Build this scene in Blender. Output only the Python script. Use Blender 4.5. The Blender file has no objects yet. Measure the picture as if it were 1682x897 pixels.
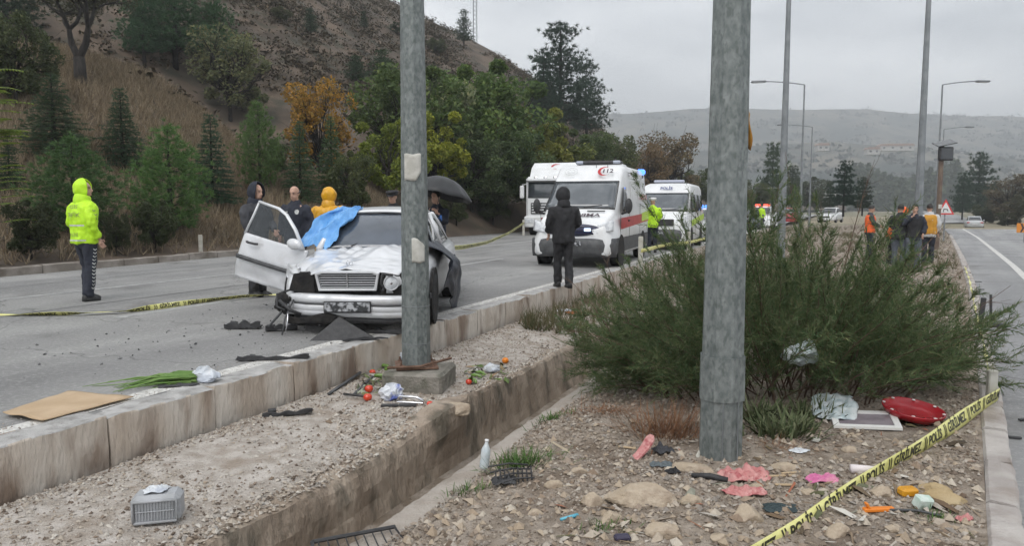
import bpy, math, random
import numpy as np
from mathutils import Vector, Matrix, Euler, noise as mnoise
from mathutils.bvhtree import BVHTree
rnd = random.Random(7)
rng = np.random.default_rng(7)
sc = bpy.context.scene
col = sc.collection
R = math.radians

# ---------------------------------------------------------------- camera
FPX, CX, CY, CZ = 1215.0, 841.0, 448.5, 1.47
PITCH = math.atan(108.5 / FPX)
cam = bpy.data.cameras.new('camera')
cam_o = bpy.data.objects.new('camera', cam); col.objects.link(cam_o)
cam.sensor_width = 36.0; cam.lens = 36.0 * FPX / 1682.0
cam.clip_start = 0.05; cam.clip_end = 9000
cam_o.location = (0, 0, CZ); cam_o.rotation_euler = (math.pi / 2 - PITCH, 0, 0)
sc.camera = cam_o

# ---------------------------------------------------------------- sky (overcast) and soft sun
SUN_EL, SUN_ROT = R(52), R(200)
w = bpy.data.worlds.new('World'); sc.world = w; w.use_nodes = True
nt = w.node_tree; nt.nodes.clear()
def nd(t, tree=None, **k):
    n = (tree or nt).nodes.new(t)
    for a, b in k.items(): setattr(n, a, b)
    return n
sky = nd('ShaderNodeTexSky', sky_type='NISHITA', sun_disc=False, sun_elevation=SUN_EL, sun_rotation=SUN_ROT, dust_density=4.0)
tc = nd('ShaderNodeTexCoord'); mp = nd('ShaderNodeMapping'); mp.inputs['Scale'].default_value = (1.2, 1.2, 4.0)
no = nd('ShaderNodeTexNoise'); no.inputs['Scale'].default_value = 1.6; no.inputs['Detail'].default_value = 6; no.inputs['Roughness'].default_value = .5
cr = nd('ShaderNodeValToRGB')
cr.color_ramp.elements[0].position = .40; cr.color_ramp.elements[0].color = (.52, .545, .58, 1)
cr.color_ramp.elements[1].position = .60; cr.color_ramp.elements[1].color = (.90, .92, .945, 1)
mul = nd('ShaderNodeMix', data_type='RGBA', blend_type='MULTIPLY'); mul.inputs[0].default_value = 1
mul.inputs[7].default_value = (10.8, 10.8, 10.8, 1)
mix = nd('ShaderNodeMix', data_type='RGBA'); mix.inputs[0].default_value = .93
bg = nd('ShaderNodeBackground'); bg.inputs['Strength'].default_value = .1
ow = nd('ShaderNodeOutputWorld')
L = nt.links.new
L(tc.outputs['Generated'], mp.inputs[0]); L(mp.outputs[0], no.inputs[0]); L(no.outputs[0], cr.inputs[0])
L(cr.outputs[0], mul.inputs[6]); L(sky.outputs[0], mix.inputs[6]); L(mul.outputs[2], mix.inputs[7])
L(mix.outputs[2], bg.inputs[0]); L(bg.outputs[0], ow.inputs[0])
sun = bpy.data.lights.new('sun', 'SUN'); sun.energy = 1.35; sun.angle = R(38); sun.color = (1, .97, .93)
sun_o = bpy.data.objects.new('sun', sun); col.objects.link(sun_o)
sd = Vector((math.sin(SUN_ROT) * math.cos(SUN_EL), math.cos(SUN_ROT) * math.cos(SUN_EL), math.sin(SUN_EL)))
sun_o.rotation_euler = sd.to_track_quat('Z', 'Y').to_euler()
sc.view_settings.view_transform = 'Standard'; sc.view_settings.look = 'None'
sc.view_settings.exposure = 0.45; sc.view_settings.gamma = 1.0; sc.view_settings.use_curve_mapping = False
sc.cycles.use_denoising = True; sc.cycles.use_adaptive_sampling = True; sc.cycles.adaptive_threshold = .03
sc.cycles.max_bounces = 4; sc.cycles.transparent_max_bounces = 12; sc.cycles.volume_bounces = 0
sc.render.film_transparent = False

# ---------------------------------------------------------------- placing
AL = math.atan((1375 - CX) / FPX)          # heading of the left carriageway
TX, TY = math.sin(AL), math.cos(AL); NX, NY = TY, -TX
def W(u, v, z=0.0): return Vector((u * TX + v * NX, u * TY + v * NY, z))
def uv(x, y): return x * TX + y * TY, x * NX + y * NY
def ray(px, py):
    r, u = px - CX, CY - py
    return r, FPX * math.cos(PITCH) + u * math.sin(PITCH), -FPX * math.sin(PITCH) + u * math.cos(PITCH)
def g(px, py, z=0.0):                       # a photo point on the level z
    r, y, zz = ray(px, py); t = (z - CZ) / zz
    return Vector((r * t, y * t, z))
def at(px, py, Y):                          # a photo point at distance Y
    r, y, zz = ray(px, py); t = Y / y
    return Vector((r * t, Y, CZ + zz * t))
def ip(x, xs, ys): return float(np.interp(x, xs, ys))
def fbm(x, y, s=1.0, o=4):
    v, a = 0.0, 1.0
    for i in range(o):
        v += a * mnoise.noise((x * s, y * s, 3.7 * i)); s *= 2.1; a *= .5
    return v

# ---------------------------------------------------------------- materials
MATS = {}
def mat(name, c, rough=.7, c2=None, scale=8.0, bump=0.0, bscale=40.0, metal=0.0, spec=.5, detail=5, lo=.38, hi=.62, obcol=False,
        trans=0.0, alpha=1.0, emit=None, estr=0.0, coat=0.0, c3=None, s3=60.0, a3=.5, obj_coord=True, stretch=None, rand=0.0, world=False):
    if name in MATS: return MATS[name]
    m = bpy.data.materials.new(name); m.use_nodes = True; t = m.node_tree; b = t.nodes['Principled BSDF']
    b.inputs['Roughness'].default_value = rough; b.inputs['Metallic'].default_value = metal
    b.inputs['Specular IOR Level'].default_value = spec; b.inputs['Coat Weight'].default_value = coat
    b.inputs['Coat Roughness'].default_value = .12
    if trans: b.inputs['Transmission Weight'].default_value = trans
    if alpha < 1: b.inputs['Alpha'].default_value = alpha
    if emit: b.inputs['Emission Color'].default_value = (*emit, 1); b.inputs['Emission Strength'].default_value = estr
    b.inputs['Base Color'].default_value = (*c, 1)
    co = t.nodes.new('ShaderNodeTexCoord'); src = co.outputs['Object'] if not world else t.nodes.new('ShaderNodeNewGeometry').outputs['Position']
    if stretch:
        mpn = t.nodes.new('ShaderNodeMapping'); mpn.inputs['Scale'].default_value = stretch
        t.links.new(src, mpn.inputs[0]); src = mpn.outputs[0]
    cs = None
    if c2:
        n = t.nodes.new('ShaderNodeTexNoise'); n.inputs['Scale'].default_value = scale; n.inputs['Detail'].default_value = detail
        t.links.new(src, n.inputs['Vector'])
        r = t.nodes.new('ShaderNodeValToRGB'); r.color_ramp.elements[0].position = lo; r.color_ramp.elements[1].position = hi
        r.color_ramp.elements[0].color = (*c, 1); r.color_ramp.elements[1].color = (*c2, 1)
        t.links.new(n.outputs[0], r.inputs[0]); cs = r.outputs[0]
    if c3:
        n = t.nodes.new('ShaderNodeTexNoise'); n.inputs['Scale'].default_value = s3; n.inputs['Detail'].default_value = 4
        t.links.new(src, n.inputs['Vector'])
        r = t.nodes.new('ShaderNodeValToRGB'); r.color_ramp.elements[0].position = .5; r.color_ramp.elements[1].position = .66
        r.color_ramp.elements[0].color = (0, 0, 0, 1); r.color_ramp.elements[1].color = (a3, a3, a3, 1)
        t.links.new(n.outputs[0], r.inputs[0])
        x = t.nodes.new('ShaderNodeMix'); x.data_type = 'RGBA'; t.links.new(r.outputs[0], x.inputs[0])
        if cs: t.links.new(cs, x.inputs[6])
        else: x.inputs[6].default_value = (*c, 1)
        x.inputs[7].default_value = (*c3, 1); cs = x.outputs[2]
    if obcol or rand:
        oi = t.nodes.new('ShaderNodeObjectInfo')
    if obcol:
        x = t.nodes.new('ShaderNodeMix'); x.data_type = 'RGBA'; x.blend_type = 'MULTIPLY'; x.inputs[0].default_value = 1
        if cs: t.links.new(cs, x.inputs[6])
        else: x.inputs[6].default_value = (*c, 1)
        t.links.new(oi.outputs['Color'], x.inputs[7]); cs = x.outputs[2]
    if rand:
        h = t.nodes.new('ShaderNodeHueSaturation'); mr = t.nodes.new('ShaderNodeMapRange')
        mr.inputs[3].default_value = 1 - rand; mr.inputs[4].default_value = 1 + rand
        t.links.new(oi.outputs['Random'], mr.inputs[0]); t.links.new(mr.outputs[0], h.inputs['Value'])
        if cs: t.links.new(cs, h.inputs['Color'])
        else: h.inputs['Color'].default_value = (*c, 1)
        cs = h.outputs[0]
    if cs: t.links.new(cs, b.inputs['Base Color'])
    if bump:
        n = t.nodes.new('ShaderNodeTexNoise'); n.inputs['Scale'].default_value = bscale; n.inputs['Detail'].default_value = 6
        t.links.new(src, n.inputs['Vector'])
        bn = t.nodes.new('ShaderNodeBump'); bn.inputs['Strength'].default_value = bump; bn.inputs['Distance'].default_value = .03
        t.links.new(n.outputs[0], bn.inputs['Height']); t.links.new(bn.outputs[0], b.inputs['Normal'])
    MATS[name] = m
    return m

# ---------------------------------------------------------------- mesh helpers
def mesh(name, v, f, smooth=False):
    m = bpy.data.meshes.new(name)
    if isinstance(v, np.ndarray): v = v.tolist()
    if isinstance(f, np.ndarray): f = f.tolist()
    m.from_pydata(v, [], f); m.update()
    if smooth: m.polygons.foreach_set('use_smooth', [True] * len(m.polygons))
    return m
def link(name, me, m=None, parent=None, loc=None, rot=None):
    o = bpy.data.objects.new(name, me); col.objects.link(o)
    if m is not None and len(me.materials) == 0: me.materials.append(m)
    if parent: o.parent = parent
    if loc is not None: o.location = loc
    if rot is not None: o.rotation_euler = rot
    return o
def tag(o, label=None, cat=None, group=None, kind=None):
    if label: o['label'] = label
    if cat: o['category'] = cat
    if group: o['group'] = group
    if kind: o['kind'] = kind
    return o
def empty(name, loc=(0, 0, 0), rz=0.0, label=None, cat=None, group=None, rot=None):
    o = bpy.data.objects.new(name, None); col.objects.link(o); o.location = loc
    o.rotation_euler = rot if rot else (0, 0, rz); o.empty_display_size = .1
    return tag(o, label, cat, group)
def copy_tree(o, parent=None):
    c = o.copy(); col.objects.link(c); c.parent = parent
    for ch in [x for x in bpy.data.objects if x.parent == o]: copy_tree(ch, c)
    return c

class B:                                    # collects faces into one mesh
    def __init__(s): s.v = []; s.f = []
    def add(s, v, f, M=None):
        k = len(s.v)
        s.v += [tuple(M @ Vector(p)) for p in v] if M is not None else [tuple(p) for p in v]
        s.f += [tuple(i + k for i in q) for q in f]
        return s
    def box(s, c, d, bev=0.0, M=None, rot=None):
        x, y, z = d[0] / 2, d[1] / 2, d[2] / 2
        T = Matrix.Translation(Vector(c))
        if rot: T = T @ Euler(rot).to_matrix().to_4x4()
        if M is not None: T = M @ T
        if bev <= 0:
            v = [(a * x, b * y, e * z) for e in (-1, 1) for a, b in ((-1, -1), (1, -1), (1, 1), (-1, 1))]
            f = [(3, 2, 1, 0), (4, 5, 6, 7), (0, 1, 5, 4), (1, 2, 6, 5), (2, 3, 7, 6), (3, 0, 4, 7)]
            return s.add(v, f, T)
        bev = min(bev, x * .95, y * .95, z * .95)
        v = []; ix = {}
        for sx in (-1, 1):
            for sy in (-1, 1):
                for sz in (-1, 1):
                    for ax in range(3):
                        p = [sx * (x - bev), sy * (y - bev), sz * (z - bev)]; p[ax] = (sx * x, sy * y, sz * z)[ax]
                        ix[sx, sy, sz, ax] = len(v); v.append(p)
        f = []
        for sg in (-1, 1):
            q = [ix[sg, -1, -1, 0], ix[sg, 1, -1, 0], ix[sg, 1, 1, 0], ix[sg, -1, 1, 0]]; f.append(q if sg > 0 else q[::-1])
            q = [ix[-1, sg, -1, 1], ix[-1, sg, 1, 1], ix[1, sg, 1, 1], ix[1, sg, -1, 1]]; f.append(q if sg > 0 else q[::-1])
            q = [ix[-1, -1, sg, 2], ix[1, -1, sg, 2], ix[1, 1, sg, 2], ix[-1, 1, sg, 2]]; f.append(q if sg > 0 else q[::-1])
        for a in (-1, 1):
            for b in (-1, 1):
                q = [ix[a, b, -1, 0], ix[a, b, 1, 0], ix[a, b, 1, 1], ix[a, b, -1, 1]]; f.append(q if a * b < 0 else q[::-1])
                q = [ix[a, -1, b, 0], ix[a, 1, b, 0], ix[a, 1, b, 2], ix[a, -1, b, 2]]; f.append(q if a * b > 0 else q[::-1])
                q = [ix[-1, a, b, 1], ix[1, a, b, 1], ix[1, a, b, 2], ix[-1, a, b, 2]]; f.append(q if a * b < 0 else q[::-1])
                for e in (-1, 1):
                    q = [ix[a, b, e, 0], ix[a, b, e, 1], ix[a, b, e, 2]]; f.append(q if a * b * e > 0 else q[::-1])
        return s.add(v, f, T)
    def tube(s, pts, r, seg=8, cap=True, M=None, sx=1.0, up=None):
        pts = [Vector(p) for p in pts]; n = len(pts)
        if not hasattr(r, '__len__'): r = [r] * n
        v = []; f = []; nrm = None
        for i, p in enumerate(pts):
            d = (pts[min(i + 1, n - 1)] - pts[max(i - 1, 0)])
            d = d.normalized() if d.length > 1e-9 else Vector((0, 0, 1))
            if nrm is None:
                a = Vector(up) if up else (Vector((0, 0, 1)) if abs(d.z) < .9 else Vector((1, 0, 0)))
                nrm = d.cross(a).normalized()
            nrm = (nrm - d * nrm.dot(d)).normalized(); bi = d.cross(nrm)
            for k in range(seg):
                t = 2 * math.pi * k / seg
                v.append(p + (nrm * math.cos(t) * sx + bi * math.sin(t)) * r[i])
        for i in range(n - 1):
            for k in range(seg):
                a, b = i * seg + k, i * seg + (k + 1) % seg
                f.append((a, b, b + seg, a + seg))
        if cap: f.append(tuple(range(seg))[::-1]); f.append(tuple(range((n - 1) * seg, n * seg)))
        return s.add(v, f, M)
    def loft(s, rings, cap=True, closed=True, M=None):
        n = len(rings[0]); v = [p for r in rings for p in r]; f = []
        for i in range(len(rings) - 1):
            for k in range(n if closed else n - 1):
                a, b = i * n + k, i * n + (k + 1) % n
                f.append((a, b, b + n, a + n))
        if cap and closed: f.append(tuple(range(n))[::-1]); f.append(tuple(range((len(rings) - 1) * n, len(rings) * n)))
        return s.add(v, f, M)
    def lathe(s, prof, seg=16, M=None, cap=True):
        return s.loft([[(r * math.cos(2 * math.pi * k / seg), r * math.sin(2 * math.pi * k / seg), z) for k in range(seg)] for r, z in prof], cap, True, M)
    def ell(s, c, r, seg=12, rings=8, M=None, rot=None):
        T = Matrix.Translation(Vector(c))
        if rot: T = T @ Euler(rot).to_matrix().to_4x4()
        if M is not None: T = M @ T
        v = [(0, 0, -r[2])]; f = []
        for i in range(1, rings):
            a = -math.pi / 2 + math.pi * i / rings
            for k in range(seg):
                t = 2 * math.pi * k / seg
                v.append((r[0] * math.cos(a) * math.cos(t), r[1] * math.cos(a) * math.sin(t), r[2] * math.sin(a)))
        v.append((0, 0, r[2])); e = len(v) - 1
        for k in range(seg):
            f.append((0, 1 + (k + 1) % seg, 1 + k)); b = 1 + (rings - 2) * seg
            f.append((b + k, b + (k + 1) % seg, e))
        for i in range(rings - 2):
            for k in range(seg):
                a, b = 1 + i * seg + k, 1 + i * seg + (k + 1) % seg
                f.append((a, b, b + seg, a + seg))
        return s.add(v, f, T)
    def grid(s, nu, nv, fn, M=None):
        v = [fn(i / nu, j / nv) for j in range(nv + 1) for i in range(nu + 1)]
        f = [(j * (nu + 1) + i, j * (nu + 1) + i + 1, (j + 1) * (nu + 1) + i + 1, (j + 1) * (nu + 1) + i) for j in range(nv) for i in range(nu)]
        return s.add(v, f, M)
    def prism(s, poly, d, M=None):          # polygon in xz pulled along y by d, centred
        n = len(poly); v = [(x, -d / 2, z) for x, z in poly] + [(x, d / 2, z) for x, z in poly]
        f = [tuple(range(n)), tuple(range(n, 2 * n))[::-1]] + [((i + 1) % n, i, i + n, (i + 1) % n + n) for i in range(n)]
        return s.add(v, f, M)
    def ob(s, name, m, parent=None, smooth=False, loc=None, rot=None):
        return link(name, mesh(name, s.v, s.f, smooth), m, parent, loc, rot)
def mod(o, t, **k):
    m = o.modifiers.new(t.lower(), t)
    for a, b in k.items(): setattr(m, a, b)
    return m
def bake(o):                                # the mesh with its modifiers, so that it can be worked on
    dg = bpy.context.evaluated_depsgraph_get()
    me = bpy.data.meshes.new_from_object(o.evaluated_get(dg))
    return me
def remesh(name, b, voxel, m, parent, smooth=5, wr=0.0, ws=9.0, seed=0):
    o = link(name, mesh(name, b.v, b.f), m, parent)
    md = mod(o, 'REMESH', mode='VOXEL', voxel_size=voxel)
    if smooth: mod(o, 'SMOOTH', factor=.5, iterations=smooth)
    bpy.context.view_layer.update()
    me = bake(o); o.modifiers.clear(); o.data = me
    n = len(me.vertices); co = np.empty(n * 3, np.float32); no = np.empty(n * 3, np.float32)
    if wr and n:
        me.vertices.foreach_get('co', co); me.vertices.foreach_get('normal', no)
        co = co.reshape(-1, 3); no = no.reshape(-1, 3)
        d = np.array([mnoise.noise((p[0] * ws * 1.5 + seed, p[1] * ws * 1.5, p[2] * ws * .8)) + .5 * mnoise.noise((p[0] * ws * 3, p[1] * ws * 3 + seed, p[2] * ws * 2)) for p in co])
        me.vertices.foreach_set('co', (co + no * (wr * d)[:, None]).astype(np.float32).ravel())
    me.polygons.foreach_set('use_smooth', [True] * len(me.polygons)); me.update()
    return o
def smoothed(o, lv=1):
    mod(o, 'SUBSURF', levels=lv, render_levels=lv); return o
def text_mesh(txt, size=1.0, bold=0.0):
    c = bpy.data.curves.new('lettering', 'FONT'); c.body = txt; c.size = size; c.align_x = 'CENTER'; c.align_y = 'CENTER'; c.offset = bold; c.resolution_u = 3
    o = bpy.data.objects.new('lettering', c); col.objects.link(o); bpy.context.view_layer.update()
    me = bake(o); bpy.data.objects.remove(o); bpy.data.curves.remove(c)
    return me
# ================================================================ THE SETTING
m_asph = mat('asphalt', (.185, .184, .181), .7, (.285, .282, .275), .45, .5, 120, detail=9, c3=(.40, .39, .38), s3=30, a3=.5, lo=.32, hi=.66)
m_asph2 = mat('asphalt_pale', (.21, .21, .212), .7, (.29, .29, .29), .5, .4, 120, detail=9, c3=(.40, .40, .39), s3=30, a3=.45, lo=.3, hi=.7)
def asphalt(m, ang):                        # wheel tracks along the road, cracks and stains
    t = m.node_tree; b = t.nodes['Principled BSDF']; old = b.inputs['Base Color'].links[0].from_socket
    ge = t.nodes.new('ShaderNodeNewGeometry'); mp_ = t.nodes.new('ShaderNodeMapping'); mp_.vector_type = 'POINT'; mp_.inputs['Rotation'].default_value = (0, 0, -ang)
    t.links.new(ge.outputs['Position'], mp_.inputs[0])
    m2 = t.nodes.new('ShaderNodeMapping'); m2.inputs['Scale'].default_value = (.05, .9, 1); t.links.new(mp_.outputs[0], m2.inputs[0])
    n = t.nodes.new('ShaderNodeTexNoise'); n.inputs['Scale'].default_value = 1.0; n.inputs['Detail'].default_value = 4; t.links.new(m2.outputs[0], n.inputs['Vector'])
    r = t.nodes.new('ShaderNodeValToRGB'); r.color_ramp.elements[0].position = .35; r.color_ramp.elements[1].position = .65; r.color_ramp.elements[0].color = (.74, .74, .75, 1); r.color_ramp.elements[1].color = (1.12, 1.12, 1.11, 1); t.links.new(n.outputs[0], r.inputs[0])
    x = t.nodes.new('ShaderNodeMix'); x.data_type = 'RGBA'; x.blend_type = 'MULTIPLY'; x.inputs[0].default_value = 1; t.links.new(old, x.inputs[6]); t.links.new(r.outputs[0], x.inputs[7])
    nz = t.nodes.new('ShaderNodeTexNoise'); nz.inputs['Scale'].default_value = 2.5; t.links.new(mp_.outputs[0], nz.inputs['Vector'])
    av = t.nodes.new('ShaderNodeVectorMath'); av.operation = 'MULTIPLY_ADD'; av.inputs[1].default_value = (.5, .5, .5); t.links.new(nz.outputs['Color'], av.inputs[0]); t.links.new(mp_.outputs[0], av.inputs[2])
    vo = t.nodes.new('ShaderNodeTexVoronoi'); vo.feature = 'DISTANCE_TO_EDGE'; vo.inputs['Scale'].default_value = .33; t.links.new(av.outputs[0], vo.inputs['Vector'])
    rc = t.nodes.new('ShaderNodeValToRGB'); rc.color_ramp.elements[0].position = .0; rc.color_ramp.elements[1].position = .006; rc.color_ramp.elements[0].color = (.45, .45, .45, 1); rc.color_ramp.elements[1].color = (1, 1, 1, 1); t.links.new(vo.outputs['Distance'], rc.inputs[0])
    y = t.nodes.new('ShaderNodeMix'); y.data_type = 'RGBA'; y.blend_type = 'MULTIPLY'; y.inputs[0].default_value = .8; t.links.new(x.outputs[2], y.inputs[6]); t.links.new(rc.outputs[0], y.inputs[7])
    ns = t.nodes.new('ShaderNodeTexNoise'); ns.inputs['Scale'].default_value = .8; ns.inputs['Detail'].default_value = 6; t.links.new(ge.outputs['Position'], ns.inputs['Vector'])
    rs = t.nodes.new('ShaderNodeValToRGB'); rs.color_ramp.elements[0].position = .60; rs.color_ramp.elements[1].position = .72; rs.color_ramp.elements[0].color = (1, 1, 1, 1); rs.color_ramp.elements[1].color = (.62, .61, .60, 1); t.links.new(ns.outputs[0], rs.inputs[0])
    z = t.nodes.new('ShaderNodeMix'); z.data_type = 'RGBA'; z.blend_type = 'MULTIPLY'; z.inputs[0].default_value = .9; t.links.new(y.outputs[2], z.inputs[6]); t.links.new(rs.outputs[0], z.inputs[7])
    t.links.new(z.outputs[2], b.inputs['Base Color'])
asphalt(m_asph, math.atan2(TY, TX)); asphalt(m_asph2, math.atan2(TY, TX) - .115)
m_white = mat('road_paint', (.62, .61, .58), .6, (.40, .39, .37), 9, .15, 120, lo=.42, hi=.75, c3=(.27, .26, .25), s3=45, a3=.7)
m_thin = mat('worn_road_paint', (.42, .42, .41), .6, (.26, .26, .26), 7, .1, 120, c3=(.2, .2, .2), s3=40, a3=.8)
m_conc = mat('stained_concrete', (.43, .36, .295), .85, (.56, .51, .45), 2.6, .9, 26, stretch=(1, 1, .3), c3=(.17, .115, .08), s3=3.6, a3=.85, world=True)
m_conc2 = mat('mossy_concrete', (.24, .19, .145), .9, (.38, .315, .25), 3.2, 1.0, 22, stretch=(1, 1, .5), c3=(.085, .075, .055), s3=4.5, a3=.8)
m_kerbtop = mat('grey_kerb_concrete', (.31, .305, .295), .85, (.44, .43, .42), 6, .5, 60, c3=(.20, .19, .175), s3=11, a3=.6, world=True)
m_footing = mat('footing_concrete', (.16, .15, .125), .9, (.26, .24, .21), 5, .6, 40, c3=(.08, .085, .06), s3=6, a3=.7)
m_soil = mat('gravelly_soil', (.35, .31, .27), .95, (.50, .46, .42), 9, .9, 55, c3=(.235, .18, .13), s3=2.6, a3=.65)
m_soil_dark = mat('dirt', (.20, .16, .12), .95, (.33, .285, .24), 5, .9, 55, c3=(.13, .095, .065), s3=2.4, a3=.75)
m_earth = mat('far_earth', (.17, .15, .10), .95, (.26, .22, .15), .03, 0, c3=(.10, .115, .06), s3=.012, a3=.8)
m_hill = mat('scrubby_hillside', (.06, .046, .034), .95, (.125, .092, .066), .35, .9, 3.0, c3=(.036, .038, .024), s3=.5, a3=.8, detail=8)
m_fhill = mat('far_hillside', (.03, .042, .036), .95, (.17, .15, .115), .012, 0, c3=(.022, .032, .024), s3=.05, a3=.95, detail=10)

def island_mat(name, cols, rough=.9, bump=.3, bscale=70, obcol=False, thin=0.0):
    m = bpy.data.materials.new(name); m.use_nodes = True; t = m.node_tree; b = t.nodes['Principled BSDF']
    b.inputs['Roughness'].default_value = rough; b.inputs['Specular IOR Level'].default_value = .3
    ge = t.nodes.new('ShaderNodeNewGeometry'); r = t.nodes.new('ShaderNodeValToRGB')
    while len(r.color_ramp.elements) < len(cols): r.color_ramp.elements.new(.5)
    for i, c in enumerate(cols):
        r.color_ramp.elements[i].position = i / (len(cols) - 1); r.color_ramp.elements[i].color = (*c, 1)
    t.links.new(ge.outputs['Random Per Island'], r.inputs[0]); cs = r.outputs[0]
    if obcol:
        oi = t.nodes.new('ShaderNodeObjectInfo'); x = t.nodes.new('ShaderNodeMix'); x.data_type = 'RGBA'; x.blend_type = 'MULTIPLY'; x.inputs[0].default_value = 1
        t.links.new(cs, x.inputs[6]); t.links.new(oi.outputs['Color'], x.inputs[7]); cs = x.outputs[2]
    t.links.new(cs, b.inputs['Base Color'])
    if thin:                                # leaves let some light through
        tl = t.nodes.new('ShaderNodeBsdfTranslucent'); t.links.new(cs, tl.inputs['Color'])
        ms = t.nodes.new('ShaderNodeMixShader'); ms.inputs[0].default_value = thin
        t.links.new(b.outputs[0], ms.inputs[1]); t.links.new(tl.outputs[0], ms.inputs[2]); t.links.new(ms.outputs[0], t.nodes['Material Output'].inputs['Surface'])
    if bump:
        n = t.nodes.new('ShaderNodeTexNoise'); n.inputs['Scale'].default_value = bscale
        bn = t.nodes.new('ShaderNodeBump'); bn.inputs['Strength'].default_value = bump; bn.inputs['Distance'].default_value = .02
        co = t.nodes.new('ShaderNodeTexCoord'); t.links.new(co.outputs['Object'], n.inputs['Vector'])
        t.links.new(n.outputs[0], bn.inputs['Height']); t.links.new(bn.outputs[0], b.inputs['Normal'])
    MATS[name] = m
    return m
m_peb = island_mat('pebbles', [(.09, .07, .055), (.17, .13, .10), (.46, .42, .37), (.34, .28, .22), (.55, .52, .47), (.24, .20, .165), (.42, .37, .31), (.33, .31, .285), (.20, .15, .11)])

# --- big ground sheet
def big_ground():
    b = B(); ys = [-30, 0, 20, 45, 80, 140, 230, 400, 700, 1200, 2200, 4500]
    b.grid(24, len(ys) - 1, lambda i, j: ((-1 + 2 * i) * (60 + .95 * abs(ys[round(j * (len(ys) - 1))])), ys[round(j * (len(ys) - 1))],
           -1.3 if ys[round(j * (len(ys) - 1))] < 40 else -.75 if ys[round(j * (len(ys) - 1))] < 100 else -.75 - (ys[round(j * (len(ys) - 1))] - 100) * .001))
    tag(b.ob('ground', m_earth), kind='structure')
big_ground()

# --- left carriageway
def lz(u, v): return -(v + 4.9) * .011 - max(0, u - 30) * .003
def strip(name, m, us, va, vb, dz=0.0, zf=lz, nv=6):
    b = B(); n = len(us) - 1
    b.grid(n, nv, lambda i, j: W(us[round(i * n)], *(lambda v: (v, zf(us[round(i * n)], v) + dz))(
        (va(us[round(i * n)]) if callable(va) else va) * (1 - j) + (vb(us[round(i * n)]) if callable(vb) else vb) * j)))
    o = b.ob(name, m); tag(o, kind='structure')
    return o
US = [-8, -4, -2, 0, 2, 4, 6, 8, 10, 13, 16, 20, 25, 30, 38, 46, 56, 70, 90, 120, 160, 220]
def vfar(u): return -14.3 - .063 * min(u, 60)
strip('road', m_asph, US, vfar, -4.80)
strip('edge_line', m_white, US, -5.03, -4.86, .004, nv=1)
strip('lane_line', m_thin, US, -11.58, -11.45, .004, nv=1)
for k in range(14):
    u0 = -2.3 + k * 9.0
    if abs(u0 - 6.7) < 2.0: u0 = 6.6
    strip('lane_dash', m_thin, [u0, u0 + 1, u0 + 2, u0 + 3], -8.55, -8.42, .004, nv=1)
# old joints and tracks in the asphalt
for k, (u0, u1, v0, wd) in enumerate([(-4, 60, -9.9, .035), (-4, 60, -13.1, .03)]):
    strip('tar_joint', mat('tar', (.075, .075, .078), .5, (.16, .16, .16), 3), list(np.linspace(u0, u1, 20)), lambda u, v0=v0: v0 + .04 * mnoise.noise((u * .7, v0, 0)), lambda u, v0=v0, wd=wd: v0 + wd + .05 * mnoise.noise((u * .7, v0, 0)), .0035, nv=1)

# --- right carriageway
KU = [-3, 4, 6.65, 11.4, 17.5, 28.4, 56.7, 80]
KV = [-.25, .71, 1.08, 1.71, 2.48, 3.72, 6.82, 9.1]
def vk(u): return ip(u, KU, KV)
def rz_(u): return -.25 - max(0, u - 25) * .008
USR = [-3, 0, 2, 4, 6, 8, 10, 13, 17, 21, 26, 32, 40, 48, 56, 64, 72, 80, 100, 130]
def vke(u): return vk(u) + .135 + max(0, u - 80) * .1
strip('carriageway', m_asph2, USR, vke, lambda u: vke(u) + 10.5, 0, lambda u, v: rz_(u))
strip('edge_line', m_white, USR, lambda u: vke(u) + .92 + .008 * u, lambda u: vke(u) + 1.09 + .008 * u, .004, lambda u, v: rz_(u), nv=1)
for k in range(9):
    u0 = 9 + 9 * k
    strip('lane_dash', m_white, [u0, u0 + 1.5, u0 + 3], lambda u: vke(u) + 4.9, lambda u: vke(u) + 5.02, .004, lambda u, v: rz_(u), nv=1)
def far_road():
    b = B(); pts = [((1545, 366), (1596, 366), 98), ((1541, 360), (1590, 359.5), 125), ((1532, 354), (1576, 353.5), 165), ((1510, 349), (1545, 349), 230), ((1470, 345), (1500, 345), 330)]
    rings = [[at(*a, Y), at(*c, Y)] for a, c, Y in pts]
    b.loft(rings, cap=False, closed=False); tag(b.ob('far_road', m_asph2), kind='structure')
far_road()

# --- kerbs, stone by stone
def kerb_stone(name, ln, wd, ht, seed, rough=.02, nl=14, bev=.02):
    prof = [(0, -ht), (0, -ht * .55), (0, -bev), (bev, 0), (wd * .5, 0), (wd - bev, 0), (wd, -bev), (wd, -ht * .25), (wd, -ht * .5), (wd, -ht * .75), (wd, -ht)]
    b = B(); rings = []
    for i in range(nl + 1):
        e = .004 if i in (0, nl) else 0.0
        x = ln * i / nl; rg = []
        for k, (a, z) in enumerate(prof):
            q = mnoise.noise((x * 4 + seed * 9.1, a * 7 + k * .7, z * 5)) * rough
            ch = -abs(mnoise.noise((x * 6 + seed * 3, k * .1, 5.0))) * rough * 1.6 if k in (5, 6) else 0
            rg.append((x + (e if i == 0 else -e if i == nl else 0), a + q * .5 - (e if k > 5 else 0) + ch, z + (q + ch if 0 < k < 10 else 0)))
        rings.append(rg)
    b.loft(rings)
    return mesh(name, b.v, b.f)
lk = empty('kerb', (0, 0, 0)); tag(lk, kind='structure')
vs = [kerb_stone('kerb_stone', .962, .25, .46, s, .016, 20, .009) for s in range(5)]
for m_ in vs: m_.materials.append(m_conc); m_.materials.append(m_kerbtop); 
for m_ in vs:
    for p in m_.polygons:
        if abs(p.normal.z) > .6: p.material_index = 1
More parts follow.
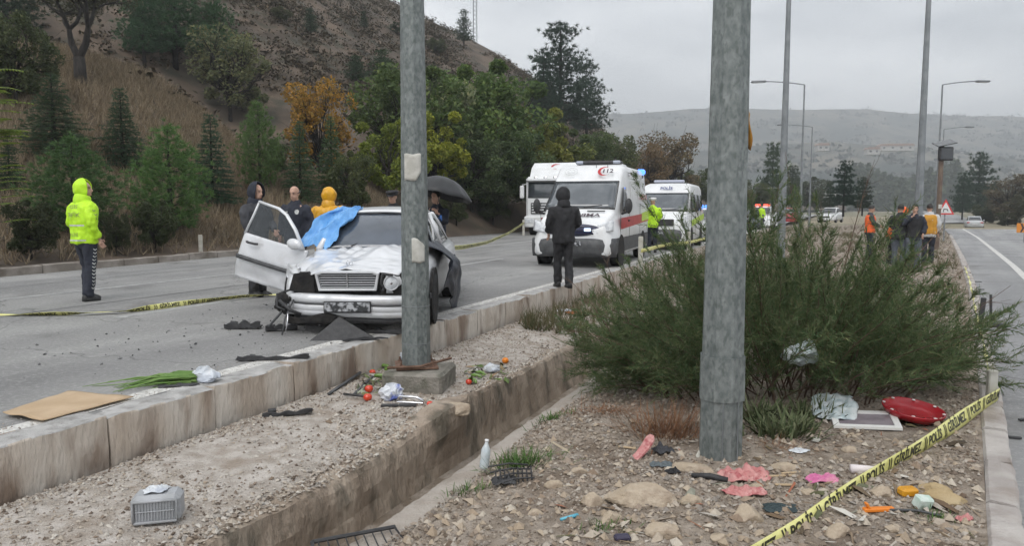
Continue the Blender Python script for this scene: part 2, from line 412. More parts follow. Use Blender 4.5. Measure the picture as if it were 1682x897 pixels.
AN = math.atan2(TY, TX)
u = -1.35
for k in range(66):
    z0 = lz(u, -4.8)
    link('kerb_stone', vs[(k * 3 + k // 4) % 5], None, lk, W(u, -4.61 + rnd.uniform(-.006, .006), z0 + .012 + rnd.uniform(-.012, .008)), (rnd.uniform(-.01, .01), 0, AN + rnd.uniform(-.004, .004)))
    u += .97
# copies run along +u with their width towards +v: mirror by turning the profile
for o in [x for x in bpy.data.objects if x.parent == lk]:
    o.scale = (1, -1, 1); o.location = o.location + W(0, -.26)
    o.location = o.location + W(0, .0)
fk = empty('kerb', (0, 0, 0)); tag(fk, kind='structure')
vs2 = [kerb_stone('kerb_stone', .985, .22, .30, s + 20, .012, 6) for s in range(4)]
for m_ in vs2: m_.materials.append(mat('old_kerb_concrete', (.20, .175, .15), .9, (.30, .27, .24), 3, .4, 40, c3=(.11, .09, .07), s3=2.5, a3=.7, world=True))
AF = AN - math.atan(-.063)
u = -3.0
for k in range(62):
    p = W(u, vfar(u) + .0, lz(u, -15) + .17); dirn = W(1, -.063)
    link('kerb_stone', vs2[(k * 3) % 4], None, fk, p + Vector((0, 0, rnd.uniform(-.012, .012))), (0, 0, math.atan2(dirn.y, dirn.x) + rnd.uniform(-.006, .006)))
    u += 1.0
rk = empty('kerb', (0, 0, 0)); tag(rk, kind='structure')
vs3 = [kerb_stone('kerb_stone', .775, .165, .30, s + 40, .008, 8, .018) for s in range(4)]
for m_ in vs3: m_.materials.append(mat('median_kerb_concrete', (.33, .30, .28), .9, (.44, .41, .385), 4, .5, 45, c3=(.22, .18, .15), s3=3.5, a3=.6, world=True))
u = -.8
for k in range(74):
    a = W(u, vk(u)); c = W(u + .79, vk(u + .79)); dd = c - a
    o = link('kerb_stone', vs3[(k * 3) % 4], None, rk, Vector((a.x, a.y, rz_(u) + .105 + rnd.uniform(-.008, .008))), (0, 0, math.atan2(dd.y, dd.x) + rnd.uniform(-.008, .008)))
    o.scale = (1, -1, 1)
    u += .785

# --- median: gravel ledge, drain, mound
V_L, V_A, V_Bq = -4.56, -3.22, -2.42
def ledge_z(u, v):
    t = (v - V_L) / (V_A - V_L)
    er = max(0, 1 - abs(u - 4.1) / 1.5)
    z = -.335 - .05 * t + .012 * fbm(u, v, 2.2) - max(0, t - .80) * .35 * (er + .25)
    z += .03 * math.exp(-((u - 6.0) / .7) ** 2) * t
    z += .02 * math.exp(-((v + 4.4) / .12) ** 2) * (mnoise.noise((u * 2, 0, 0)) + .6)
    return z - max(0, u - 16) * .0
def mound_z(u, v):
    kv = vk(u); t = (v - V_Bq) / max(.3, kv - V_Bq)
    z = -.40 * (1 - min(1, t * 2.2)) + (-.235) * min(1, t * 2.2)
    z = z if t < .455 else -.235 + (t - .455) / .545 * .06
    z += .11 * math.exp(-((u - 5.6) / .9) ** 2 - ((v + 1.75) / .5) ** 2)
    z += .035 * fbm(u, v, 1.3) * min(1, 6 * t) * min(1, 6 * (1 - t) + .05) + .012 * fbm(u + 7, v, 5)
    zk = rz_(u) + .085
    return z * (1 - max(0, t - .9) * 10) + zk * max(0, t - .9) * 10
def sheet(name, us, va, vb, nv, zf, m):
    b = B(); n = len(us) - 1
    def fn(i, j):
        uu = us[round(i * n)]; a = va(uu) if callable(va) else va; c = vb(uu) if callable(vb) else vb
        v = a + (c - a) * j
        return W(uu, v, zf(uu, v))
    b.grid(n, nv, fn); o = b.ob(name, m, smooth=True); return tag(o, kind='structure')
UN = list(np.arange(-1.2, 13.0, .07)); UFAR = list(np.arange(12.9, 34, .5)) + list(np.arange(34, 82, 2.0))
led = sheet('gravel_ledge', list(np.arange(-1.2, 12.3, .07)), V_L, V_A - .015, 22, ledge_z, m_soil)
mnd = sheet('median_ground', UN, V_Bq + .26, lambda u: vk(u) + .0, 60, mound_z, mat('rubbly_soil', (.21, .17, .13), .95, (.34, .29, .24), 8, .9, 50, c3=(.13, .095, .068), s3=2.2, a3=.75))
mnd2 = sheet('median_ground', UFAR, V_Bq + .26, lambda u: vk(u) + .0, 24, mound_z, m_soil_dark)
strip('verge', m_soil_dark, list(np.arange(11.9, 40, .25)) + list(np.arange(40, 82, 2.0)), -4.58, V_Bq + .28, 0, lambda u, v: -.37 + .03 * fbm(u, v, 1.5, 3), nv=12)

def drain():
    e = empty('drain_channel', (0, 0, 0)); tag(e, kind='structure')
    us = list(np.arange(-1.2, 12.1, .035))
    def brk(u): return 1.0 if 5.35 < u < 6.35 else 0.0
    b = B(); rings = []
    for uu in us:
        q = lambda k, s=.03: s * (.6 * fbm(uu, k * 1.7, 3.0, 3) + .5 * fbm(uu + 9, k * 2.3, 14.0, 2))
        lump = math.exp(-((uu - 5.75) / .33) ** 2)
        er = max(0, 1 - abs(uu - 3.9) / 1.7)
        top = ledge_z(uu, V_A) + .012 + .05 * lump + (.03 if uu > 6.2 else 0)
        off = .10 * lump + .02 * er
        lz_ = lambda v: ledge_z(uu, v)
        rings.append([W(uu, V_A - .20, lz_(V_A - .20) - .03), W(uu, V_A - .13, lz_(V_A - .13) - .004 + .05 * lump), W(uu, V_A - .05 + q(2, .012), lz_(V_A - .05) + .008 + .06 * lump + q(3, .012)),
                      W(uu, V_A + .005 + off + q(4), top - .012 + q(5, .02) - .02 * er), W(uu, V_A + .026 + off + q(6, .016), top - .045 - .03 * er), W(uu, V_A + .042 + off + q(6, .02), top - .12 - .02 * er),
                      W(uu, V_A + .055 + off * .9 + q(7, .02), top - .20), W(uu, V_A + .06 + off * .4 + q(8, .012), top - .32), W(uu, V_A + .07 + q(9, .008), -.80), W(uu, V_A + .10, -.95)])
    b.loft(rings, cap=False, closed=False)
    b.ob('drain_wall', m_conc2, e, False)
    b = B(); b.loft([[W(uu, V_A + .07, -.90 + .01 * mnoise.noise((uu * 3, 0, 0))), W(uu, -2.85, -.93), W(uu, V_Bq - .02, -.90)] for uu in us], cap=False, closed=False)
    b.ob('drain_floor', m_soil_dark, e, True)
    b = B(); rings = []
    for uu in us:
        q = lambda k, s=.02: s * (.6 * fbm(uu, k * 1.7, 3.2, 3) + .5 * fbm(uu + 9, k * 2.3, 13.0, 2))
        rings.append([W(uu, V_Bq - .04, -.95), W(uu, V_Bq - .02, -.6), W(uu, V_Bq + q(1, .018), -.43), W(uu, V_Bq + .02 + q(2, .022), -.395 + q(3, .012)), W(uu, V_Bq + .12, -.388 + q(4, .012)),
                      W(uu, V_Bq + .27 + q(6, .03), -.385 + q(5, .012)), W(uu, V_Bq + .36 + q(6, .03), -.42)])
    b.loft(rings, cap=False, closed=False)
    b.ob('drain_lip', mat('weathered_lip', (.31, .27, .23), .9, (.43, .39, .35), 4, .7, 40, c3=(.2, .16, .12), s3=4, a3=.6), e, True)
drain()

# --- loose gravel: pebbles as one mass each
OCT_V = np.array([(1, 0, 0), (-1, 0, 0), (0, 1, 0), (0, -1, 0), (0, 0, 1), (0, 0, -1)], float)
OCT_F = np.array([(0, 2, 4), (2, 1, 4), (1, 3, 4), (3, 0, 4), (2, 0, 5), (1, 2, 5), (3, 1, 5), (0, 3, 5)])
def pebbles(name, pts, sizes, m, label):
    n = len(pts); r = np.random.default_rng(5)
    v = OCT_V[None] * (1 + r.uniform(-.35, .35, (n, 6, 1)))
    v = v * np.stack([sizes * r.uniform(.75, 1.25, n), sizes * r.uniform(.65, 1.05, n), sizes * r.uniform(.5, .9, n)], 1)[:, None, :]
    a = r.uniform(0, 6.28, n); c, s = np.cos(a), np.sin(a)
    x = v[..., 0] * c[:, None] - v[..., 1] * s[:, None]; y = v[..., 0] * s[:, None] + v[..., 1] * c[:, None]
    tl = r.normal(0, .3, n)[:, None]
    vv = np.stack([x, y, v[..., 2] + x * tl], 2) + np.asarray(pts)[:, None, :]
    f = (OCT_F[None] + (np.arange(n) * 6)[:, None, None]).reshape(-1, 3)
    o = link(name, mesh(name, vv.reshape(-1, 3), f), m)
    return tag(o, label, 'gravel', kind='stuff')
def gravel():
    P, S = [], []
    r = random.Random(3)
    while len(P) < 15000:
        u = 1.2 + 12 * r.random() ** 1.6; v = r.uniform(V_L + .02, V_A)
        dn = .5 + .8 * mnoise.noise((u * 1.4, v * 1.4, 9)) + (.5 if v < V_L + .2 else 0) + (.5 if 5.0 < u < 6.2 and v > -4.0 else 0)
        if r.random() > dn: continue
        s = r.choice((.006, .007, .009, .010, .012, .017)) * (1.5 if 4.9 < u < 6.1 and v > -4.0 and r.random() < .4 else 1) * r.uniform(.8, 1.2)
        P.append(W(u, v, ledge_z(u, v) + s * .2)); S.append(s)
    for k in range(2600):                   # spill over the broken edge of the drain
        u = r.uniform(2.2, 9.5); v = V_A + r.gauss(-.06, .05); s = r.choice((.008, .011, .015, .02)) * r.uniform(.8, 1.2)
        if v > V_A + .02: continue
        P.append(W(u, v, ledge_z(u, v) + s * .5)); S.append(s)
    for k in range(1500):                   # grit at the foot of the kerb
        u = r.uniform(1.5, 13); v = V_L + abs(r.gauss(0, .05)); s = r.choice((.006, .009, .013)); P.append(W(u, v, ledge_z(u, v) + s * .4)); S.append(s)
    for k in range(2600):                   # grit swept to the road edge
        u = r.uniform(1.5, 18); v = -4.86 - abs(r.gauss(0, .16)); s = r.choice((.003, .004, .006)); P.append(W(u, v, lz(u, v) + .006)); S.append(s)
    pebbles('ledge_gravel', P, np.array(S), m_peb, 'pale loose gravel between the high kerb and the drain')
    P, S = [], []
    while len(P) < 42000:
        u = 2.2 + 11 * r.random() ** 1.5; kv = vk(u); v = r.uniform(V_Bq + .2, kv - .02)
        if r.random() > .55 + .9 * mnoise.noise((u * 1.2, v * 1.2, 2)): continue
        s = r.choice((.005, .006, .007, .008, .009, .010, .012, .015, .022)) * r.uniform(.8, 1.25)
        P.append(W(u, v, mound_z(u, v) + s * .25)); S.append(s)
    for k in range(7000):
        u = r.uniform(13, 40); v = r.uniform(V_Bq + .3, vk(u) - .1); s = r.uniform(.02, .05)
        P.append(W(u, v, mound_z(u, v) + s * .2)); S.append(s)
    pebbles('median_gravel', P, np.array(S), island_mat('rubble_pebbles', [(.11, .082, .06), (.36, .31, .26), (.23, .18, .135), (.45, .41, .36), (.16, .125, .095), (.31, .26, .205), (.25, .225, .20), (.14, .10, .072)]), 'brown stony rubble gravel spread over the median')
gravel()

# --- hillside left of the road, with a knoll in front of the main hill
KPX = [-500, -200, 0, 90, 150, 250, 330, 420, 500, 570, 650, 760, 900, 1100, 1400]
KPY = [60, 66, 72, 76, 90, 122, 178, 262, 296, 300, 322, 332, 336, 338, 339]
RPX = [-500, 0, 300, 400, 640, 700, 760, 800, 840, 880, 940, 1000, 1060, 1110, 1200, 1300, 1400]
RPY = [-420, -330, -210, -140, -4, 30, 55, 78, 102, 130, 175, 222, 272, 305, 326, 334, 338]
RYY = [95, 95, 100, 102, 108, 110, 112, 114, 116, 120, 128, 140, 155, 170, 215, 300, 420]
def y0_of(px):
    a = (px - CX) / FPX; d = a * NX + NY
    return min(330.0, -15.9 / d) if d < -.03 else 330.0
def hill_z(px, Y):
    a = (px - CX) / FPX
    Y0 = y0_of(px); yk = Y0 + ip(px, [-500, 0, 330, 500, 700, 1000], [15, 15, 13, 7, 5, 6]); zk = max(.1, at(px, ip(px, KPX, KPY), yk).z)
    Yr = max(ip(px, RPX, RYY), yk + 30); zr = max(.3, at(px, ip(px, RPX, RPY), Yr).z)
    if Y < yk:
        t = max(0, (Y - Y0) / (yk - Y0)); s = t ** 1.7 if px < 420 else min(1, t * 1.25)
        z = .12 + (zk - .12) * (s * (1.6 - .6 * s) if px < 420 else s)
    elif Y < yk + 9:
        t = (Y - yk) / 9; z = zk * (1 - .10 * math.sin(t * math.pi)) + t * .0
    elif Y < Yr:
        t = (Y - yk - 9) / (Yr - yk - 9); z = zk + (zr - zk) * (t ** .92)
    else:
        z = zr - (Y - Yr) * .55
    if Y > Y0 + .5:
        k = min(1, (Y - Y0) / 6); z += k * (.16 * fbm(a * Y, Y, .33, 4) + (0 if Y < yk + 9 else min(1, (Y - yk - 9) / 20) * (.9 * fbm(a * Y, Y, .07, 4) + .25 * fbm(a * Y, Y, .5, 3)) * (0.2 if Y > Yr - 6 else 1)))
    return max(z, -.9)
def hillside():
    b = B(); pxs = list(np.arange(-520, 1390, 9.0)); n = len(pxs) - 1
    fr = list(np.linspace(0, 1, 34)) ; m_ = 150
    def fn(i, j):
        px = pxs[round(i * n)]; Y0 = y0_of(px); Y1 = max(ip(px, RPX, RYY), Y0 + 60) + 40
        k = j * m_
        Y = Y0 + (k / 60) * 24 if k < 60 else Y0 + 24 + (k - 60) / 90 * (Y1 - Y0 - 24)
        a = (px - CX) / FPX
        return (a * Y, Y, hill_z(px, Y))
    b.grid(n, m_, fn)
    tag(b.ob('hillside', m_hill, smooth=True), kind='structure')
hillside()
def hill_pt(px, Y): return Vector(((px - CX) / FPX * Y, Y, hill_z(px, Y)))

# --- far hills
def far_hills():
    for nm, Ys, pxs_, pys_, seed in (('far_hill', (900, 1600), [400, 900, 1030, 1120, 1200, 1300, 1420, 1480, 1560, 1682, 1900, 2600], [190, 190, 186, 178, 178, 178, 177, 186, 190, 192, 180, 170], 1),
                               ('far_hill', (600, 900), [400, 900, 1030, 1150, 1250, 1350, 1480, 1600, 1682, 1900, 2600], [268, 262, 252, 246, 238, 232, 240, 252, 262, 250, 240], 2)):
        b = B(); pl = list(np.arange(380, 2620, 14.0)); n = len(pl) - 1
        def fn(i, j):
            px = pl[round(i * n)]; a = (px - CX) / FPX; Y = Ys[0] + (Ys[1] - Ys[0]) * j * 1.25
            zr = at(px, ip(px, pxs_, pys_), Ys[1]).z; t = j * 1.25
            z = -4 + (zr + 4) * (t ** 1.1 if t < 1 else 1 - (t - 1) * .8)
            z += min(1, t * 2) * (zr * .05) * fbm(a * Y, Y, .006 if seed == 1 else .012, 5) * (.35 if .9 < t < 1.1 else 1)
            return (a * Y, Y, z)
        b.grid(n, 44, fn); tag(b.ob(nm, m_fhill, smooth=True), kind='structure')
        r = np.random.default_rng(seed); C = []
        for k in range(1500 if seed == 1 else 900):
            i_, j_ = r.integers(n * .25, n * .75), r.random() ** .8 * .8
            x, y, z = fn(i_ / n, j_)
            if mnoise.noise((x * .006, y * .006, 3)) + r.uniform(-.3, .3) < 0: continue
            s_ = r.uniform(2.5, 6) * (1.3 if seed == 1 else .8); q = r.normal(0, 1, (9, 3)) * np.array([s_, s_, s_ * .4]); q[:, 2] = np.abs(q[:, 2]); C.append(q + np.array([x, y, z]))
        C = np.concatenate(C); nn = len(C); a_ = r.normal(0, 1, (nn, 3)); a_ /= np.linalg.norm(a_, axis=1)[:, None]; c_ = np.cross(a_, r.normal(0, 1, (nn, 3))); c_ /= np.linalg.norm(c_, axis=1)[:, None]
        v = np.stack([C - a_ * 3, C - c_ * 2, C + a_ * 3, C + c_ * 2], 1).reshape(-1, 3)
        tag(link('far_scrub', mesh('far_scrub', v, np.arange(len(v)).reshape(-1, 4)), mat('far_scrub_green', (.02, .03, .022), .95)), 'scattered dark scrub and trees over the distant hills', 'scrub', kind='stuff')
far_hills()
# ================================================================ VEGETATION
def proj_y(p):
    y, z = p.y, p.z - CZ
    fy = y * math.cos(PITCH) - z * math.sin(PITCH); fz = y * math.sin(PITCH) + z * math.cos(PITCH)
    return CY - FPX * fz / fy
def hill_at(px, py, near=False):            # first place on the hillside that shows at this photo point
    Y = y0_of(px)
    while Y < 400:
        if proj_y(hill_pt(px, Y)) <= py: return Y
        Y += .4 if Y < 60 else 1.0
    return Y
m_bark = mat('bark', (.014, .012, .011), .95, (.034, .029, .025), 12, .6, 60, stretch=(1, 1, .25))
m_leafy = island_mat('leaves', [(.95, 1.05, .85), (1.7, 1.7, 1.6), (1.2, 1.4, 1.0), (2.3, 2.1, 1.6), (1.5, 1.6, 1.3)], .75, 0, obcol=True, thin=.38)
m_needle = island_mat('needles', [(.8, .95, .85), (1.5, 1.5, 1.4), (1.1, 1.25, 1.1), (2.1, 2.0, 1.6)], .7, 0, obcol=True, thin=.3)
def tris(C, D, n, l, wd, spread, r, droop=0.0):
    m_ = len(C); C = np.repeat(np.asarray(C, float), n, 0); D = np.repeat(np.asarray(D, float), n, 0)
    q = D + r.normal(0, spread, C.shape); q[:, 2] -= droop; q /= np.linalg.norm(q, axis=1)[:, None] + 1e-9
    s = np.cross(q, r.normal(0, 1, C.shape)); s /= np.linalg.norm(s, axis=1)[:, None] + 1e-9
    ll = l * r.uniform(.6, 1.25, len(C))[:, None]; ww = wd * r.uniform(.7, 1.3, len(C))[:, None]
    v = np.stack([C - s * ww, C + s * ww, C + q * ll], 1)
    return v.reshape(-1, 3)
def leafquads(C, size, r, up=.5):
    n = len(C); nm = r.normal(0, 1, (n, 3)); nm[:, 2] = np.abs(nm[:, 2]) + up; nm /= np.linalg.norm(nm, axis=1)[:, None]
    a = np.cross(nm, r.normal(0, 1, (n, 3))); a /= np.linalg.norm(a, axis=1)[:, None] + 1e-9; b = np.cross(nm, a)
    s = size * r.uniform(.6, 1.4, n)[:, None]
    return np.stack([C - a * s, C - b * s * .55 + nm * s * .15, C + a * s, C + b * s * .55 + nm * s * .15], 1).reshape(-1, 3)
def tree_obj(name, wood, lv, per, m, loc, rz, colr, label, cat, group=None, scale=1.0, crown='crown'):
    e = empty(name, loc, rz, label, cat, group); e.scale = (scale,) * 3
    if wood is not None:
        w_ = link('trunk', wood, m_bark, e)
    f = np.arange(len(lv)).reshape(-1, per); me = mesh(crown, lv, f)
    c = link(crown, me, m, e); c.color = (*colr, 1)
    return e
def retree(src, loc, rz, scale, colr, label, group=None):
    c = copy_tree(src); c.location = loc; c.rotation_euler = (0, 0, rz); c.scale = scale if hasattr(scale, '__len__') else (scale,) * 3
    c['label'] = label
    if group: c['group'] = group
    for ch in [x for x in bpy.data.objects if x.parent == c]:
        if ch.name.startswith('crown'): ch.color = (*colr, 1)
    return c
def wood_mesh(b): return mesh('trunk', b.v, b.f, True)

def conifer(h, rad, seed, style):           # returns wood mesh, needle verts
    r = np.random.default_rng(seed); b = B()
    b.tube([(0, 0, -.4), (0, 0, h * .3), (.02 * h * r.normal(0, .5), 0, h * .7), (0, 0, h * .98)], [h * .022, h * .017, h * .009, h * .002], 7)
    C, D = [], []
    lev = {'bushy': 26, 'fir': 30, 'ridge': 17}[style]
    for k in range(lev):
        t = min(.995, max(0, (k + r.uniform(-.3, .3)) / lev))
        z = h * (.05 + .94 * t) if style != 'ridge' else h * (.16 + .83 * t)
        if style == 'bushy': R_ = rad * (min(1, .62 + t * 1.5) * (1 - t ** 2.2)) * r.uniform(.85, 1.1)
        elif style == 'fir': R_ = rad * (1.02 - t) * r.uniform(.82, 1.12)
        else: R_ = rad * max(.02, 1 - t) ** .55 * r.uniform(.45, 1.12) * (.75 if t < .12 else 1)
        nb = {'bushy': 9, 'fir': 10, 'ridge': 7}[style]
        for j in range(nb):
            a = 6.283 * (j + r.uniform(-.35, .35)) / nb + k * 1.3; L_ = max(.05, R_ * r.uniform(.7, 1.12))
            dz = {'bushy': .35, 'fir': -.16 + .3 * t, 'ridge': .16}[style]
            d = np.array([math.cos(a), math.sin(a), dz]); d /= np.linalg.norm(d)
            if style != 'bushy' or k % 2 == 0:
                b.tube([(0, 0, z), tuple(np.array([0, 0, z]) + d * L_ * .95)], [max(.006, h * .004 * (1 - t)), .003], 4, cap=False)
            ns = max(2, int(L_ / ({'bushy': .11, 'fir': .10, 'ridge': .2}[style])))
            for s in range(ns):
                q = (s + r.random()) / ns
                if q < ({'bushy': .35, 'fir': .12, 'ridge': .25}[style]): continue
                lat = r.normal(0, 1, 3) * np.array([1, 1, .25 if style != 'bushy' else .8]) * ({'bushy': .09, 'fir': .13 * (1.1 - q) * rad, 'ridge': .34}[style])
                c = np.array([0, 0, z]) + d * L_ * q + lat
                if style == 'ridge': c[2] += .15 * q * L_ * .3
                C.append(c); dd = d * .8 + lat * 2 + (np.array([0, 0, .5]) if style == 'bushy' else np.array([0, 0, .05 if style == 'fir' else .35])); D.append(dd / np.linalg.norm(dd))
    C, D = np.array(C), np.array(D)
    if style == 'bushy': v = tris(C, D, 22, .17, .011, .6, r)
    elif style == 'fir': v = tris(C, D, 12, .17, .012, .45, r, .05)
    else: v = tris(C, D, 24, .44, .032, .75, r)
    return wood_mesh(b), v
def broad(h, rad, seed, clumps=26, leaves=420, size=.07, bare=0.0, lean=0.0, low=.28):
    r = np.random.default_rng(seed); b = B()
    b.tube([(0, 0, -.4), (lean * .2, 0, h * .18), (lean * .5, .02 * h, h * .4)], [h * .026, h * .02, h * .013], 7)
    lv = []
    for k in range(clumps):
        a = r.uniform(0, 6.283); zz = r.uniform(low, .95); rr = rad * math.sqrt(max(.05, 1 - ((zz - .58) / .5) ** 2)) * r.uniform(.35, 1.0)
        c = np.array([math.cos(a) * rr + lean * zz, math.sin(a) * rr, h * zz])
        s = np.array([lean * .4, 0, h * r.uniform(.15, .38)]); mid = (s + c) / 2 + r.normal(0, .06 * h, 3)
        b.tube([s, mid, c], [h * .009, h * .006, h * .002], 5, cap=False)
        cr = rad * r.uniform(.13, .36)
        for q in range(6 if bare else 3):
            e_ = c + r.normal(0, cr * .8, 3); b.tube([mid, (mid + e_) / 2 + r.normal(0, .03 * h, 3), e_], [h * .004, h * .0025, h * .0008], 3, cap=False)
        n = int(leaves * (1 - bare) * r.uniform(.6, 1.3)); u_ = r.normal(0, 1, (n, 3)); u_ /= np.linalg.norm(u_, axis=1)[:, None]
        p = c + u_ * (cr * r.uniform(.35, 1.08, n) ** .6)[:, None] * np.array([1, 1, .8])
        lv.append(leafquads(p, size, r))
    return wood_mesh(b), np.concatenate(lv)

def trees():
    GP, GF = 'young pines on the bank', 'young firs on the bank'
    wm, nv = conifer(4.0, 1.45, 11, 'bushy')
    def top_h(px, py_top, Y, zb): return at(px, py_top, Y).z - zb
    def spot(px, Y): return hill_pt(px, Y)
    Y = y0_of(125) + 2.2; p = spot(125, Y); s = top_h(125, 222, Y, p.z) / 4.0
    bp = tree_obj('pine_tree', wm, nv, 3, m_needle, p, .3, (.065, .11, .045), 'bushy dark green young pine right behind the officer in yellow-green', 'tree', GP, s)
    bp.scale = (s * 1.5, s * 1.5, s)
    Y = y0_of(282) + 2.2; p = spot(282, Y); s = top_h(282, 203, Y, p.z) / 4.0
    c = retree(bp, p, 2.1, s, (.085, .145, .052), 'bushy bright green young pine left of the short marker post', GP); c.scale = (s * 1.22, s * 1.22, s)
    Y = y0_of(430) + 4.5; p = spot(430, Y); s = top_h(430, 165, Y, p.z) / 4.0
    c = retree(bp, p, 4.0, s, (.085, .13, .05), 'loose yellowish green young pine behind the dark hooded man', GP); c.scale = (s * .9, s * .9, s)
    wm, nv = conifer(5.0, 1.5, 12, 'fir')
    fir = None
    for px, dy, top, wd, c_, lb in ((98, 6.5, 118, 1.25, (.05, .075, .045), 'tall dark fir with layered branches behind the left pine'),
                               (208, 6.0, 142, .92, (.042, .07, .042), 'narrow dark fir between the two bushy pines'),
                               (352, 4.6, 184, .82, (.04, .072, .046), 'dark conical fir right of the bright green pine'),
                               (496, 3.4, 196, .70, (.055, .09, .048), 'thin fir above the man in dark police uniform'),
                               (547, 3.4, 188, .66, (.06, .095, .045), 'thin open fir above the yellow raincoat'),
                               (22, 5.0, 215, .75, (.03, .055, .028), 'dark low fir at the far left behind the pinnate leaves')):
        Y = y0_of(px) + dy; p = spot(px, Y); s = top_h(px, top, Y, p.z) / 5.0
        if fir is None: fir = tree_obj('fir_tree', wm, nv, 3, m_needle, p, .4, c_, lb, 'tree', GF, s); o = fir
        else: o = retree(fir, p, rnd.uniform(0, 6), s, c_, lb, GF)
        o.scale = (s * wd * 1.3, s * wd * 1.3, s)
    # pines higher up
    wm, nv = conifer(13, 5.2, 13, 'ridge')
    big = None; GR = 'pines on the upper slope'
    for px, by, top, wd, c_, lb in ((918, 236, 28, 1.12, (.026, .046, .034), 'tall dark pine with broad layered crown on the slope above the truck'),
                               (962, 240, 92, .95, (.028, .05, .036), 'right shoulder of the tall dark pines, lower and leaning outward'),
                               (893, 232, 82, .80, (.024, .044, .032), 'dark pine crowded against the left of the tallest one'),
                               (764, 78, 12, .85, (.032, .052, .036), 'small pine alone on the ridge beside the mast'),
                               (300, 112, -60, 1.35, (.045, .085, .045), 'broad dark green pine clump high on the left slope'),
                               (250, 118, -40, 1.0, (.042, .078, .044), 'pine left of the broad clump on the left slope'),
                               (365, 120, -30, 1.0, (.048, .09, .046), 'pine right of the broad clump on the left slope'),
                               (518, 66, 10, .9, (.03, .05, .032), 'small dark pine high on the brown slope'),
                               (604, 58, 16, .8, (.028, .046, .03), 'tiny dark pine near the top of the brown slope'),
                               (30, 75, -120, 1.2, (.028, .046, .03), 'dark pine behind the grassy knoll at the far left'),
                               (632, 142, 78, 1.5, (.035, .062, .032), 'rounded green pine low on the brown slope left of the pole'),
                               (590, 140, 88, 1.4, (.034, .058, .032), 'rounded green pine beside the autumn shrub')):
        Y = max(hill_at(px, by), 40); p = spot(px, Y); s = top_h(px, top, Y, p.z) / 13
        if big is None: big = tree_obj('ridge_pine', wm, nv, 3, m_needle, p, 1.0, c_, lb, 'tree', GR, s); o = big
        else: o = retree(big, p, rnd.uniform(0, 6), s, c_, lb, GR)
        o.scale = (s * wd, s * wd, s)
    # broadleaf shrubs and trees
    protos = []
    for k, (sd, cl, lf, sz, br) in enumerate(((21, 44, 300, .10, 0), (22, 52, 260, .085, 0), (23, 38, 240, .09, .35))):
        protos.append((broad(4.5, 2.1, sd, cl, lf, sz, br, low=.16)))
    src = [None] * 3; GS = 'shrubs along the foot of the hill'
    rows = [  # px, dY beyond the kerb (or None: by base row), base row, top row, width factor, proto, colour, label
        (528, 7, 0, 138, .85, 2, (.20, .115, .03), 'autumn shrub with orange brown leaves above the raincoat'),
        (385, None, 205, 52, 1.0, 2, (.10, .105, .065), 'pale grey-green tree on the slope above the open car door'),
        (640, 4, 0, 200, 1.0, 0, (.125, .15, .035), 'yellow-green shrub just left of the near left pole'),
        (715, 4, 0, 185, .85, 0, (.16, .17, .03), 'bright yellow-green shrub just right of the near left pole'),
        (745, 9, 0, 118, .95, 1, (.075, .11, .04), 'green leafy tree right of the pole, halfway up the slope'),
        (790, 10, 0, 110, 1.0, 1, (.062, .092, .036), 'dark green tree between the pole and the tall pines'),
        (735, 7, 0, 145, .7, 2, (.14, .15, .10), 'greyish half-bare shrub right of the pole'),
        (675, 9, 0, 110, .9, 1, (.06, .085, .035), 'dark green shrub behind the near left pole'),
        (775, 3, 0, 220, 1.1, 1, (.055, .075, .04), 'dark grey-green shrub behind the umbrella'),
        (830, 3, 0, 205, 1.0, 1, (.06, .085, .042), 'dark green shrub left of the truck'),
        (872, 5, 0, 180, .9, 0, (.12, .125, .035), 'yellowish shrub above the truck cab'),
        (915, 6, 0, 205, 1.0, 0, (.085, .10, .035), 'olive green shrub above the ambulance roof'),
        (960, 6, 0, 215, 1.0, 1, (.06, .08, .04), 'dark shrub right of the ambulance roof lights'),
        (1005, 6, 0, 222, .8, 1, (.065, .075, .04), 'brownish green shrub at the tail of the slope'),
        (580, 2.2, 0, 250, .8, 1, (.06, .07, .035), 'dark low shrub on the bank beyond the car roof'),
        (810, 1.2, 0, 300, .9, 1, (.045, .055, .032), 'low dark shrub at the far kerb beside the tape'),
        (750, 1.2, 0, 310, .9, 1, (.05, .06, .032), 'low dark shrub at the far kerb right of the umbrella man'),
        (460, 6, 0, 235, .8, 1, (.05, .065, .035), 'dark shrub between the young firs'),
        (1095, 7, 0, 222, 1.0, 2, (.11, .085, .06), 'bare brown tree above the white minibus'),
        (1065, 7, 0, 240, .8, 2, (.13, .09, .06), 'bare russet shrub right of the ambulance'),
        (1150, 5, 0, 278, 1.0, 1, (.06, .075, .04), 'dark green roadside tree right of the minibus'),
        (1120, 5, 0, 285, .8, 0, (.08, .09, .04), 'olive roadside shrub behind the minibus'),
        (1195, 4, 0, 280, 1.0, 1, (.06, .07, .045), 'dim roadside tree seen behind the near right pole'),
        (40, 9, 0, 20, .8, 1, (.05, .06, .035), 'dark shrub on the knoll at the far left'),
        (255, 1.0, 0, 330, .8, 1, (.04, .05, .028), 'dark undergrowth shrub at the kerb between the pines'),
        (50, 1.0, 0, 330, .9, 1, (.035, .042, .025), 'dark undergrowth shrub at the kerb left of the officer'),
        (190, .9, 0, 350, .7, 1, (.035, .042, .025), 'dark undergrowth shrub at the kerb right of the officer'),
        (720, None, 90, 62, 1.2, 1, (.05, .06, .035), 'small dark shrub near the ridge right of the pole'),
        (470, None, 40, 12, 1.6, 1, (.06, .065, .04), 'small olive shrub high on the brown slope'),
        (660, None, 60, 36, 1.6, 1, (.035, .05, .032), 'small dark shrub left of the pole near the ridge'),
    ]
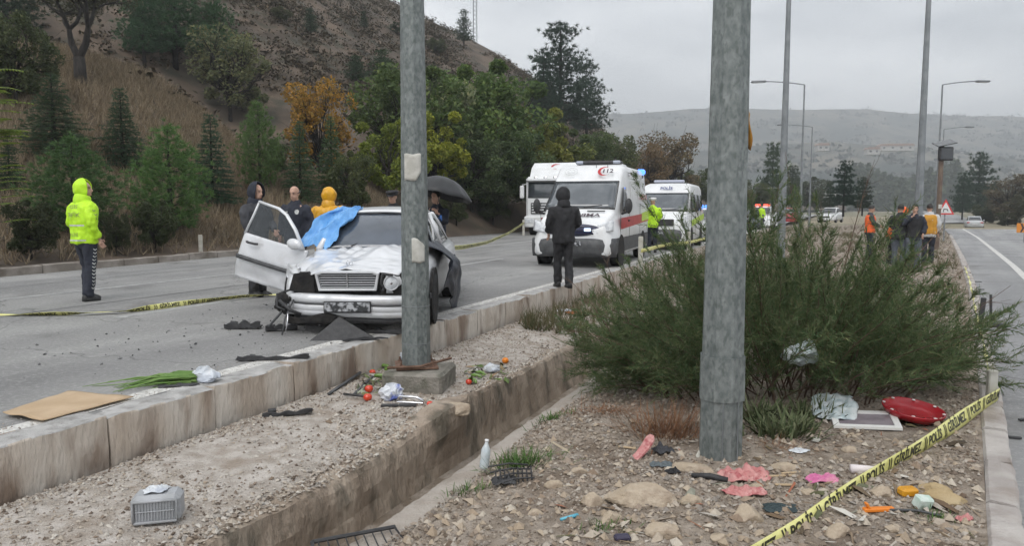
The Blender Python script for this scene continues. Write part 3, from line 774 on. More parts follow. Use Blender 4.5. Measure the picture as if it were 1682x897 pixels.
    for px, dy, by, top, wd, k, c_, lb in rows:
        Y = y0_of(px) + dy if dy is not None else hill_at(px, by)
        p = spot(px, Y); s = max(.12, top_h(px, top, Y, p.z) / 4.4)
        if src[k] is None:
            o = src[k] = tree_obj('leafy_shrub', *protos[k], 4, m_leafy, p, rnd.uniform(0, 6), c_, lb, 'shrub', GS, s)
        else: o = retree(src[k], p, rnd.uniform(0, 6), s, c_, lb, GS)
        o.scale = (s * wd, s * wd, s)
    # dark forked tree on the knoll
    r = random.Random(4); b = B(); lv = []
    def grow(p, d, ln, rad, dep):
        q = p + d * ln; mid = (p + q) / 2 + Vector((r.uniform(-1, 1), r.uniform(-1, 1), r.uniform(-.3, .3))) * ln * .08
        b.tube([p, mid, q], [rad, rad * .85, rad * .62], 6 if dep < 3 else 4 if dep < 5 else 3, cap=False)
        if dep >= 3:
            for i in range(12):
                lv.append(np.array(p.lerp(q, r.random())) + np.array([r.gauss(0, .16), r.gauss(0, .16), r.gauss(0, .16)]))
        if dep == 7: return
        for i in range(3 if dep in (1, 2, 3) else 2):
            a = r.uniform(0, 6.28); side = Vector((math.cos(a), math.sin(a), r.uniform(-.15, .45)))
            grow(q, (d * .75 + side * r.uniform(.45, .8)).normalized(), ln * r.uniform(.68, .86), rad * .6, dep + 1)
    Y = hill_at(145, 142); p = spot(145, Y)
    b.tube([(0, 0, -.5), (.02, 0, .3), (0, 0, .95)], [.27, .22, .2], 8)
    grow(Vector((0, 0, .9)), Vector((-.32, .1, .9)).normalized(), 1.15, .13, 1); grow(Vector((0, 0, .9)), Vector((.33, 0, .95)).normalized(), 1.2, .14, 1)
    tree_obj('dark_tree', wood_mesh(b), leafquads(np.array(lv), .05, np.random.default_rng(4)), 4, m_leafy, p, 0, (.045, .045, .032), 'dark forked half-bare tree standing on the grassy knoll', 'tree')
    # pinnate-leaved sapling at the left edge
    r = np.random.default_rng(9); b = B(); Q = []
    base = hill_pt(-6, y0_of(-6) + .8)
    b.tube([(0, 0, -.3), (.03, 0, 1.3), (.0, 0, 2.9), (.05, 0, 4.2)], [.035, .03, .018, .008], 6)
    for k in range(48):
        z = r.uniform(.9, 4.2); a = r.uniform(-2.6, 1.7); L_ = r.uniform(.45, .8)
        d = np.array([math.cos(a), math.sin(a), .35]); s0 = np.array([.02, 0, z]); pts = [s0 + d * L_ * t - np.array([0, 0, .25 * L_ * t * t]) for t in np.linspace(0, 1, 12)]
        b.tube(pts[::3], [.006, .005, .004, .002], 3, cap=False)
        side = np.cross(d, [0, 0, 1]); side /= np.linalg.norm(side)
        for i in range(2, 12, 1):
            for sg in (-1, 1):
                tip = side * sg * .15 * (1.1 - .04 * i) + d * .04 - np.array([0, 0, .05]); n_ = d * .02
                Q += [pts[i] - n_ * .3, pts[i] + tip * .45 - n_, pts[i] + tip, pts[i] + tip * .45 + n_]
    tree_obj('sapling', wood_mesh(b), np.array(Q), 4, m_leafy, base, 0, (.09, .12, .028), 'yellow-green sapling with feather-shaped leaves at the left edge', 'tree')
    # trees beyond the median and right of the road
    GB = 'trees beyond the road'; wm, nv = conifer(9, 3.3, 15, 'ridge'); first = None
    for px, Y, base_y, top, wd, c_, lb in ((1385, 62, 352, 262, .95, (.025, .045, .036), 'dark cedar standing on the median behind the orange vests'),
                               (1416, 70, 352, 290, 1.0, (.03, .045, .032), 'lower dark conifer right of the median cedar'),
                               (1362, 75, 352, 300, .9, (.035, .05, .035), 'lower conifer left of the median cedar'),
                               (1605, 125, 362, 248, .95, (.035, .058, .04), 'tall conifer beside the road at the right'),
                               (1580, 118, 362, 282, .8, (.032, .055, .038), 'shorter conifer left of the tall one at the right'),
                               (1632, 120, 364, 296, .9, (.035, .055, .04), 'shorter conifer right of the tall one at the right'),
                               (1268, 105, 352, 232, .75, (.05, .075, .045), 'tall rounded tree beyond the left carriageway'),
                               (1300, 120, 350, 270, .9, (.045, .062, .042), 'lower tree right of the tall rounded one')):
        p = at(px, base_y, Y); s = (at(px, top, Y).z - p.z) / 9
        if first is None: first = tree_obj('conifer_tree', wm, nv, 3, m_needle, p, 1.0, c_, lb, 'tree', GB, s); o = first
        else: o = retree(first, p, rnd.uniform(0, 6), s, c_, lb, GB)
        o.scale = (s * wd, s * wd, s)
    for px, Y, by, top, wd, k, c_, lb in ((1668, 95, 366, 290, 1.3, 2, (.09, .075, .06), 'bare brown tree at the right edge'), (1645, 100, 368, 312, 1.2, 2, (.08, .07, .055), 'bare brown shrub left of the right edge tree'),
                               (1690, 85, 368, 318, 1.2, 1, (.06, .06, .045), 'dim shrub cut by the right edge'), (1618, 105, 370, 335, 1.3, 1, (.05, .06, .04), 'low green hedge shrub beside the distant car'),
                               (1655, 88, 374, 348, 1.6, 1, (.055, .06, .04), 'low hedge shrub at the right road edge'),
                               (1240, 92, 352, 300, 1.1, 1, (.06, .07, .045), 'hazy green tree left of the lamp pole row'), (1330, 130, 350, 292, 1.3, 1, (.055, .065, .05), 'hazy tree between the lamp poles'),
                               (1215, 85, 352, 310, 1.0, 0, (.08, .08, .04), 'olive hazy shrub beside the near right pole')):
        p = at(px, by, Y); s = max(.12, (at(px, top, Y).z - p.z) / 4.4)
        o = retree(src[k], p, rnd.uniform(0, 6), s, c_, lb, GB); o.scale = (s * wd, s * wd, s)
    # distant wood: one mass
    C = []; r = np.random.default_rng(3)
    for k in range(150):
        px = r.uniform(1395, 1572); Y = r.uniform(420, 520); top = 286 + 16 * math.sin(px * .035) + r.uniform(-12, 10); p0 = at(px, 346, Y); hh = max(4, at(px, top, Y).z - p0.z)
        n = 220; u_ = r.normal(0, 1, (n, 3)) * np.array([4.5, 4.5, 0]) * r.uniform(.7, 1.2); zz = r.random(n)
        u_[:, 2] = zz * hh; u_[:, :2] *= (1 - zz ** 2)[:, None]; C.append(u_ + np.array(p0))
    for k in range(110):
        px = r.choice([r.uniform(1040, 1345), r.uniform(1560, 1760)]); Y = r.uniform(430, 530); top = r.uniform(305, 330); p0 = at(px, 346, Y); hh = max(3, at(px, top, Y).z - p0.z)
        n = 160; u_ = r.normal(0, 1, (n, 3)) * np.array([5.5, 5.5, 0]); zz = r.random(n); u_[:, 2] = zz * hh; u_[:, :2] *= (1 - zz ** 2)[:, None]; C.append(u_ + np.array(p0))
    C = np.concatenate(C); lv = leafquads(C, 1.5, r); o = link('distant_wood', mesh('distant_wood', lv, np.arange(len(lv)).reshape(-1, 4)), m_leafy); o.color = (.05, .065, .045, 1)
    tag(o, 'hazy dark wood filling the valley behind the lamp poles', 'wood', kind='stuff')
trees()

# --- grass and scrub of the hillside
def hill_cover():
    r = np.random.default_rng(6); C = []
    for k in range(26000):
        px = r.uniform(-60, 640); Y0 = y0_of(px); dk = ip(px, [-500, 0, 330, 500, 700], [15, 15, 13, 7, 5])
        Y = Y0 + .6 + dk * r.random() ** .6 * 1.12 if px < 430 else Y0 + .4 + 9 * r.random()
        C.append(hill_pt(px, Y))
    C = np.array(C); v = tris(C, np.tile([0, 0, 1.0], (len(C), 1)), 4, .42, .011, .42, r)
    m = island_mat('dry_grass', [(.25, .195, .13), (.16, .122, .08), (.38, .305, .205), (.21, .16, .105), (.10, .085, .058)], .9, 0)
    tag(link('dry_grass', mesh('dry_grass', v, np.arange(len(v)).reshape(-1, 3)), m), 'tall brown dry grass covering the knoll and bank', 'grass', kind='stuff')
    C = []; S = []
    for k in range(9500):
        px = r.uniform(-60, 1080); Y0 = y0_of(px) + 12; Y1 = max(ip(px, RPX, RYY), Y0 + 20)
        Y = Y0 + (Y1 - Y0) * r.random() ** .8; p = hill_pt(px, Y)
        if mnoise.noise((p.x * .12, p.y * .12, 4)) + r.uniform(-.4, .4) < -.1: continue
        n = 26; q = r.normal(0, 1, (n, 3)) * np.array([.42, .42, .22]) * r.uniform(.4, 1.4); q[:, 2] = np.abs(q[:, 2]); C.append(q + np.array(p))
    C = np.concatenate(C); lv = leafquads(C, .13, r)
    m = island_mat('scrub', [(.07, .052, .037), (.04, .042, .025), (.10, .074, .05), (.052, .044, .032), (.13, .098, .065)], .95, 0)
    tag(link('scrub', mesh('scrub', lv, np.arange(len(lv)).reshape(-1, 4)), m), 'low brown scrub dotted over the hillside', 'scrub', kind='stuff')
hill_cover()

# --- the big feathery bush on the median
def gz(x, y):
    u, v = uv(x, y)
    return mound_z(u, v) if v > V_Bq + .2 else -.40
def tamarisk():
    r = np.random.default_rng(17); wood = B(); tw = []; cx, cy = 2.5, 7.0
    e = empty('tamarisk_bush', (cx, cy, gz(cx, cy)), 0, 'large feathery green bush growing across the median behind the near pole', 'bush')
    z0 = gz(cx, cy)
    brl = []
    for k in range(300):
        a = r.uniform(0, 6.283); q = math.sqrt(r.random()); bx, by = math.cos(a) * q * 1.2, math.sin(a) * q * .95
        side = bx / 1.2
        out = np.array([math.cos(a) * (.2 + .62 * q) * r.uniform(.7, 1.2) * (1.1 if math.cos(a) < 0 else .95) + r.normal(0, .25), math.sin(a) * (.2 + .45 * q) + r.normal(0, .25), r.uniform(.6, 1.5)])
        out /= np.linalg.norm(out)
        L_ = r.uniform(.75, 1.45) * (1.1 - .45 * side * side)
        if k < 55 and abs(side + .1) < .5: L_ *= 1.35; out[2] += .5; out /= np.linalg.norm(out)
        p = np.array([bx, by, gz(cx + bx, cy + by) - z0 - .03]); pts = [p.copy()]; d = out.copy(); n = 9
        for i in range(n):
            d = d + np.array([r.normal(0, .07), r.normal(0, .07), -.045 - .05 * (abs(side) > .4)]); d /= np.linalg.norm(d)
            p = p + d * L_ / n; p[2] = max(p[2], -.1); pts.append(p.copy())
        wood.tube(pts, list(np.linspace(.0085, .0016, n + 1)), 4, cap=False)
        if k % 6 == 0:                      # bare wisps standing out of the crown
            q0 = pts[-1]; dq = d + r.normal(0, .25, 3); dq[2] += .45; dq /= np.linalg.norm(dq); wood.tube([q0, q0 + dq * .16, q0 + dq * .34 + r.normal(0, .03, 3)], [.0018, .0014, .0007], 3, cap=False)
            for _ in range(9): brl.append((q0 + dq * r.uniform(.02, .3), (dq + r.normal(0, .3, 3)) / 1.1, r.uniform(.05, .12)))
        nb = int(21 * L_) + 4
        for j in range(nb):
            t = r.uniform(.12, 1.0) ** .8; i = min(n - 1, int(t * n)); s = pts[i] + (pts[i + 1] - pts[i]) * (t * n - i)
            dd = pts[i + 1] - pts[i]; dd = dd / np.linalg.norm(dd) + r.normal(0, .55, 3); dd[2] += .3; dd /= np.linalg.norm(dd)
            brl.append((s, dd, r.uniform(.13, .36) * (1.15 - .4 * t)))
    S = np.array([x[0] for x in brl]); D = np.array([x[1] for x in brl]); Ls = np.array([x[2] for x in brl])
    m_ = len(S)
    sw = np.cross(D, r.normal(0, 1, D.shape)); sw /= np.linalg.norm(sw, axis=1)[:, None]
    stem = np.stack([S - sw * .0022, S + sw * .0022, S + D * Ls[:, None]], 1).reshape(-1, 3)
    allv = [stem]
    for i in range(24):
        t = (i + r.random(m_)) / 24; C = S + D * (Ls * t)[:, None]
        allv.append(tris(C, D, 1, .062, .0030, .55, r))
    v = np.concatenate(allv)
    m = island_mat('feathery_green', [(.04, .075, .034), (.08, .135, .055), (.056, .105, .045), (.13, .175, .075), (.08, .12, .048), (.19, .205, .095), (.11, .145, .07), (.15, .13, .075)], .8, 0, thin=.35)
    tag(link('foliage', mesh('foliage', v, np.arange(len(v)).reshape(-1, 3)), m, e), kind='stuff')
    wood.ob('branches', mat('red_twigs', (.075, .045, .03), .85, (.12, .075, .05), 20), e, True)
    # long bare shoots leaning out of the bush
    b = B()
    for (x0, y0, x1, y1, Y, r0) in ((1452, 505, 1552, 372, 7.2, .008), (1380, 470, 1437, 262, 7.6, .007), (1330, 560, 1290, 250, 8.0, .006), (1362, 590, 1348, 330, 7.8, .008), (1300, 600, 1424, 360, 6.8, .007),
                                    (1040, 610, 930, 455, 6.6, .006), (1050, 590, 990, 420, 7, .006), (1490, 600, 1682, 520, 6.6, .007), (1500, 620, 1660, 470, 6.8, .006), (1470, 560, 1590, 440, 7.0, .006), (1250, 560, 1262, 330, 8.2, .006), (1080, 600, 905, 540, 6.5, .005)):
        a_, c_ = at(x0, y0, Y), at(x1, y1, Y + .3); pts = [a_.lerp(c_, t) + Vector((0, 0, .08 * math.sin(t * 3.1))) - Vector((cx, cy, z0)) for t in np.linspace(0, 1, 9)]
        b.tube(pts, list(np.linspace(r0, .0015, 9)), 5, cap=False)
        for k in range(16):
            t = r.uniform(.3, 1); i = int(t * 8) if t < 1 else 7; s = pts[min(i, 7)]; dd = (pts[min(i + 1, 8)] - s).normalized() + Vector(r.normal(0, .5, 3)); dd.normalize(); ll = r.uniform(.08, .26)
            b.tube([s, s + dd * ll * .5 + Vector(r.normal(0, .008, 3)), s + dd * ll], [.0022, .0016, .0008], 3, cap=False)
    tag(b.ob('shoots', MATS['red_twigs'], e, True), kind='stuff')
tamarisk()

def blade_patch(name, px, py, n, rad, ln, wd, cols, label, cat='grass', spread=.6, z=None, kind=None, flat=.9):
    r = np.random.default_rng(int(px)); c = g(px, py, -.28); c.z = gz(c.x, c.y) if z is None else z
    q = r.normal(0, rad, (n, 3)); q[:, 2] = 0; q[:, 1] *= .7
    for i in range(n): q[i, 2] = (gz(c.x + q[i, 0], c.y + q[i, 1]) - c.z) if z is None else 0
    V = []; F = []
    for i in range(n):
        d = np.array([q[i, 0] / rad * .35 + r.normal(0, spread), q[i, 1] / rad * .35 + r.normal(0, spread), flat]); d /= np.linalg.norm(d); L_ = ln * r.uniform(.5, 1.2)
        s = np.cross(d, [0, 0, 1]) + r.normal(0, .2, 3); s = s / (np.linalg.norm(s) + 1e-6) * wd * r.uniform(.7, 1.3)
        k = len(V); p0 = q[i]; p1 = p0 + d * L_ * .55; p2 = p0 + d * L_ - np.array([0, 0, .25 * L_ * r.random()])
        V += [p0 - s, p0 + s, p1 + s * .8, p1 - s * .8, p2]; F += [(k, k + 1, k + 2, k + 3), (k + 3, k + 2, k + 4)]
    m = MATS.get(name + str(cols[0])) or island_mat(name + str(cols[0]), cols, .8, 0)
    o = link(name, mesh(name, V, F), m, None, c); tag(o, label, cat, kind='stuff')
    return o
GREEN = [(.04, .085, .022), (.075, .14, .03), (.055, .105, .03), (.11, .16, .05)]
BROWN = [(.16, .075, .04), (.24, .12, .065), (.11, .06, .035), (.30, .17, .09)]
OLIVE = [(.075, .10, .045), (.13, .15, .075), (.05, .075, .03), (.18, .19, .11)]
blade_patch('grass_tuft', 856, 757, 260, .10, .15, .0035, GREEN, 'bright green grass tuft beside the plastic bottle', spread=.55)
blade_patch('grass_tuft', 905, 688, 130, .08, .10, .0035, GREEN, 'flat green weed tuft at the left foot of the bush', spread=.7)
blade_patch('grass_tuft', 770, 792, 70, .07, .08, .003, GREEN, 'sparse weed tuft on the drain lip below the bottle', spread=.6)
blade_patch('grass_tuft', 1000, 880, 60, .08, .07, .003, GREEN, 'sparse weeds among stones at the bottom edge', spread=.6)
blade_patch('grass_tuft', 1530, 884, 60, .06, .06, .003, GREEN, 'sparse weeds near the right kerb at the bottom', spread=.6)
blade_patch('dry_stalks', 1095, 722, 420, .14, .34, .0022, BROWN, 'rusty brown dry stalks under the bush left of the near pole', 'dry stalks', spread=.5, flat=.8)
blade_patch('dry_stalks', 985, 690, 200, .12, .20, .002, BROWN, 'flattened russet dry stalks at the left edge of the bush', 'dry stalks', spread=.9, flat=.35)
blade_patch('dry_stalks', 1290, 752, 110, .12, .12, .002, BROWN, 'short brown dry stalks right of the near pole base', 'dry stalks', spread=.9, flat=.35)
blade_patch('leafy_weed', 1285, 728, 210, .12, .22, .010, OLIVE, 'weed with long olive leaves right of the near pole', 'weed', spread=.5)
blade_patch('leafy_weed', 1330, 700, 170, .12, .20, .009, OLIVE, 'weed with narrow olive leaves behind the plastic bag', 'weed', spread=.5)
blade_patch('leafy_weed', 1250, 700, 130, .08, .24, .010, OLIVE, 'leafy weed hard against the near pole', 'weed', spread=.4)
def median_weeds():
    r = np.random.default_rng(8); C = []
    for k in range(9000):
        u = 10 + 62 * r.random() ** 1.5; v = r.uniform(V_L + .1, vk(u) - .1)
        if V_A - .1 < v < V_Bq + .3 and u < 34: continue
        if mnoise.noise((u * .5, v * .8, 1)) < (.18 if v > -1 else -.25): continue
        C.append(W(u, v, mound_z(u, v) if v > V_Bq else ledge_z(u, v)))
    C = np.array(C); v = tris(C, np.tile([0, 0, 1.0], (len(C), 1)), 7, .27, .006, .38, r)
    m = island_mat('median_weeds', [(.11, .10, .05), (.055, .075, .03), (.18, .14, .085), (.08, .09, .04), (.14, .095, .06)], .9, 0)
    tag(link('median_weeds', mesh('median_weeds', v, np.arange(len(v)).reshape(-1, 3)), m), 'thin dry and green weeds along the far median', 'weeds', kind='stuff')
median_weeds()
# ================================================================ PEOPLE
m_skin = mat('skin', (.42, .25, .18), .55, (.50, .31, .23), 14)
m_eye = mat('eye', (.03, .025, .02), .3)
m_shoe = mat('shoe', (.012, .012, .013), .5, (.03, .03, .03), 20)
m_reflect = mat('reflective_tape', (.55, .56, .54), .4, (.42, .43, .42), 30)
def cloth(name, c, c2=None, rough=.8, bump=.25):
    return mat(name, c, rough, c2 or tuple(min(1, x * 1.35 + .004) for x in c), 7, bump, 18)
def pl(r0, r1, t): return r0 + (r1 - r0) * t
def person(label, loc, rz, H=1.76, jacket=None, trousers=None, hood=None, hat=None, hair=None, vest=None, lean=0.0, head_yaw=0.0, head_tilt=0.0,
           armL=None, armR=None, feet=((.10, 0, 0), (-.10, 0, 0)), knees=None, bulk=1.0, jlen=.80, group=None, voxel=.02, coat_open=False, shoe=None, skirt=1.0, collar=True):
    """local frame: faces -Y, x to the figure's left, feet on z=0"""
    e = empty('person', loc, rz, label, 'person', group); k = H / 1.78; e.scale = (k,) * 3
    def Lz(p):                              # lean of the upper body about the hips
        p = Vector(p); d = p - Vector((0, 0, .95)); a = lean
        return Vector((p.x, p.y if d.z < 0 else p.y * 1.0 - d.z * math.sin(a), .95 + d.z * math.cos(a))) if d.z > 0 else p
    sh = [Lz((s * .175 * bulk, .01, 1.405)) for s in (1, -1)]
    dflt = [(Lz((s * .25 * bulk, .03, 1.17)), Lz((s * .25 * bulk, -.03, .92))) for s in (1, -1)]
    arms = [tuple(Vector(p) for p in a) if a else dflt[i] for i, a in enumerate((armL, armR))]
    hips = [Vector((s * .095, 0, .90)) for s in (1, -1)]
    ft = [Vector(f) for f in feet]
    kn = [Vector(q) for q in knees] if knees else [hips[i].lerp(ft[i] + Vector((0, 0, .08)), .5) + Vector((0, -.03, 0)) for i in (0, 1)]
    hc = Lz((0, -.025, 1.655)); HM = Matrix.Translation(hc) @ Euler((head_tilt - 0, 0, head_yaw)).to_matrix().to_4x4()
    # ---- body: one continuous surface
    b = B()
    def torso(bb, off, z0, z1, bw=1.0):
        prof = [(.88, .150, .105), (.95, .168, .115), (1.05, .150, .105), (1.15, .155, .108), (1.28, .178, .120), (1.38, .185, .115), (1.44, .165, .095), (1.49, .085, .07)]
        rings = []
        for z, rx, ry in prof:
            if z < z0 - 1e-6 or z > z1 + 1e-6: continue
            c = Lz((0, .005, z)); rings.append([(c.x + (rx * bw + off) * math.cos(t), c.y + (ry * bw + off) * math.sin(t), c.z) for t in np.linspace(0, 6.283, 17)[:-1]])
        bb.loft(rings)
    torso(b, 0, .88, 1.5)
    nk = Lz((0, .005, 1.44)); b.tube([nk, Lz((0, -.01, 1.58)), hc], [.06, .054, .05], 10)
    b.ell((0, .012, .03), (.076, .094, .098), 14, 10, HM); b.ell((0, -.02, -.045), (.062, .076, .075), 12, 8, HM)
    b.tube([(0, -.088, .03), (0, -.112, -.022), (0, -.086, -.036)], [.009, .016, .011], 6, M=HM)
    b.ell((0, -.085, -.075), (.026, .012, .012), 8, 6, HM); b.ell((0, -.075, .045), (.05, .02, .012), 8, 6, HM)
    for s in (1, -1): b.ell((s * .076, .012, .0), (.011, .024, .034), 8, 6, HM)
    for i in (0, 1):
        el, hd = arms[i]
        b.tube([sh[i], el, hd], [.046, .036, .026], 10)
        hp = Vector(feet[i])
        b.tube([hips[i], kn[i], ft[i] + Vector((0, 0, .08))], [.075, .05, .036], 10)
        b.tube([ft[i] + Vector((0, .05, .05)), ft[i] + Vector((0, -.12, .035))], [.035, .03], 8)
        dr = (hd - el).normalized(); pm = hd + dr * .055; b.ell(pm, (.03, .03, .05), 8, 6)
    body = remesh('body', b, voxel * .8, m_skin, e, 2)
    # hands: five fingers each, rooted in the palm, in the body mesh
    fb = B()
    for i, s in ((0, 1), (1, -1)):
        el, hd = arms[i]; dr = (hd - el).normalized(); sd_ = Vector((0, -1, 0)).cross(dr)
        sd_ = (Vector((0, -1, 0)) - dr * dr.dot(Vector((0, -1, 0))))
        sd_ = sd_.normalized() if sd_.length > .2 else Vector((1, 0, 0))
        inn = dr.cross(sd_) * s
        for q, (o_, ln) in enumerate(((.028, .07), (.010, .08), (-.010, .074), (-.028, .06))):
            p0 = hd + dr * .085 + sd_ * o_; p1 = p0 + dr * ln * .5 + inn * -.008; p2 = p1 + dr * ln * .3 - inn * .03; fb.tube([p0 - dr * .02, p0, p1, p2], [.010, .010, .009, .007], 6)
        p0 = hd + dr * .03 + sd_ * .03; fb.tube([p0 - sd_ * .01, p0 + sd_ * .025 + dr * .02, p0 + sd_ * .03 + dr * .055], [.012, .011, .008], 6)
    n0 = len(body.data.vertices)
    bv = [v.co[:] for v in body.data.vertices] + fb.v; bf = [tuple(p.vertices) for p in body.data.polygons] + [tuple(i + n0 for i in f) for f in fb.f]
    body.data = mesh('body', bv, bf, True); body.data.materials.append(m_skin)
    for s in (1, -1):
        bb = B(); bb.ell((s * .03, -.079, .022), (.011, .008, .006), 8, 6, HM); bb.ob('eye', m_eye, e, True)
        if not hood or True:
            bb = B(); bb.tube([(s * .012, -.086, .042), (s * .046, -.076, .040)], .004, 5, M=HM); bb.ob('eyebrow', m_eye, e, True)
    bb = B(); bb.ell((0, -.094, -.076), (.022, .006, .004), 8, 5, HM); bb.ob('mouth', mat('lips', (.28, .12, .10), .5), e, True)
    # ---- clothes
    tb = B()
    torso(tb, .018, .88, 1.06)
    rings = []
    for z, rx, ry in ((.80, .15, .11), (.86, .172, .125), (.95, .182, .128), (1.02, .165, .12)): rings.append([(rx * math.cos(t), .005 + ry * math.sin(t), z) for t in np.linspace(0, 6.283, 17)[:-1]])
    tb.loft(rings)
    for i in (0, 1): tb.tube([hips[i] + Vector((0, 0, -.02)), hips[i].lerp(kn[i], .5), kn[i], kn[i].lerp(ft[i], .6) + Vector((0, .012, .04)), ft[i] + Vector((0, .012, .075))], [.105, .092, .078, .076, .074], 12)
    tr = remesh('trousers', tb, voxel, trousers, e, 4, .018, 9, seed=loc[0])
    jb = B(); top = 1.5
    rings = []
    for z, rx, ry in ((jlen, .185 * skirt, .145), (.95, .188, .142), (1.05, .182, .138), (1.15, .186, .142), (1.28, .205, .15), (1.38, .200, .14), (1.44, .150, .115), (1.51, .085, .085)):
        c = Lz((0, .005, z)); rings.append([(c.x + rx * bulk * math.cos(t), c.y + ry * bulk * math.sin(t), c.z) for t in np.linspace(0, 6.283, 17)[:-1]])
    jb.loft(rings)
    for i in (0, 1):
        el, hd = arms[i]
        jb.ell(sh[i] + Vector((0, 0, -.012)), (.084 * bulk, .084 * bulk, .078 * bulk), 12, 8)
        jb.tube([sh[i] + Vector((0, 0, -.01)), sh[i].lerp(el, .5), el, el.lerp(hd, .55), hd.lerp(el, .06)], [.082 * bulk, .075 * bulk, .068, .062, .054], 12)
    if collar: jb.tube([Lz((0, .01, 1.46)), Lz((0, .0, 1.55))], [.085, .075], 12)
    jk = remesh('jacket', jb, voxel, jacket, e, 6, .022, 9, seed=loc[1])
    if vest:
        vb = B(); rings = []
        for z, rx, ry in ((.88, .205, .165), (.95, .206, .16), (1.05, .20, .156), (1.15, .204, .16), (1.28, .222, .166), (1.38, .21, .156), (1.46, .15, .125)):
            c = Lz((0, .005, z)); rings.append([(c.x + rx * bulk * math.cos(t), c.y + ry * bulk * math.sin(t), c.z) for t in np.linspace(0, 6.283, 17)[:-1]])
        vb.loft(rings); remesh('vest', vb, voxel, vest, e, 3, .014, 8)
    sm = shoe or m_shoe
    for i in (0, 1):
        q = B(); d = 1 if True else 1; f = ft[i]
        q.loft([[(f.x + x * w_, f.y + y, f.z + z * h_) for x, z in ((-1, .02), (1, .02), (1.05, .35), (.8, .85), (0, 1.0), (-.8, .85), (-1.05, .35))] for y, w_, h_ in ((.085, .035, .10), (.06, .045, .115), (0, .046, .11), (-.07, .050, .085), (-.13, .048, .062), (-.165, .030, .04))])
        q.ob('shoe', sm, e, True)
    if hood:
        q = B(); v = []; f = []; sg, rg = 22, 14
        for i in range(rg + 1):
            a = -1.25 + 2.82 * i / rg
            for j in range(sg + 1):
                t = R(-90 + 52) + (math.tau - R(104)) * j / sg
                rr = .122 + .022 * mnoise.noise((2.2 * math.cos(t), 2.2 * math.sin(t), i * .35 + loc[0])) + (.012 if j in (0, sg) else 0)
                v.append((rr * math.cos(a) * math.cos(t), .012 + (rr + .012) * math.cos(a) * math.sin(t), .02 + (.145 if a > 0 else .15) * math.sin(a) + .004 * math.sin(5 * t)))
        for i in range(rg):
            for j in range(sg):
                n_ = sg + 1; f.append((i * n_ + j, i * n_ + j + 1, (i + 1) * n_ + j + 1, (i + 1) * n_ + j))
        q.add(v, f, HM)
        q.tube([Lz((0, .02, 1.45)), Lz((0, .015, 1.52)), Lz((0, .0, 1.575))], [.115, .115, .10], 16, cap=False)
        o = q.ob('hood', hood, e, True); mod(o, 'SOLIDIFY', thickness=.016, offset=0); smoothed(o)
    if hair:
        q = B(); v = []; f = []; sg, rg = 18, 8
        for i in range(rg + 1):
            a = -.35 + 1.92 * i / rg
            for j in range(sg):
                t = 6.283 * j / sg; fr = max(0, -math.sin(t)); lo = a if fr < .45 else max(a, .62 * fr)
                rr = 1.06 + .03 * mnoise.noise((math.cos(t) * 3, math.sin(t) * 3, i * .9))
                v.append((.078 * rr * math.cos(lo) * math.cos(t), .014 + .098 * rr * math.cos(lo) * math.sin(t), .032 + .102 * rr * math.sin(lo)))
        for i in range(rg):
            for j in range(sg): f.append((i * sg + j, i * sg + (j + 1) % sg, (i + 1) * sg + (j + 1) % sg, (i + 1) * sg + j))
        q.add(v, f, HM); q.ob('hair', hair, e, True)
    if hat:
        q = B(); q.lathe([(.100, .045), (.104, .075), (.118, .10), (.112, .125), (.05, .138), (.004, .14)], 18, HM @ Matrix.Scale(1.12, 4, Vector((0, 1, 0)))); q.grid(10, 3, lambda i, j: ((i - .5) * .17 * (1 - .25 * j), -.095 - .075 * j * math.sin(math.pi * (.12 + .76 * i)), .055 - .018 * j), HM)
        o = q.ob('cap', hat, e, True); mod(o, 'SOLIDIFY', thickness=.006)
    return e
def on_surface(target, me, m, parent, M, depth=.5, off=.006, name='lettering'):
    """press flat lettering (xy plane) onto another part along the matrix' z"""
    import bmesh
    bm = bmesh.new(); bm.from_mesh(me); bmesh.ops.triangulate(bm, faces=bm.faces[:])
    bmesh.ops.subdivide_edges(bm, edges=[e_ for e_ in bm.edges if e_.calc_length() > .03], cuts=1); bm.to_mesh(me); bm.free()
    t = BVHTree.FromPolygons([v.co for v in target.data.vertices], [p.vertices for p in target.data.polygons])
    d = -(M.to_3x3() @ Vector((0, 0, 1))).normalized(); last = None
    for v in me.vertices:
        p = M @ v.co; h = t.ray_cast(p - d * depth, d, depth * 2)
        q = h[0] if h[0] is not None else None
        v.co = q - d * off if q is not None else p
    return link(name, me, m, parent)
m_black = cloth('black_cloth', (.012, .012, .014)); m_navy = cloth('navy_cloth', (.014, .017, .028)); m_char = cloth('charcoal_cloth', (.035, .036, .042))
m_hiv = mat('fluorescent_yellow', (.50, .82, .02), .6, (.42, .72, .015), 6, .2, 16); m_org = mat('fluorescent_orange', (.85, .14, .025), .65, (.72, .10, .02), 6, .2, 16)
m_yel = mat('yellow_raincoat', (.70, .36, .012), .35, (.58, .29, .01), 5, .3, 12); m_mus = mat('mustard_vest', (.55, .27, .02), .6, (.45, .21, .015), 6, .25, 14)
m_jean = cloth('grey_jeans', (.07, .08, .10)); m_hair = mat('black_hair', (.014, .012, .011), .6, (.03, .026, .024), 40)
m_vine = mat('glove', (.01, .01, .01), .6)
def face_to(p, q): return math.atan2(q[1] - p[1], q[0] - p[0]) + math.pi / 2   # rz so that -Y looks from p to q

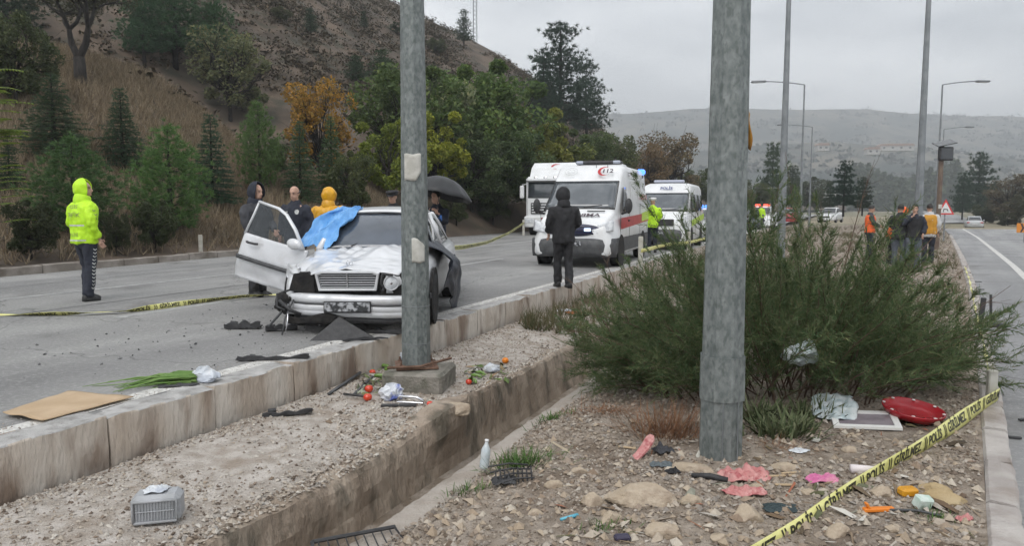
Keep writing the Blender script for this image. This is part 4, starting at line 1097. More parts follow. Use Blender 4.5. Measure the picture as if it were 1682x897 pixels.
def people():
    # 1 traffic officer on the far left, back half turned, facing right
    p = g(145, 494, .055)
    o = person('traffic officer in hooded yellow-green jacket and dark trousers, standing alone at left', p, R(150), 1.80, m_hiv, m_navy, hood=m_hiv, jlen=.86, bulk=1.18, voxel=.016, head_yaw=R(-48),
               feet=((.14, -.10, 0), (-.11, .05, 0)), armL=((.27, .05, 1.17), (.25, -.10, .95)), armR=((-.27, .06, 1.17), (-.25, -.06, .93)))
    kids = {c.name.split('.')[0]: c for c in bpy.data.objects if c.parent == o}
    jk = kids['jacket']; tr = kids['trousers']
    grey = mat('grey_print', (.20, .24, .10), .6)
    for txt, z, sz in (('POLİS', 1.40, .075), ('TRAFİK', 1.28, .085), ('POLİSİ', .99, .06)):
        M = Matrix.Translation((0, .3, z)) @ Euler((R(90), 0, R(180))).to_matrix().to_4x4()
        on_surface(jk, text_mesh(txt, sz), grey, o, M)
    for zz in (1.13, .91):
        bb = B(); bb.grid(18, 1, lambda i, j: ((i - .5) * .36, (j - .5) * .022, 0)); me = mesh('reflective_band', bb.v, bb.f)
        on_surface(jk, me, m_reflect, o, Matrix.Translation((0, .3, zz)) @ Euler((R(90), 0, R(180))).to_matrix().to_4x4(), name='reflective_band')
    for side in (1, -1):
        for k in range(12):                # chevrons down the outer trouser seams
            bb = B(); bb.add([(-.028, .012, 0), (0, -.006, 0), (.028, .012, 0), (.028, .03, 0), (0, .012, 0), (-.028, .03, 0)], [(0, 1, 4, 5), (1, 2, 3, 4)]); me = mesh('reflective_chevron', bb.v, bb.f)
            zc = .76 - k * .052
            on_surface(tr, me, m_reflect, o, Matrix.Translation((side * .4, -.03 - .05 * (k / 12) * (1 if side > 0 else -1), zc)) @ Euler((R(90), 0, R(90 * side))).to_matrix().to_4x4(), .6, .005, 'reflective_chevron')
        for k in range(6):
            bb = B(); bb.add([(-.022, .010, 0), (0, -.006, 0), (.022, .010, 0), (.022, .024, 0), (0, .008, 0), (-.022, .024, 0)], [(0, 1, 4, 5), (1, 2, 3, 4)]); me = mesh('reflective_chevron', bb.v, bb.f)
            on_surface(jk, me, grey, o, Matrix.Translation((side * .6, .03 - .02 * k, 1.34 - k * .06)) @ Euler((R(90), 0, R(90 * side))).to_matrix().to_4x4(), .6, .005, 'reflective_chevron')
    # 2 dark hooded man behind the open door
    p = g(425, 487, .03)
    person('man in grey-black hooded rain jacket standing behind the open car door', p, R(65), 1.80, m_char, m_black, hood=m_navy, jlen=.62, bulk=1.12, head_tilt=R(10),
           armL=((.26, -.05, 1.18), (.14, -.24, 1.05)), armR=((-.26, -.02, 1.18), (-.22, -.12, .95)))
    # 3 bald officer
    p = W(*uv(*g(489, 478, .03).xy), .03)
    o = person('balding man in dark police uniform looking down beside the raincoat', p, R(-14), 1.79, m_navy, m_navy, head_tilt=R(16), bulk=1.1,
               armL=((.28, .0, 1.17), (.26, -.08, .93)), armR=((-.28, .02, 1.17), (-.26, -.06, .93)))
    jk = [c for c in bpy.data.objects if c.parent == o and c.name.startswith('jacket')][0]
    bb = B(); bb.box((0, 0, 0), (.07, .02, .004)); on_surface(jk, mesh('name_tag', bb.v, bb.f), m_reflect, o, Matrix.Translation((-.10, -.4, 1.35)) @ Euler((R(90), 0, 0)).to_matrix().to_4x4(), name='name_tag')
    bb = B(); bb.lathe([(.03, 0), (.034, .004), (.0, .006)], 10, Matrix.Scale(1.25, 4, Vector((0, 1, 0)))); on_surface(jk, mesh('badge', bb.v, bb.f), m_reflect, o, Matrix.Translation((.10, -.4, 1.35)) @ Euler((R(90), 0, 0)).to_matrix().to_4x4(), name='badge')
    hb = B(); hb.tube([(-.076 * math.cos(t), .012 + .10 * math.sin(t), 0) for t in np.linspace(R(-25), R(205), 14)], [.004, .012, .016] + [.02] * 8 + [.016, .012, .004], 6, M=Matrix.Translation((0, -.025, 1.67)) @ Euler((R(16), 0, 0)).to_matrix().to_4x4())
    hb.ob('hair', m_hair, o, True)
    # 4 yellow raincoat from behind
    p = g(543, 474, .02)
    person('person in hooded yellow raincoat with their back turned at the car', p, R(168), 1.76, m_yel, m_black, hood=m_yel, jlen=.45, bulk=1.3, skirt=1.12, head_tilt=R(6), voxel=.02,
           armL=((.30, -.04, 1.16), (.20, -.22, 1.0)), armR=((-.30, -.04, 1.16), (-.20, -.22, 1.0)))
    # 5 man with cap behind the roof
    p = g(648, 463, 0)
    person('man in black with a dark cap looking over the car roof', p, R(-35), 1.78, m_black, m_black, hat=m_black, head_yaw=R(25), head_tilt=R(8), bulk=1.1)
    # 6 umbrella man
    p = g(718, 470, 0)
    o = person('man in dark police jacket under the umbrella right of the near left pole', p, R(-25), 1.77, m_navy, m_black, hair=m_hair, head_tilt=R(8), head_yaw=R(-10),
               armL=((.24, -.06, 1.20), (.17, -.22, 1.36)), armR=((-.26, 0, 1.17), (-.22, -.12, .98)))
    jk = [c for c in bpy.data.objects if c.parent == o and c.name.startswith('jacket')][0]
    bb = B(); bb.box((0, 0, 0), (.07, .10, .004)); on_surface(jk, mesh('sleeve_patch', bb.v, bb.f), mat('blue_patch', (.05, .16, .5), .6), o, Matrix.Translation((.27, -.4, 1.28)) @ Euler((R(90), 0, R(20))).to_matrix().to_4x4(), .6, name='sleeve_patch')
    hand = o.matrix_basis @ Vector((.16, -.25, 1.42)) if False else (Matrix.Translation(o.location) @ o.rotation_euler.to_matrix().to_4x4() @ Matrix.Scale(o.scale[0], 4)) @ Vector((.15, -.26, 1.42))
    um = empty('umbrella', hand, 0, 'black umbrella held open over a man in dark uniform', 'umbrella')
    um.rotation_euler = (R(-6), R(12), 0)
    c = B(); nseg = 8
    def cup(i, j):
        t = math.tau * i; rr = .60 * j; sc_ = 1 - .045 * j * (1 - abs(math.cos(nseg / 2 * t))) ** 1
        return (rr * math.cos(t) * sc_, rr * math.sin(t) * sc_, .62 - .34 * j ** 2.2 - .02 * j * abs(math.sin(nseg / 2 * t)))
    c.grid(48, 8, lambda i, j: cup(i, .02 + .98 * j)); oc = c.ob('canopy', mat('umbrella_cloth', (.012, .013, .014), .5, (.022, .023, .025), 5, .1, 30), um, True); mod(oc, 'SOLIDIFY', thickness=.003)
    c = B(); c.tube([(0, 0, -.1), (0, 0, .68)], .006, 8); c.ob('shaft', mat('dark_metal', (.06, .06, .065), .4, metal=.8), um)
    c = B(); c.tube([(0, 0, -.22), (0, 0, -.08)], .014, 8); c.ob('handle', m_vine, um, True)
    for k in range(nseg):
        c = B(); c.tube([cup(k / nseg, j) for j in np.linspace(.02, 1, 7)], .0035, 4); o2 = c.ob('rib', MATS['dark_metal'], um); o2.location = (0, 0, -.008)
    # 7 walker in black by the ambulance
    p = g(925, 472, .012)
    o = person('man in black hooded jacket walking on the kerb before the ambulance', p, R(-168), 1.78, m_black, m_black, hood=m_black, bulk=1.12, jlen=.80, voxel=.018, head_yaw=R(-25), head_tilt=R(12),
           feet=((.07, -.12, 0), (-.07, .14, 0)), knees=((.09, -.07, .48), (-.09, .02, .46)), armL=((.28, .0, 1.17), (.24, -.14, .98)), armR=((-.29, -.02, 1.17), (-.20, -.20, 1.02)))
    # 8 officer in hi-vis beside the minibus
    p = g(1071, 415, .0)
    person('officer in yellow-green vest and white cap between ambulance and minibus', p, R(170), 1.76, m_hiv, m_navy, hat=mat('white_cap', (.7, .7, .7), .6), jlen=.82, bulk=1.05, head_yaw=R(-30), armR=((-.27, -.02, 1.18), (-.18, -.2, 1.05)))
    # 9-13 group on the median
    GP = 'men gathered on the median'
    q = g(1427, 424, -.2); q.z = gz(q.x, q.y)
    person('man in dark clothes and bright orange vest at the left of the median group', q, R(75), 1.74, m_char, m_navy, vest=m_org, hair=m_hair, head_tilt=R(18), group=GP, armL=((.25, -.08, 1.2), (.10, -.28, 1.12)), armR=((-.25, -.06, 1.2), (-.12, -.28, 1.10)))
    q = g(1463, 434, -.2); q.z = gz(q.x, q.y)
    person('person in orange jacket bending down in the median group', q, R(95), 1.70, m_org, m_black, hood=m_org, lean=R(26), head_tilt=R(30), group=GP, armL=((.22, -.36, 1.16), (.16, -.48, .96)), armR=((-.22, -.36, 1.16), (-.16, -.48, .96)))
    q = g(1475, 441, -.2); q.z = gz(q.x, q.y)
    person('man in dark jacket seen from behind in the median group', q, R(150), 1.76, m_black, m_jean, hair=m_hair, lean=R(8), group=GP, bulk=1.08, armL=((.25, -.12, 1.2), (.14, -.30, 1.1)), armR=((-.25, -.12, 1.2), (-.14, -.30, 1.1)))
    q = g(1498, 442, -.2); q.z = gz(q.x, q.y)
    person('man in dark vest and grey trousers facing the camera, hand at his face', q, R(-20), 1.77, m_navy, m_jean, hair=m_hair, vest=m_black, group=GP, head_yaw=R(-12), head_tilt=R(8), armR=((-.27, -.08, 1.22), (-.08, -.2, 1.46)), armL=((.27, -.02, 1.18), (.2, -.16, .98)))
    q = g(1523, 433, -.2); q.z = gz(q.x, q.y)
    person('man in mustard padded vest seen from behind at the right of the group', q, R(165), 1.76, mat('pale_sleeve', (.5, .5, .5), .7), m_navy, vest=m_mus, hair=m_hair, group=GP, bulk=1.06)
    # far officers
    q = at(1250, 377, 52)
    person('distant officer in yellow-green vest before the vehicle with red lights', q, R(10), 1.76, m_hiv, m_navy, hat=m_navy, voxel=.03)
    q = at(1238, 379, 51)
    person('distant figure in dark clothes beside the far yellow-green officer', q, R(30), 1.74, m_black, m_black, hair=m_hair, voxel=.03)
people()
# ================================================================ VEHICLES
m_silver = mat('silver_white_paint', (.60, .61, .63), .28, (.66, .67, .69), 2.5, metal=.12, coat=.5, c3=(.40, .38, .36), s3=7, a3=.22)
m_vanw = mat('white_vehicle_paint', (.74, .75, .76), .35, (.66, .67, .67), 2.0, coat=.3, c3=(.5, .49, .47), s3=3, a3=.2)
m_chrome = mat('chrome', (.7, .7, .72), .15, metal=1.0)
m_glass = mat('dark_glass', (.018, .022, .027), .06, spec=.8, coat=.3)
m_glass2 = mat('windscreen_glass', (.06, .07, .08), .05, (.14, .155, .165), 1.3, spec=.9, coat=.5, lo=.45, hi=.7)
m_tyre = mat('tyre', (.016, .016, .017), .85, (.03, .03, .03), 30)
m_rim = mat('wheel_rim', (.38, .39, .40), .4, (.25, .25, .26), 12, metal=.7)
m_plast = mat('black_plastic', (.022, .022, .024), .6, (.04, .04, .042), 20, .2, 60)
m_grayp = mat('grey_plastic', (.055, .057, .06), .6, (.085, .087, .09), 9)
m_lens = mat('headlamp_lens', (.72, .74, .76), .08, (.5, .52, .55), 14, spec=.8, coat=.6)
m_red = mat('vehicle_red', (.45, .02, .025), .4, (.38, .018, .02), 4)
m_shade_black = mat('shade_black', (.006, .006, .007), .9, (.02, .018, .016), 9, .6, 20)  # near-black that stands for shade in hollows; dark parts and gaps share it
m_lgrn = mat('lime_stripe', (.45, .65, .04), .4)
m_blue = mat('blue_lamp', (.02, .08, .45), .2, emit=(.08, .25, 1), estr=2.0)
m_redl = mat('red_lamp', (.5, .02, .02), .2, emit=(1, .08, .05), estr=3.0)
def wheel(parent, c, r=.31, wd=.2, name='wheel', rot=(0, 0, 0), rim=m_rim):
    e = bpy.data.objects.new(name, None); col.objects.link(e); e.parent = parent; e.location = c; e.rotation_euler = rot
    MR = Euler((0, R(90), 0)).to_matrix().to_4x4()
    b = B(); b.lathe([(r * .62, -wd / 2), (r * .93, -wd / 2), (r, -wd * .36), (r * 1.005, 0), (r, wd * .36), (r * .93, wd / 2), (r * .62, wd / 2)], 28, MR, cap=False); b.ob('tyre', m_tyre, e, True)
    b = B(); b.lathe([(r * .63, -wd * .46), (r * .55, -wd * .38), (r * .2, -wd * .30), (.01, -wd * .30)], 24, MR, cap=False); b.lathe([(r * .63, wd * .46), (r * .55, wd * .38), (r * .2, wd * .30), (.01, wd * .30)], 24, MR, cap=False)
    for k in range(7):
        a = math.tau * k / 7
        for s in (-1, 1): b.box((s * wd * .37, r * .36 * math.cos(a), r * .36 * math.sin(a)), (wd * .1, r * .40, r * .13), .006, rot=(a, 0, 0))
    b.ob('rim', rim, e, True)
    return e
def lowbody(b, st, wig=0.0, seed=0):
    rings = []
    for y, hw, zb, zs, zt in st:
        half = [(hw * .80, zb), (hw * .97, zb + .05), (hw, zb + (zs - zb) * .35), (hw * .995, zb + (zs - zb) * .7), (hw * .96, zs), (hw * .80, zs + (zt - zs) * .75), (hw * .40, zt - .004), (0, zt)]
        ring = [(x, y, z) for x, z in half] + [(-x, y, z) for x, z in half[-2::-1]]
        rings.append([(x + wig * mnoise.noise((x * 3 + seed, yy * 3, z * 3)), yy + wig * mnoise.noise((x * 3, yy * 3 + seed, z * 3)), z) for x, yy, z in ring])
    b.loft(rings)
def arch_discs(e, r, spots, hw):            # flat black discs, painted as the shade inside the wheel housings
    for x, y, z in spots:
        b = B(); b.lathe([(r, -.015), (r, .015)], 24, Matrix.Translation((x, y, z)) @ Euler((0, R(90), 0)).to_matrix().to_4x4()); b.ob('wheel_arch_shade', m_shade_black, e)
def pane(name, pts, m, parent, off=0.0, n=6, bulge=0.0, thick=.006):
    """glass from four corners (bl, br, tr, tl)"""
    p = [Vector(q) for q in pts]; nn = (p[1] - p[0]).cross(p[3] - p[0]).normalized()
    b = B(); b.grid(n, n, lambda i, j: (p[0].lerp(p[1], i)).lerp(p[3].lerp(p[2], i), j) + nn * (off + bulge * math.sin(i * math.pi) * math.sin(j * math.pi)))
    o = b.ob(name, m, parent, True); mod(o, 'SOLIDIFY', thickness=thick, offset=-1)
    return o
def lettering(txt, size, m, parent, M, name='lettering', bold=0.0, flip=False):
    me = text_mesh(txt, size, bold)
    o = link(name, me, m, parent); o.matrix_basis = M @ (Matrix.Scale(-1, 4, Vector((1, 0, 0))) if flip else Matrix())
    return o
def facing(p, ax, ay):                      # matrix with text x along ax and y along ay
    ax = Vector(ax).normalized(); ay = Vector(ay).normalized(); az = ax.cross(ay).normalized(); ay = az.cross(ax)
    M = Matrix((ax, ay, az)).transposed().to_4x4(); M.translation = Vector(p); return M

# ---------------------------------------------------------------- the wrecked saloon
def wrecked_car():
    e = empty('wrecked_car', (-1.87, 8.40, 0.0), R(-.5), 'wrecked silver-white saloon car with crumpled bonnet and open door beside the kerb', 'car')
    st = [(.16, .70, .24, .56, .60), (.30, .82, .22, .64, .68), (.55, .885, .21, .72, .77), (.95, .90, .2, .79, .84), (1.40, .90, .2, .85, .89), (2.2, .90, .2, .90, .92), (3.4, .90, .2, .92, .95), (4.0, .89, .22, .91, .98), (4.5, .86, .25, .89, .97), (4.72, .80, .3, .84, .92), (4.80, .70, .35, .78, .84)]
    b = B(); lowbody(b, st, .02, 3); o = b.ob('body_shell', m_silver, e, True); smoothed(o)
    # bonnet, pushed up and creased
    def hd(i, j):
        y = .13 + 1.30 * j; hw = .56 + .19 * j; x = (i - .5) * 2 * hw; t = (i - .5) * 2
        z = .735 + .195 * j - .055 * t * t * (1 - .3 * j) + .010
        z += .02 * math.sin(26 * (t - .4 * j)) * math.exp(-((t + .35) / .35) ** 2) * j + .055 * math.exp(-((t - .30) / .22) ** 2 - ((j - .72) / .22) ** 2) + .035 * math.exp(-((t + .55) / .2) ** 2 - ((j - .25) / .2) ** 2)
        z += .03 * (.5 - abs(mnoise.noise((x * 3.2, y * 4.5, 2)))) * (.4 + j * .6) + .05 * (.35 - abs(t - .15 - .5 * (j - .5))) * math.exp(-((t - .15 - .5 * (j - .5)) / .12) ** 2) + .012 * mnoise.noise((x * 10, y * 9, 6)) - .05 * max(0, -t - .62) * (1 - j) * 2
        return (x, y, z)
    b = B(); b.grid(40, 36, hd); o = b.ob('bonnet', m_silver, e, True); mod(o, 'SOLIDIFY', thickness=.012, offset=-1)
    # solid black block painted as engine bay darkness behind grille and lamps
    b = B(); b.box((0, .30, .52), (1.36, .30, .36), .02); b.ob('engine_bay_shade', m_shade_black, e)
    # grille: surround, slats and centre bar
    gr = bpy.data.objects.new('grille', None); col.objects.link(gr); gr.parent = e; gr.location = (-.03, .10, .62); gr.rotation_euler = (R(8), 0, R(1))
    out = [(-.335, -.115), (.335, -.115), (.372, .095), (.30, .118), (-.30, .118), (-.372, .095)]
    inn = [(-.305, -.090), (.305, -.090), (.338, .072), (.285, .090), (-.285, .090), (-.338, .072)]
    b = B(); v = [(x, yy, z) for yy in (-.03, .03) for x, z in out] + [(x, yy, z) for yy in (-.03, .03) for x, z in inn]; f = []
    for k in range(6):
        q = (k + 1) % 6
        f += [(k, q, 12 + q, 12 + k), (6 + q, 6 + k, 18 + k, 18 + q), (k, 6 + k, 6 + q, q), (12 + k, 12 + q, 18 + q, 18 + k)]
    b.add(v, f); o = b.ob('surround', m_silver, gr); mod(o, 'BEVEL', width=.008, segments=2)
    for k in range(6):
        z = -.076 + k * .0285; hw = .308 + .030 * (z + .09) / .17
        b = B(); b.box((0, 0, z), (hw * 2 - .004, .022, .0085), .002); b.ob('slat', mat('satin_slat', (.55, .56, .58), .4, metal=.4), gr)
    b = B(); b.box((0, -.006, 0), (.014, .035, .176), .003); b.ob('centre_bar', m_chrome, gr)
    b = B(); b.box((0, .035, 0), (.62, .01, .18)); b.ob('backing', m_shade_black, gr)
    # star ornament on the bonnet edge
    b = B(); n = 24; b.tube([(.038 * math.cos(math.tau * k / n), 0, .038 * math.sin(math.tau * k / n)) for k in range(n + 1)], .0035, 6, cap=False)
    for k in range(3):
        a = R(90 + 120 * k); b.tube([(0, 0, 0), (.037 * math.cos(a), 0, .037 * math.sin(a))], [.006, .002], 5)
    b.tube([(0, 0, -.06), (0, 0, -.036)], [.008, .004], 6); b.ob('star_emblem', m_chrome, e, True, loc=(-.03, .22, .81))
    # bumper with trim strips and lower lip
    bp = bpy.data.objects.new('bumper', None); col.objects.link(bp); bp.parent = e; bp.rotation_euler = (0, R(1.2), 0)
    def bar(b, prof, x0, x1, yo=0.0, n=34):
        rings = []
        for i in range(n + 1):
            x = x0 + (x1 - x0) * i / n; cv = .16 * (abs(x) / .88) ** 3.2; dm = .09 * math.exp(-((x + .72) / .16) ** 2) + .02 * math.exp(-((x + .3) / .1) ** 2)
            rings.append([(x, yy + cv + yo + .012 * mnoise.noise((x * 4, z * 5, 1)) + dm, z + .010 * mnoise.noise((x * 3, 0, z * 2))) for yy, z in prof])
        b.loft(rings)
    b = B(); bar(b, [(.02, .465), (-.03, .455), (-.045, .42), (-.045, .375), (-.035, .365), (-.035, .355), (-.05, .345), (-.05, .29), (-.042, .28), (-.042, .27), (-.045, .26), (-.035, .225), (.0, .205), (.06, .20), (.08, .465)], -.74, .87); b.ob('bumper_skin', m_silver, bp, True)
    b = B(); bar(b, [(-.052, .373), (-.060, .366), (-.060, .352), (-.052, .346), (-.03, .346), (-.03, .373)], -.66, .86); b.ob('trim_strip', m_grayp, bp, True)
    b = B(); bar(b, [(.0, .203), (.01, .14), (.06, .13), (.09, .20)], -.60, .80); b.ob('lower_lip', m_plast, bp, True)
    b = B(); b.box((0, -.066, .335), (.54, .016, .135), .006); b.ob('plate_holder', m_plast, e)
    m_pl = mat('blurred_plate', (.03, .032, .035), .5, (.40, .41, .43), 20, lo=.44, hi=.62, detail=1)
    b = B(); b.box((0, -.0775, .338), (.515, .006, .105), .003); b.ob('number_plate', m_pl, e)
    # headlamps: the left one (in the picture) is gone, the right one hangs in its socket
    for x, r_, yy in ((.475, .088, .10), (.68, .095, .18)):
        h = bpy.data.objects.new('headlamp', None); col.objects.link(h); h.parent = e; h.location = (x, yy, .595); h.rotation_euler = (R(90 + 8), 0, R(12))
        b = B(); b.lathe([(r_ * .98, -.05), (r_ * 1.02, 0), (r_ * 1.0, .012), (r_ * .88, .014), (r_ * .86, .0)], 26, cap=False); b.ob('lamp_ring', m_silver, h, True)
        b = B(); b.lathe([(r_ * .88, .0), (r_ * .7, .012), (r_ * .35, .02), (.003, .022)], 24, cap=False); b.ob('lamp_lens', m_lens, h, True)
        b = B(); b.ell((0, 0, .012), (r_ * .3, r_ * .3, .012), 12, 8); b.ob('lamp_bulb', m_chrome, h, True)
    b = B()
    for t in np.linspace(0, 1, 14): pass
    b.tube([(.37 + .02 * math.sin(8 * t), .07 + .01 * math.cos(5 * t), .50 + .20 * t) if t < .5 else (.37 + (t - .5) * .26, .07, .70 - (t - .5) * .02) for t in np.linspace(0, 1, 12)], .016, 6); b.ob('torn_seal', m_plast, e, True)
    b = B(); b.prism([(-.72, .50), (-.42, .47), (-.43, .66), (-.50, .72), (-.66, .70)], .10, Matrix.Translation((0, .17, 0))); b.ob('lamp_socket_shade', m_shade_black, e)  # solid black block, colour standing for the shade in the empty socket
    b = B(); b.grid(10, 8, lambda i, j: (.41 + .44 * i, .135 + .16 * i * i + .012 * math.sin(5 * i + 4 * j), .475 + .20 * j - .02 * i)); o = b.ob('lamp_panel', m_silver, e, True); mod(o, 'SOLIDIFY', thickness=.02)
    b = B(); b.grid(16, 4, lambda i, j: (-.70 + .66 * i, -.058 + .05 * (1 - i) ** 2 + .01 * math.sin(9 * i), .135 + (.10 - .03 * math.sin(7 * i)) * j)); o = b.ob('opening_shade_sheet', m_shade_black, e, True); mod(o, 'SOLIDIFY', thickness=.012)  # dark sheet laid over the bumper, painted as the shade of an opening
    b = B(); b.grid(14, 10, lambda i, j: (-.48 - .36 * i, .10 + .34 * i + .04 * math.sin(7 * i + 3 * j), .70 - .30 * j * (1 - .45 * i) + .03 * math.sin(9 * j + 4 * i) - .02 + (.05 * (1 - j) * i))); 
    b2 = B(); b2.grid(16, 12, lambda i, j: (-.62 - .26 * i + .02 * math.sin(8 * j), .16 + .42 * i + .035 * math.sin(6 * i + 5 * j), .745 + .06 * i - .22 * j * (.35 + .65 * i) + .025 * math.sin(5 * i + 9 * j))); o = b2.ob('crumpled_wing', m_silver, e, True); mod(o, 'SOLIDIFY', thickness=.01)
    # torn suspension and wires at the front left corner
    for k, (pts, r_, m_) in enumerate((([(-.70, .15, .42), (-.80, .05, .25), (-.92, -.02, .10)], .014, m_grayp), ([(-.66, .10, .40), (-.72, -.05, .2), (-.74, -.1, .02)], .010, m_grayp), ([(-.6, .2, .45), (-.78, .1, .38), (-.9, .2, .30)], .03, m_shade_black),
                                    ([(-.70, .02, .36), (-.68, -.08, .18), (-.70, -.12, .03)], .007, m_chrome), ([(-.74, .2, .5), (-.86, .12, .46), (-.82, .0, .33), (-.72, -.04, .3)], .012, m_plast), ([(-.55, .0, .24), (-.66, -.05, .3), (-.8, .02, .4)], .02, m_plast))):
        b = B(); b.tube(pts, r_, 7); b.ob('torn_strut', m_, e, True)
    b = B(); b.ell((-.80, .14, .36), (.09, .10, .12), 10, 8); b.ell((-.74, .05, .30), (.05, .06, .07), 8, 6); o = b.ob('bent_hub', m_shade_black, e, True)
    # glasshouse
    pane('windscreen', ((-.67, 1.40, .925), (.67, 1.40, .925), (.545, 2.14, 1.385), (-.545, 2.14, 1.385)), mat('dark_windscreen', (.035, .045, .06), .08, (.075, .09, .115), 1.6, spec=.7, coat=.4), e, 0, 10, .05)  # dark bluish glass, paler in random patches
    pane('rear_window', ((.60, 4.02, .96), (-.60, 4.02, .96), (-.50, 3.38, 1.355), (.50, 3.38, 1.355)), m_glass, e, 0, 8, .04)
    b = B()
    def rf(i, j):
        t = (i - .5) * 2; y = 2.10 + 1.32 * j; hw = .56 + .03 * math.sin(j * math.pi)
        return (t * hw, y, 1.395 + .085 * math.sin(math.pi * (.10 + .82 * j)) - .035 * t * t - .035 * max(0, abs(t) - .9) * 8)
    b.grid(20, 14, rf); o = b.ob('roof', m_silver, e, True); mod(o, 'SOLIDIFY', thickness=.03, offset=-1)
    for s in (-1, 1):
        for nm, pts in (('pillar', [(s * .70, 1.38, .91), (s * .62, 1.80, 1.20), (s * .56, 2.14, 1.395)]), ('pillar', [(s * .78, 2.62, .93), (s * .60, 2.68, 1.38)]), ('pillar', [(s * .56, 3.40, 1.37), (s * .64, 3.75, 1.18), (s * .70, 4.08, .96)])):
            b = B(); b.tube(pts, .034, 8, sx=1.3); b.ob(nm, m_silver, e, True)
        q = ((s * .80, 1.62, .93), (s * .79, 2.60, .94), (s * .60, 2.66, 1.345), (s * .585, 2.16, 1.34)); q2 = ((s * .79, 2.66, .94), (s * .78, 3.72, .95), (s * .60, 3.36, 1.34), (s * .60, 2.72, 1.345))
        if s < 0: q = (q[1], q[0], q[3], q[2]); q2 = (q2[1], q2[0], q2[3], q2[2])
        if s > 0: pane('side_window', q, m_glass, e, 0, 5, .01)
        pane('side_window', q2, m_glass, e, 0, 5, .01)
    b = B(); b.box((-.35, 2.2, .95), (.5, .5, .5), .1); b.box((.38, 2.2, .95), (.5, .5, .5), .1); b.ob('seats', m_plast, e)
    b = B(); b.tube([(-.28, 1.42, .955), (-.02, 1.62, 1.06), (.0, 2.0, 1.28)], .008, 5); b.ob('wiper', m_plast, e)
    b = B(); b.grid(8, 2, lambda i, j: (.10 + .16 * i, 2.05 + .03 * j, 1.33 + .02 * j + .004 * math.sin(6 * i))); b.ob('visor_sticker', mat('orange_sticker', (.5, .2, .1), .6), e)
    # wheels
    arch_discs(e, .36, [(.885, .86, .36), (-.885, .86, .36), (.885, 3.70, .34), (-.885, 3.70, .34)], .9)
    wheel(e, (.80, .86, .33), .325, .21); wheel(e, (-.80, .80, .31), .325, .21, rot=(0, R(-6), R(24)))
    wheel(e, (.80, 3.70, .325), .325, .21); wheel(e, (-.80, 3.70, .325), .325, .21)
    # open front door, hinged at the left of the picture, bent upwards at its tip
    d = bpy.data.objects.new('open_door', None); col.objects.link(d); d.parent = e; d.location = (-.90, 1.36, .62)
    # local frame of the door: x along from the hinge outwards, z up, y = thickness (outer skin to -y)
    d.rotation_euler = Euler((0, R(10), R(180 - 27))).to_quaternion().to_euler()
    d.rotation_euler = (Matrix.Rotation(R(-27), 4, 'Z') @ Matrix.Rotation(R(9), 4, 'Y') @ Matrix.Scale(-1, 4, Vector((1, 0, 0)))).to_euler() if False else (0, R(12), R(-25))
    def sk(i, j):                            # x runs to -x (outwards), built mirrored
        s = 1.10 * i; z = -.34 + .62 * j; r_ = -.03 * math.sin(j * math.pi) - .02 * math.sin(i * math.pi * .9)
        dent = .03 * math.exp(-((i - .78) / .2) ** 2 - ((j - .12) / .14) ** 2) + .018 * mnoise.noise((s * 5, z * 6, 3)) * (1 - j)
        return (-s - .10 * (1 - j) * i, r_ + dent, z - .03 * i * (1 - j) ** 2)
    b = B(); b.grid(30, 22, sk); o = b.ob('door_skin', m_silver, d, True); mod(o, 'SOLIDIFY', thickness=.055, offset=-1 if False else 1)
    b = B(); b.grid(16, 2, lambda i, j: (-.02 - 1.11 * i, -.062 - .02 * math.sin(i * 2.8), -.075 + .055 * j)); o = b.ob('side_moulding', m_grayp, d, True); mod(o, 'SOLIDIFY', thickness=.02)
    b = B(); b.tube([(-.78, -.075, .19), (-.82, -.095, .185), (-.94, -.095, .18), (-.98, -.07, .18)], .016, 8, sx=1.3); b.ob('door_handle', m_plast, d, True)
    b = B(); b.tube([(-.06, 0, .28), (-.26, .03, .50), (-.46, .05, .66), (-.62, .06, .715), (-.98, .07, .735)], .020, 7, sx=1.4); b.tube([(-.98, .07, .735), (-1.04, .04, .5), (-1.10, 0, .27)], .017, 7); b.ob('window_frame', m_silver, d, True)
    b = B(); b.add([(-.10, .015, .28), (-1.08, .015, .28), (-1.02, .045, .5), (-.97, .065, .72), (-.63, .055, .70), (-.47, .045, .645), (-.27, .03, .49)], [(0, 1, 2, 3, 4, 5, 6)]); o = b.ob('door_window', mat('tinted_side_glass', (.05, .06, .065), .05, spec=.7, alpha=.45), d)
    b = B(); b.ell((-.14, -.10, .34), (.12, .05, .075), 14, 10); b.tube([(-.06, -.03, .30), (-.12, -.08, .31)], .025, 6); b.ob('door_mirror', m_silver, d, True)
    # blue tarpaulin over the left pillar
    def tp(i, j):
        top = Vector((-.62 + .36 * i, 2.16 + .08 * i, 1.44 + .015 * i)); bot = Vector((-1.06 + .53 * i, 1.44 - .05 * i, .88 + .045 * i))
        p = top.lerp(bot, j); p.z += .07 * math.sin(j * math.pi) + .04 * math.sin(11 * i + 3 * j) * (.3 + j) + .06 * (.4 - abs(mnoise.noise((i * 6, j * 4, 1)))) + .03 * (.4 - abs(mnoise.noise((i * 14, j * 9, 5)))); p.y -= .05 * math.sin(j * math.pi) + .03 * math.sin(12 * i + 5 * j); p.x += .03 * math.sin(11 * j + 4 * i)
        return p
    t = empty('tarpaulin', (0, 0, 0), 0, 'crumpled blue plastic sheet spread over the windscreen pillar of the wreck', 'tarpaulin'); t.matrix_basis = e.matrix_basis.copy(); t.location = e.location; t.rotation_euler = e.rotation_euler
    b = B(); b.grid(40, 44, tp); m_tarp = mat('blue_tarp', (.10, .30, .62), .4, (.17, .40, .74), 6, .4, 14); o = b.ob('sheet', m_tarp, t, True); mod(o, 'SOLIDIFY', thickness=.004)
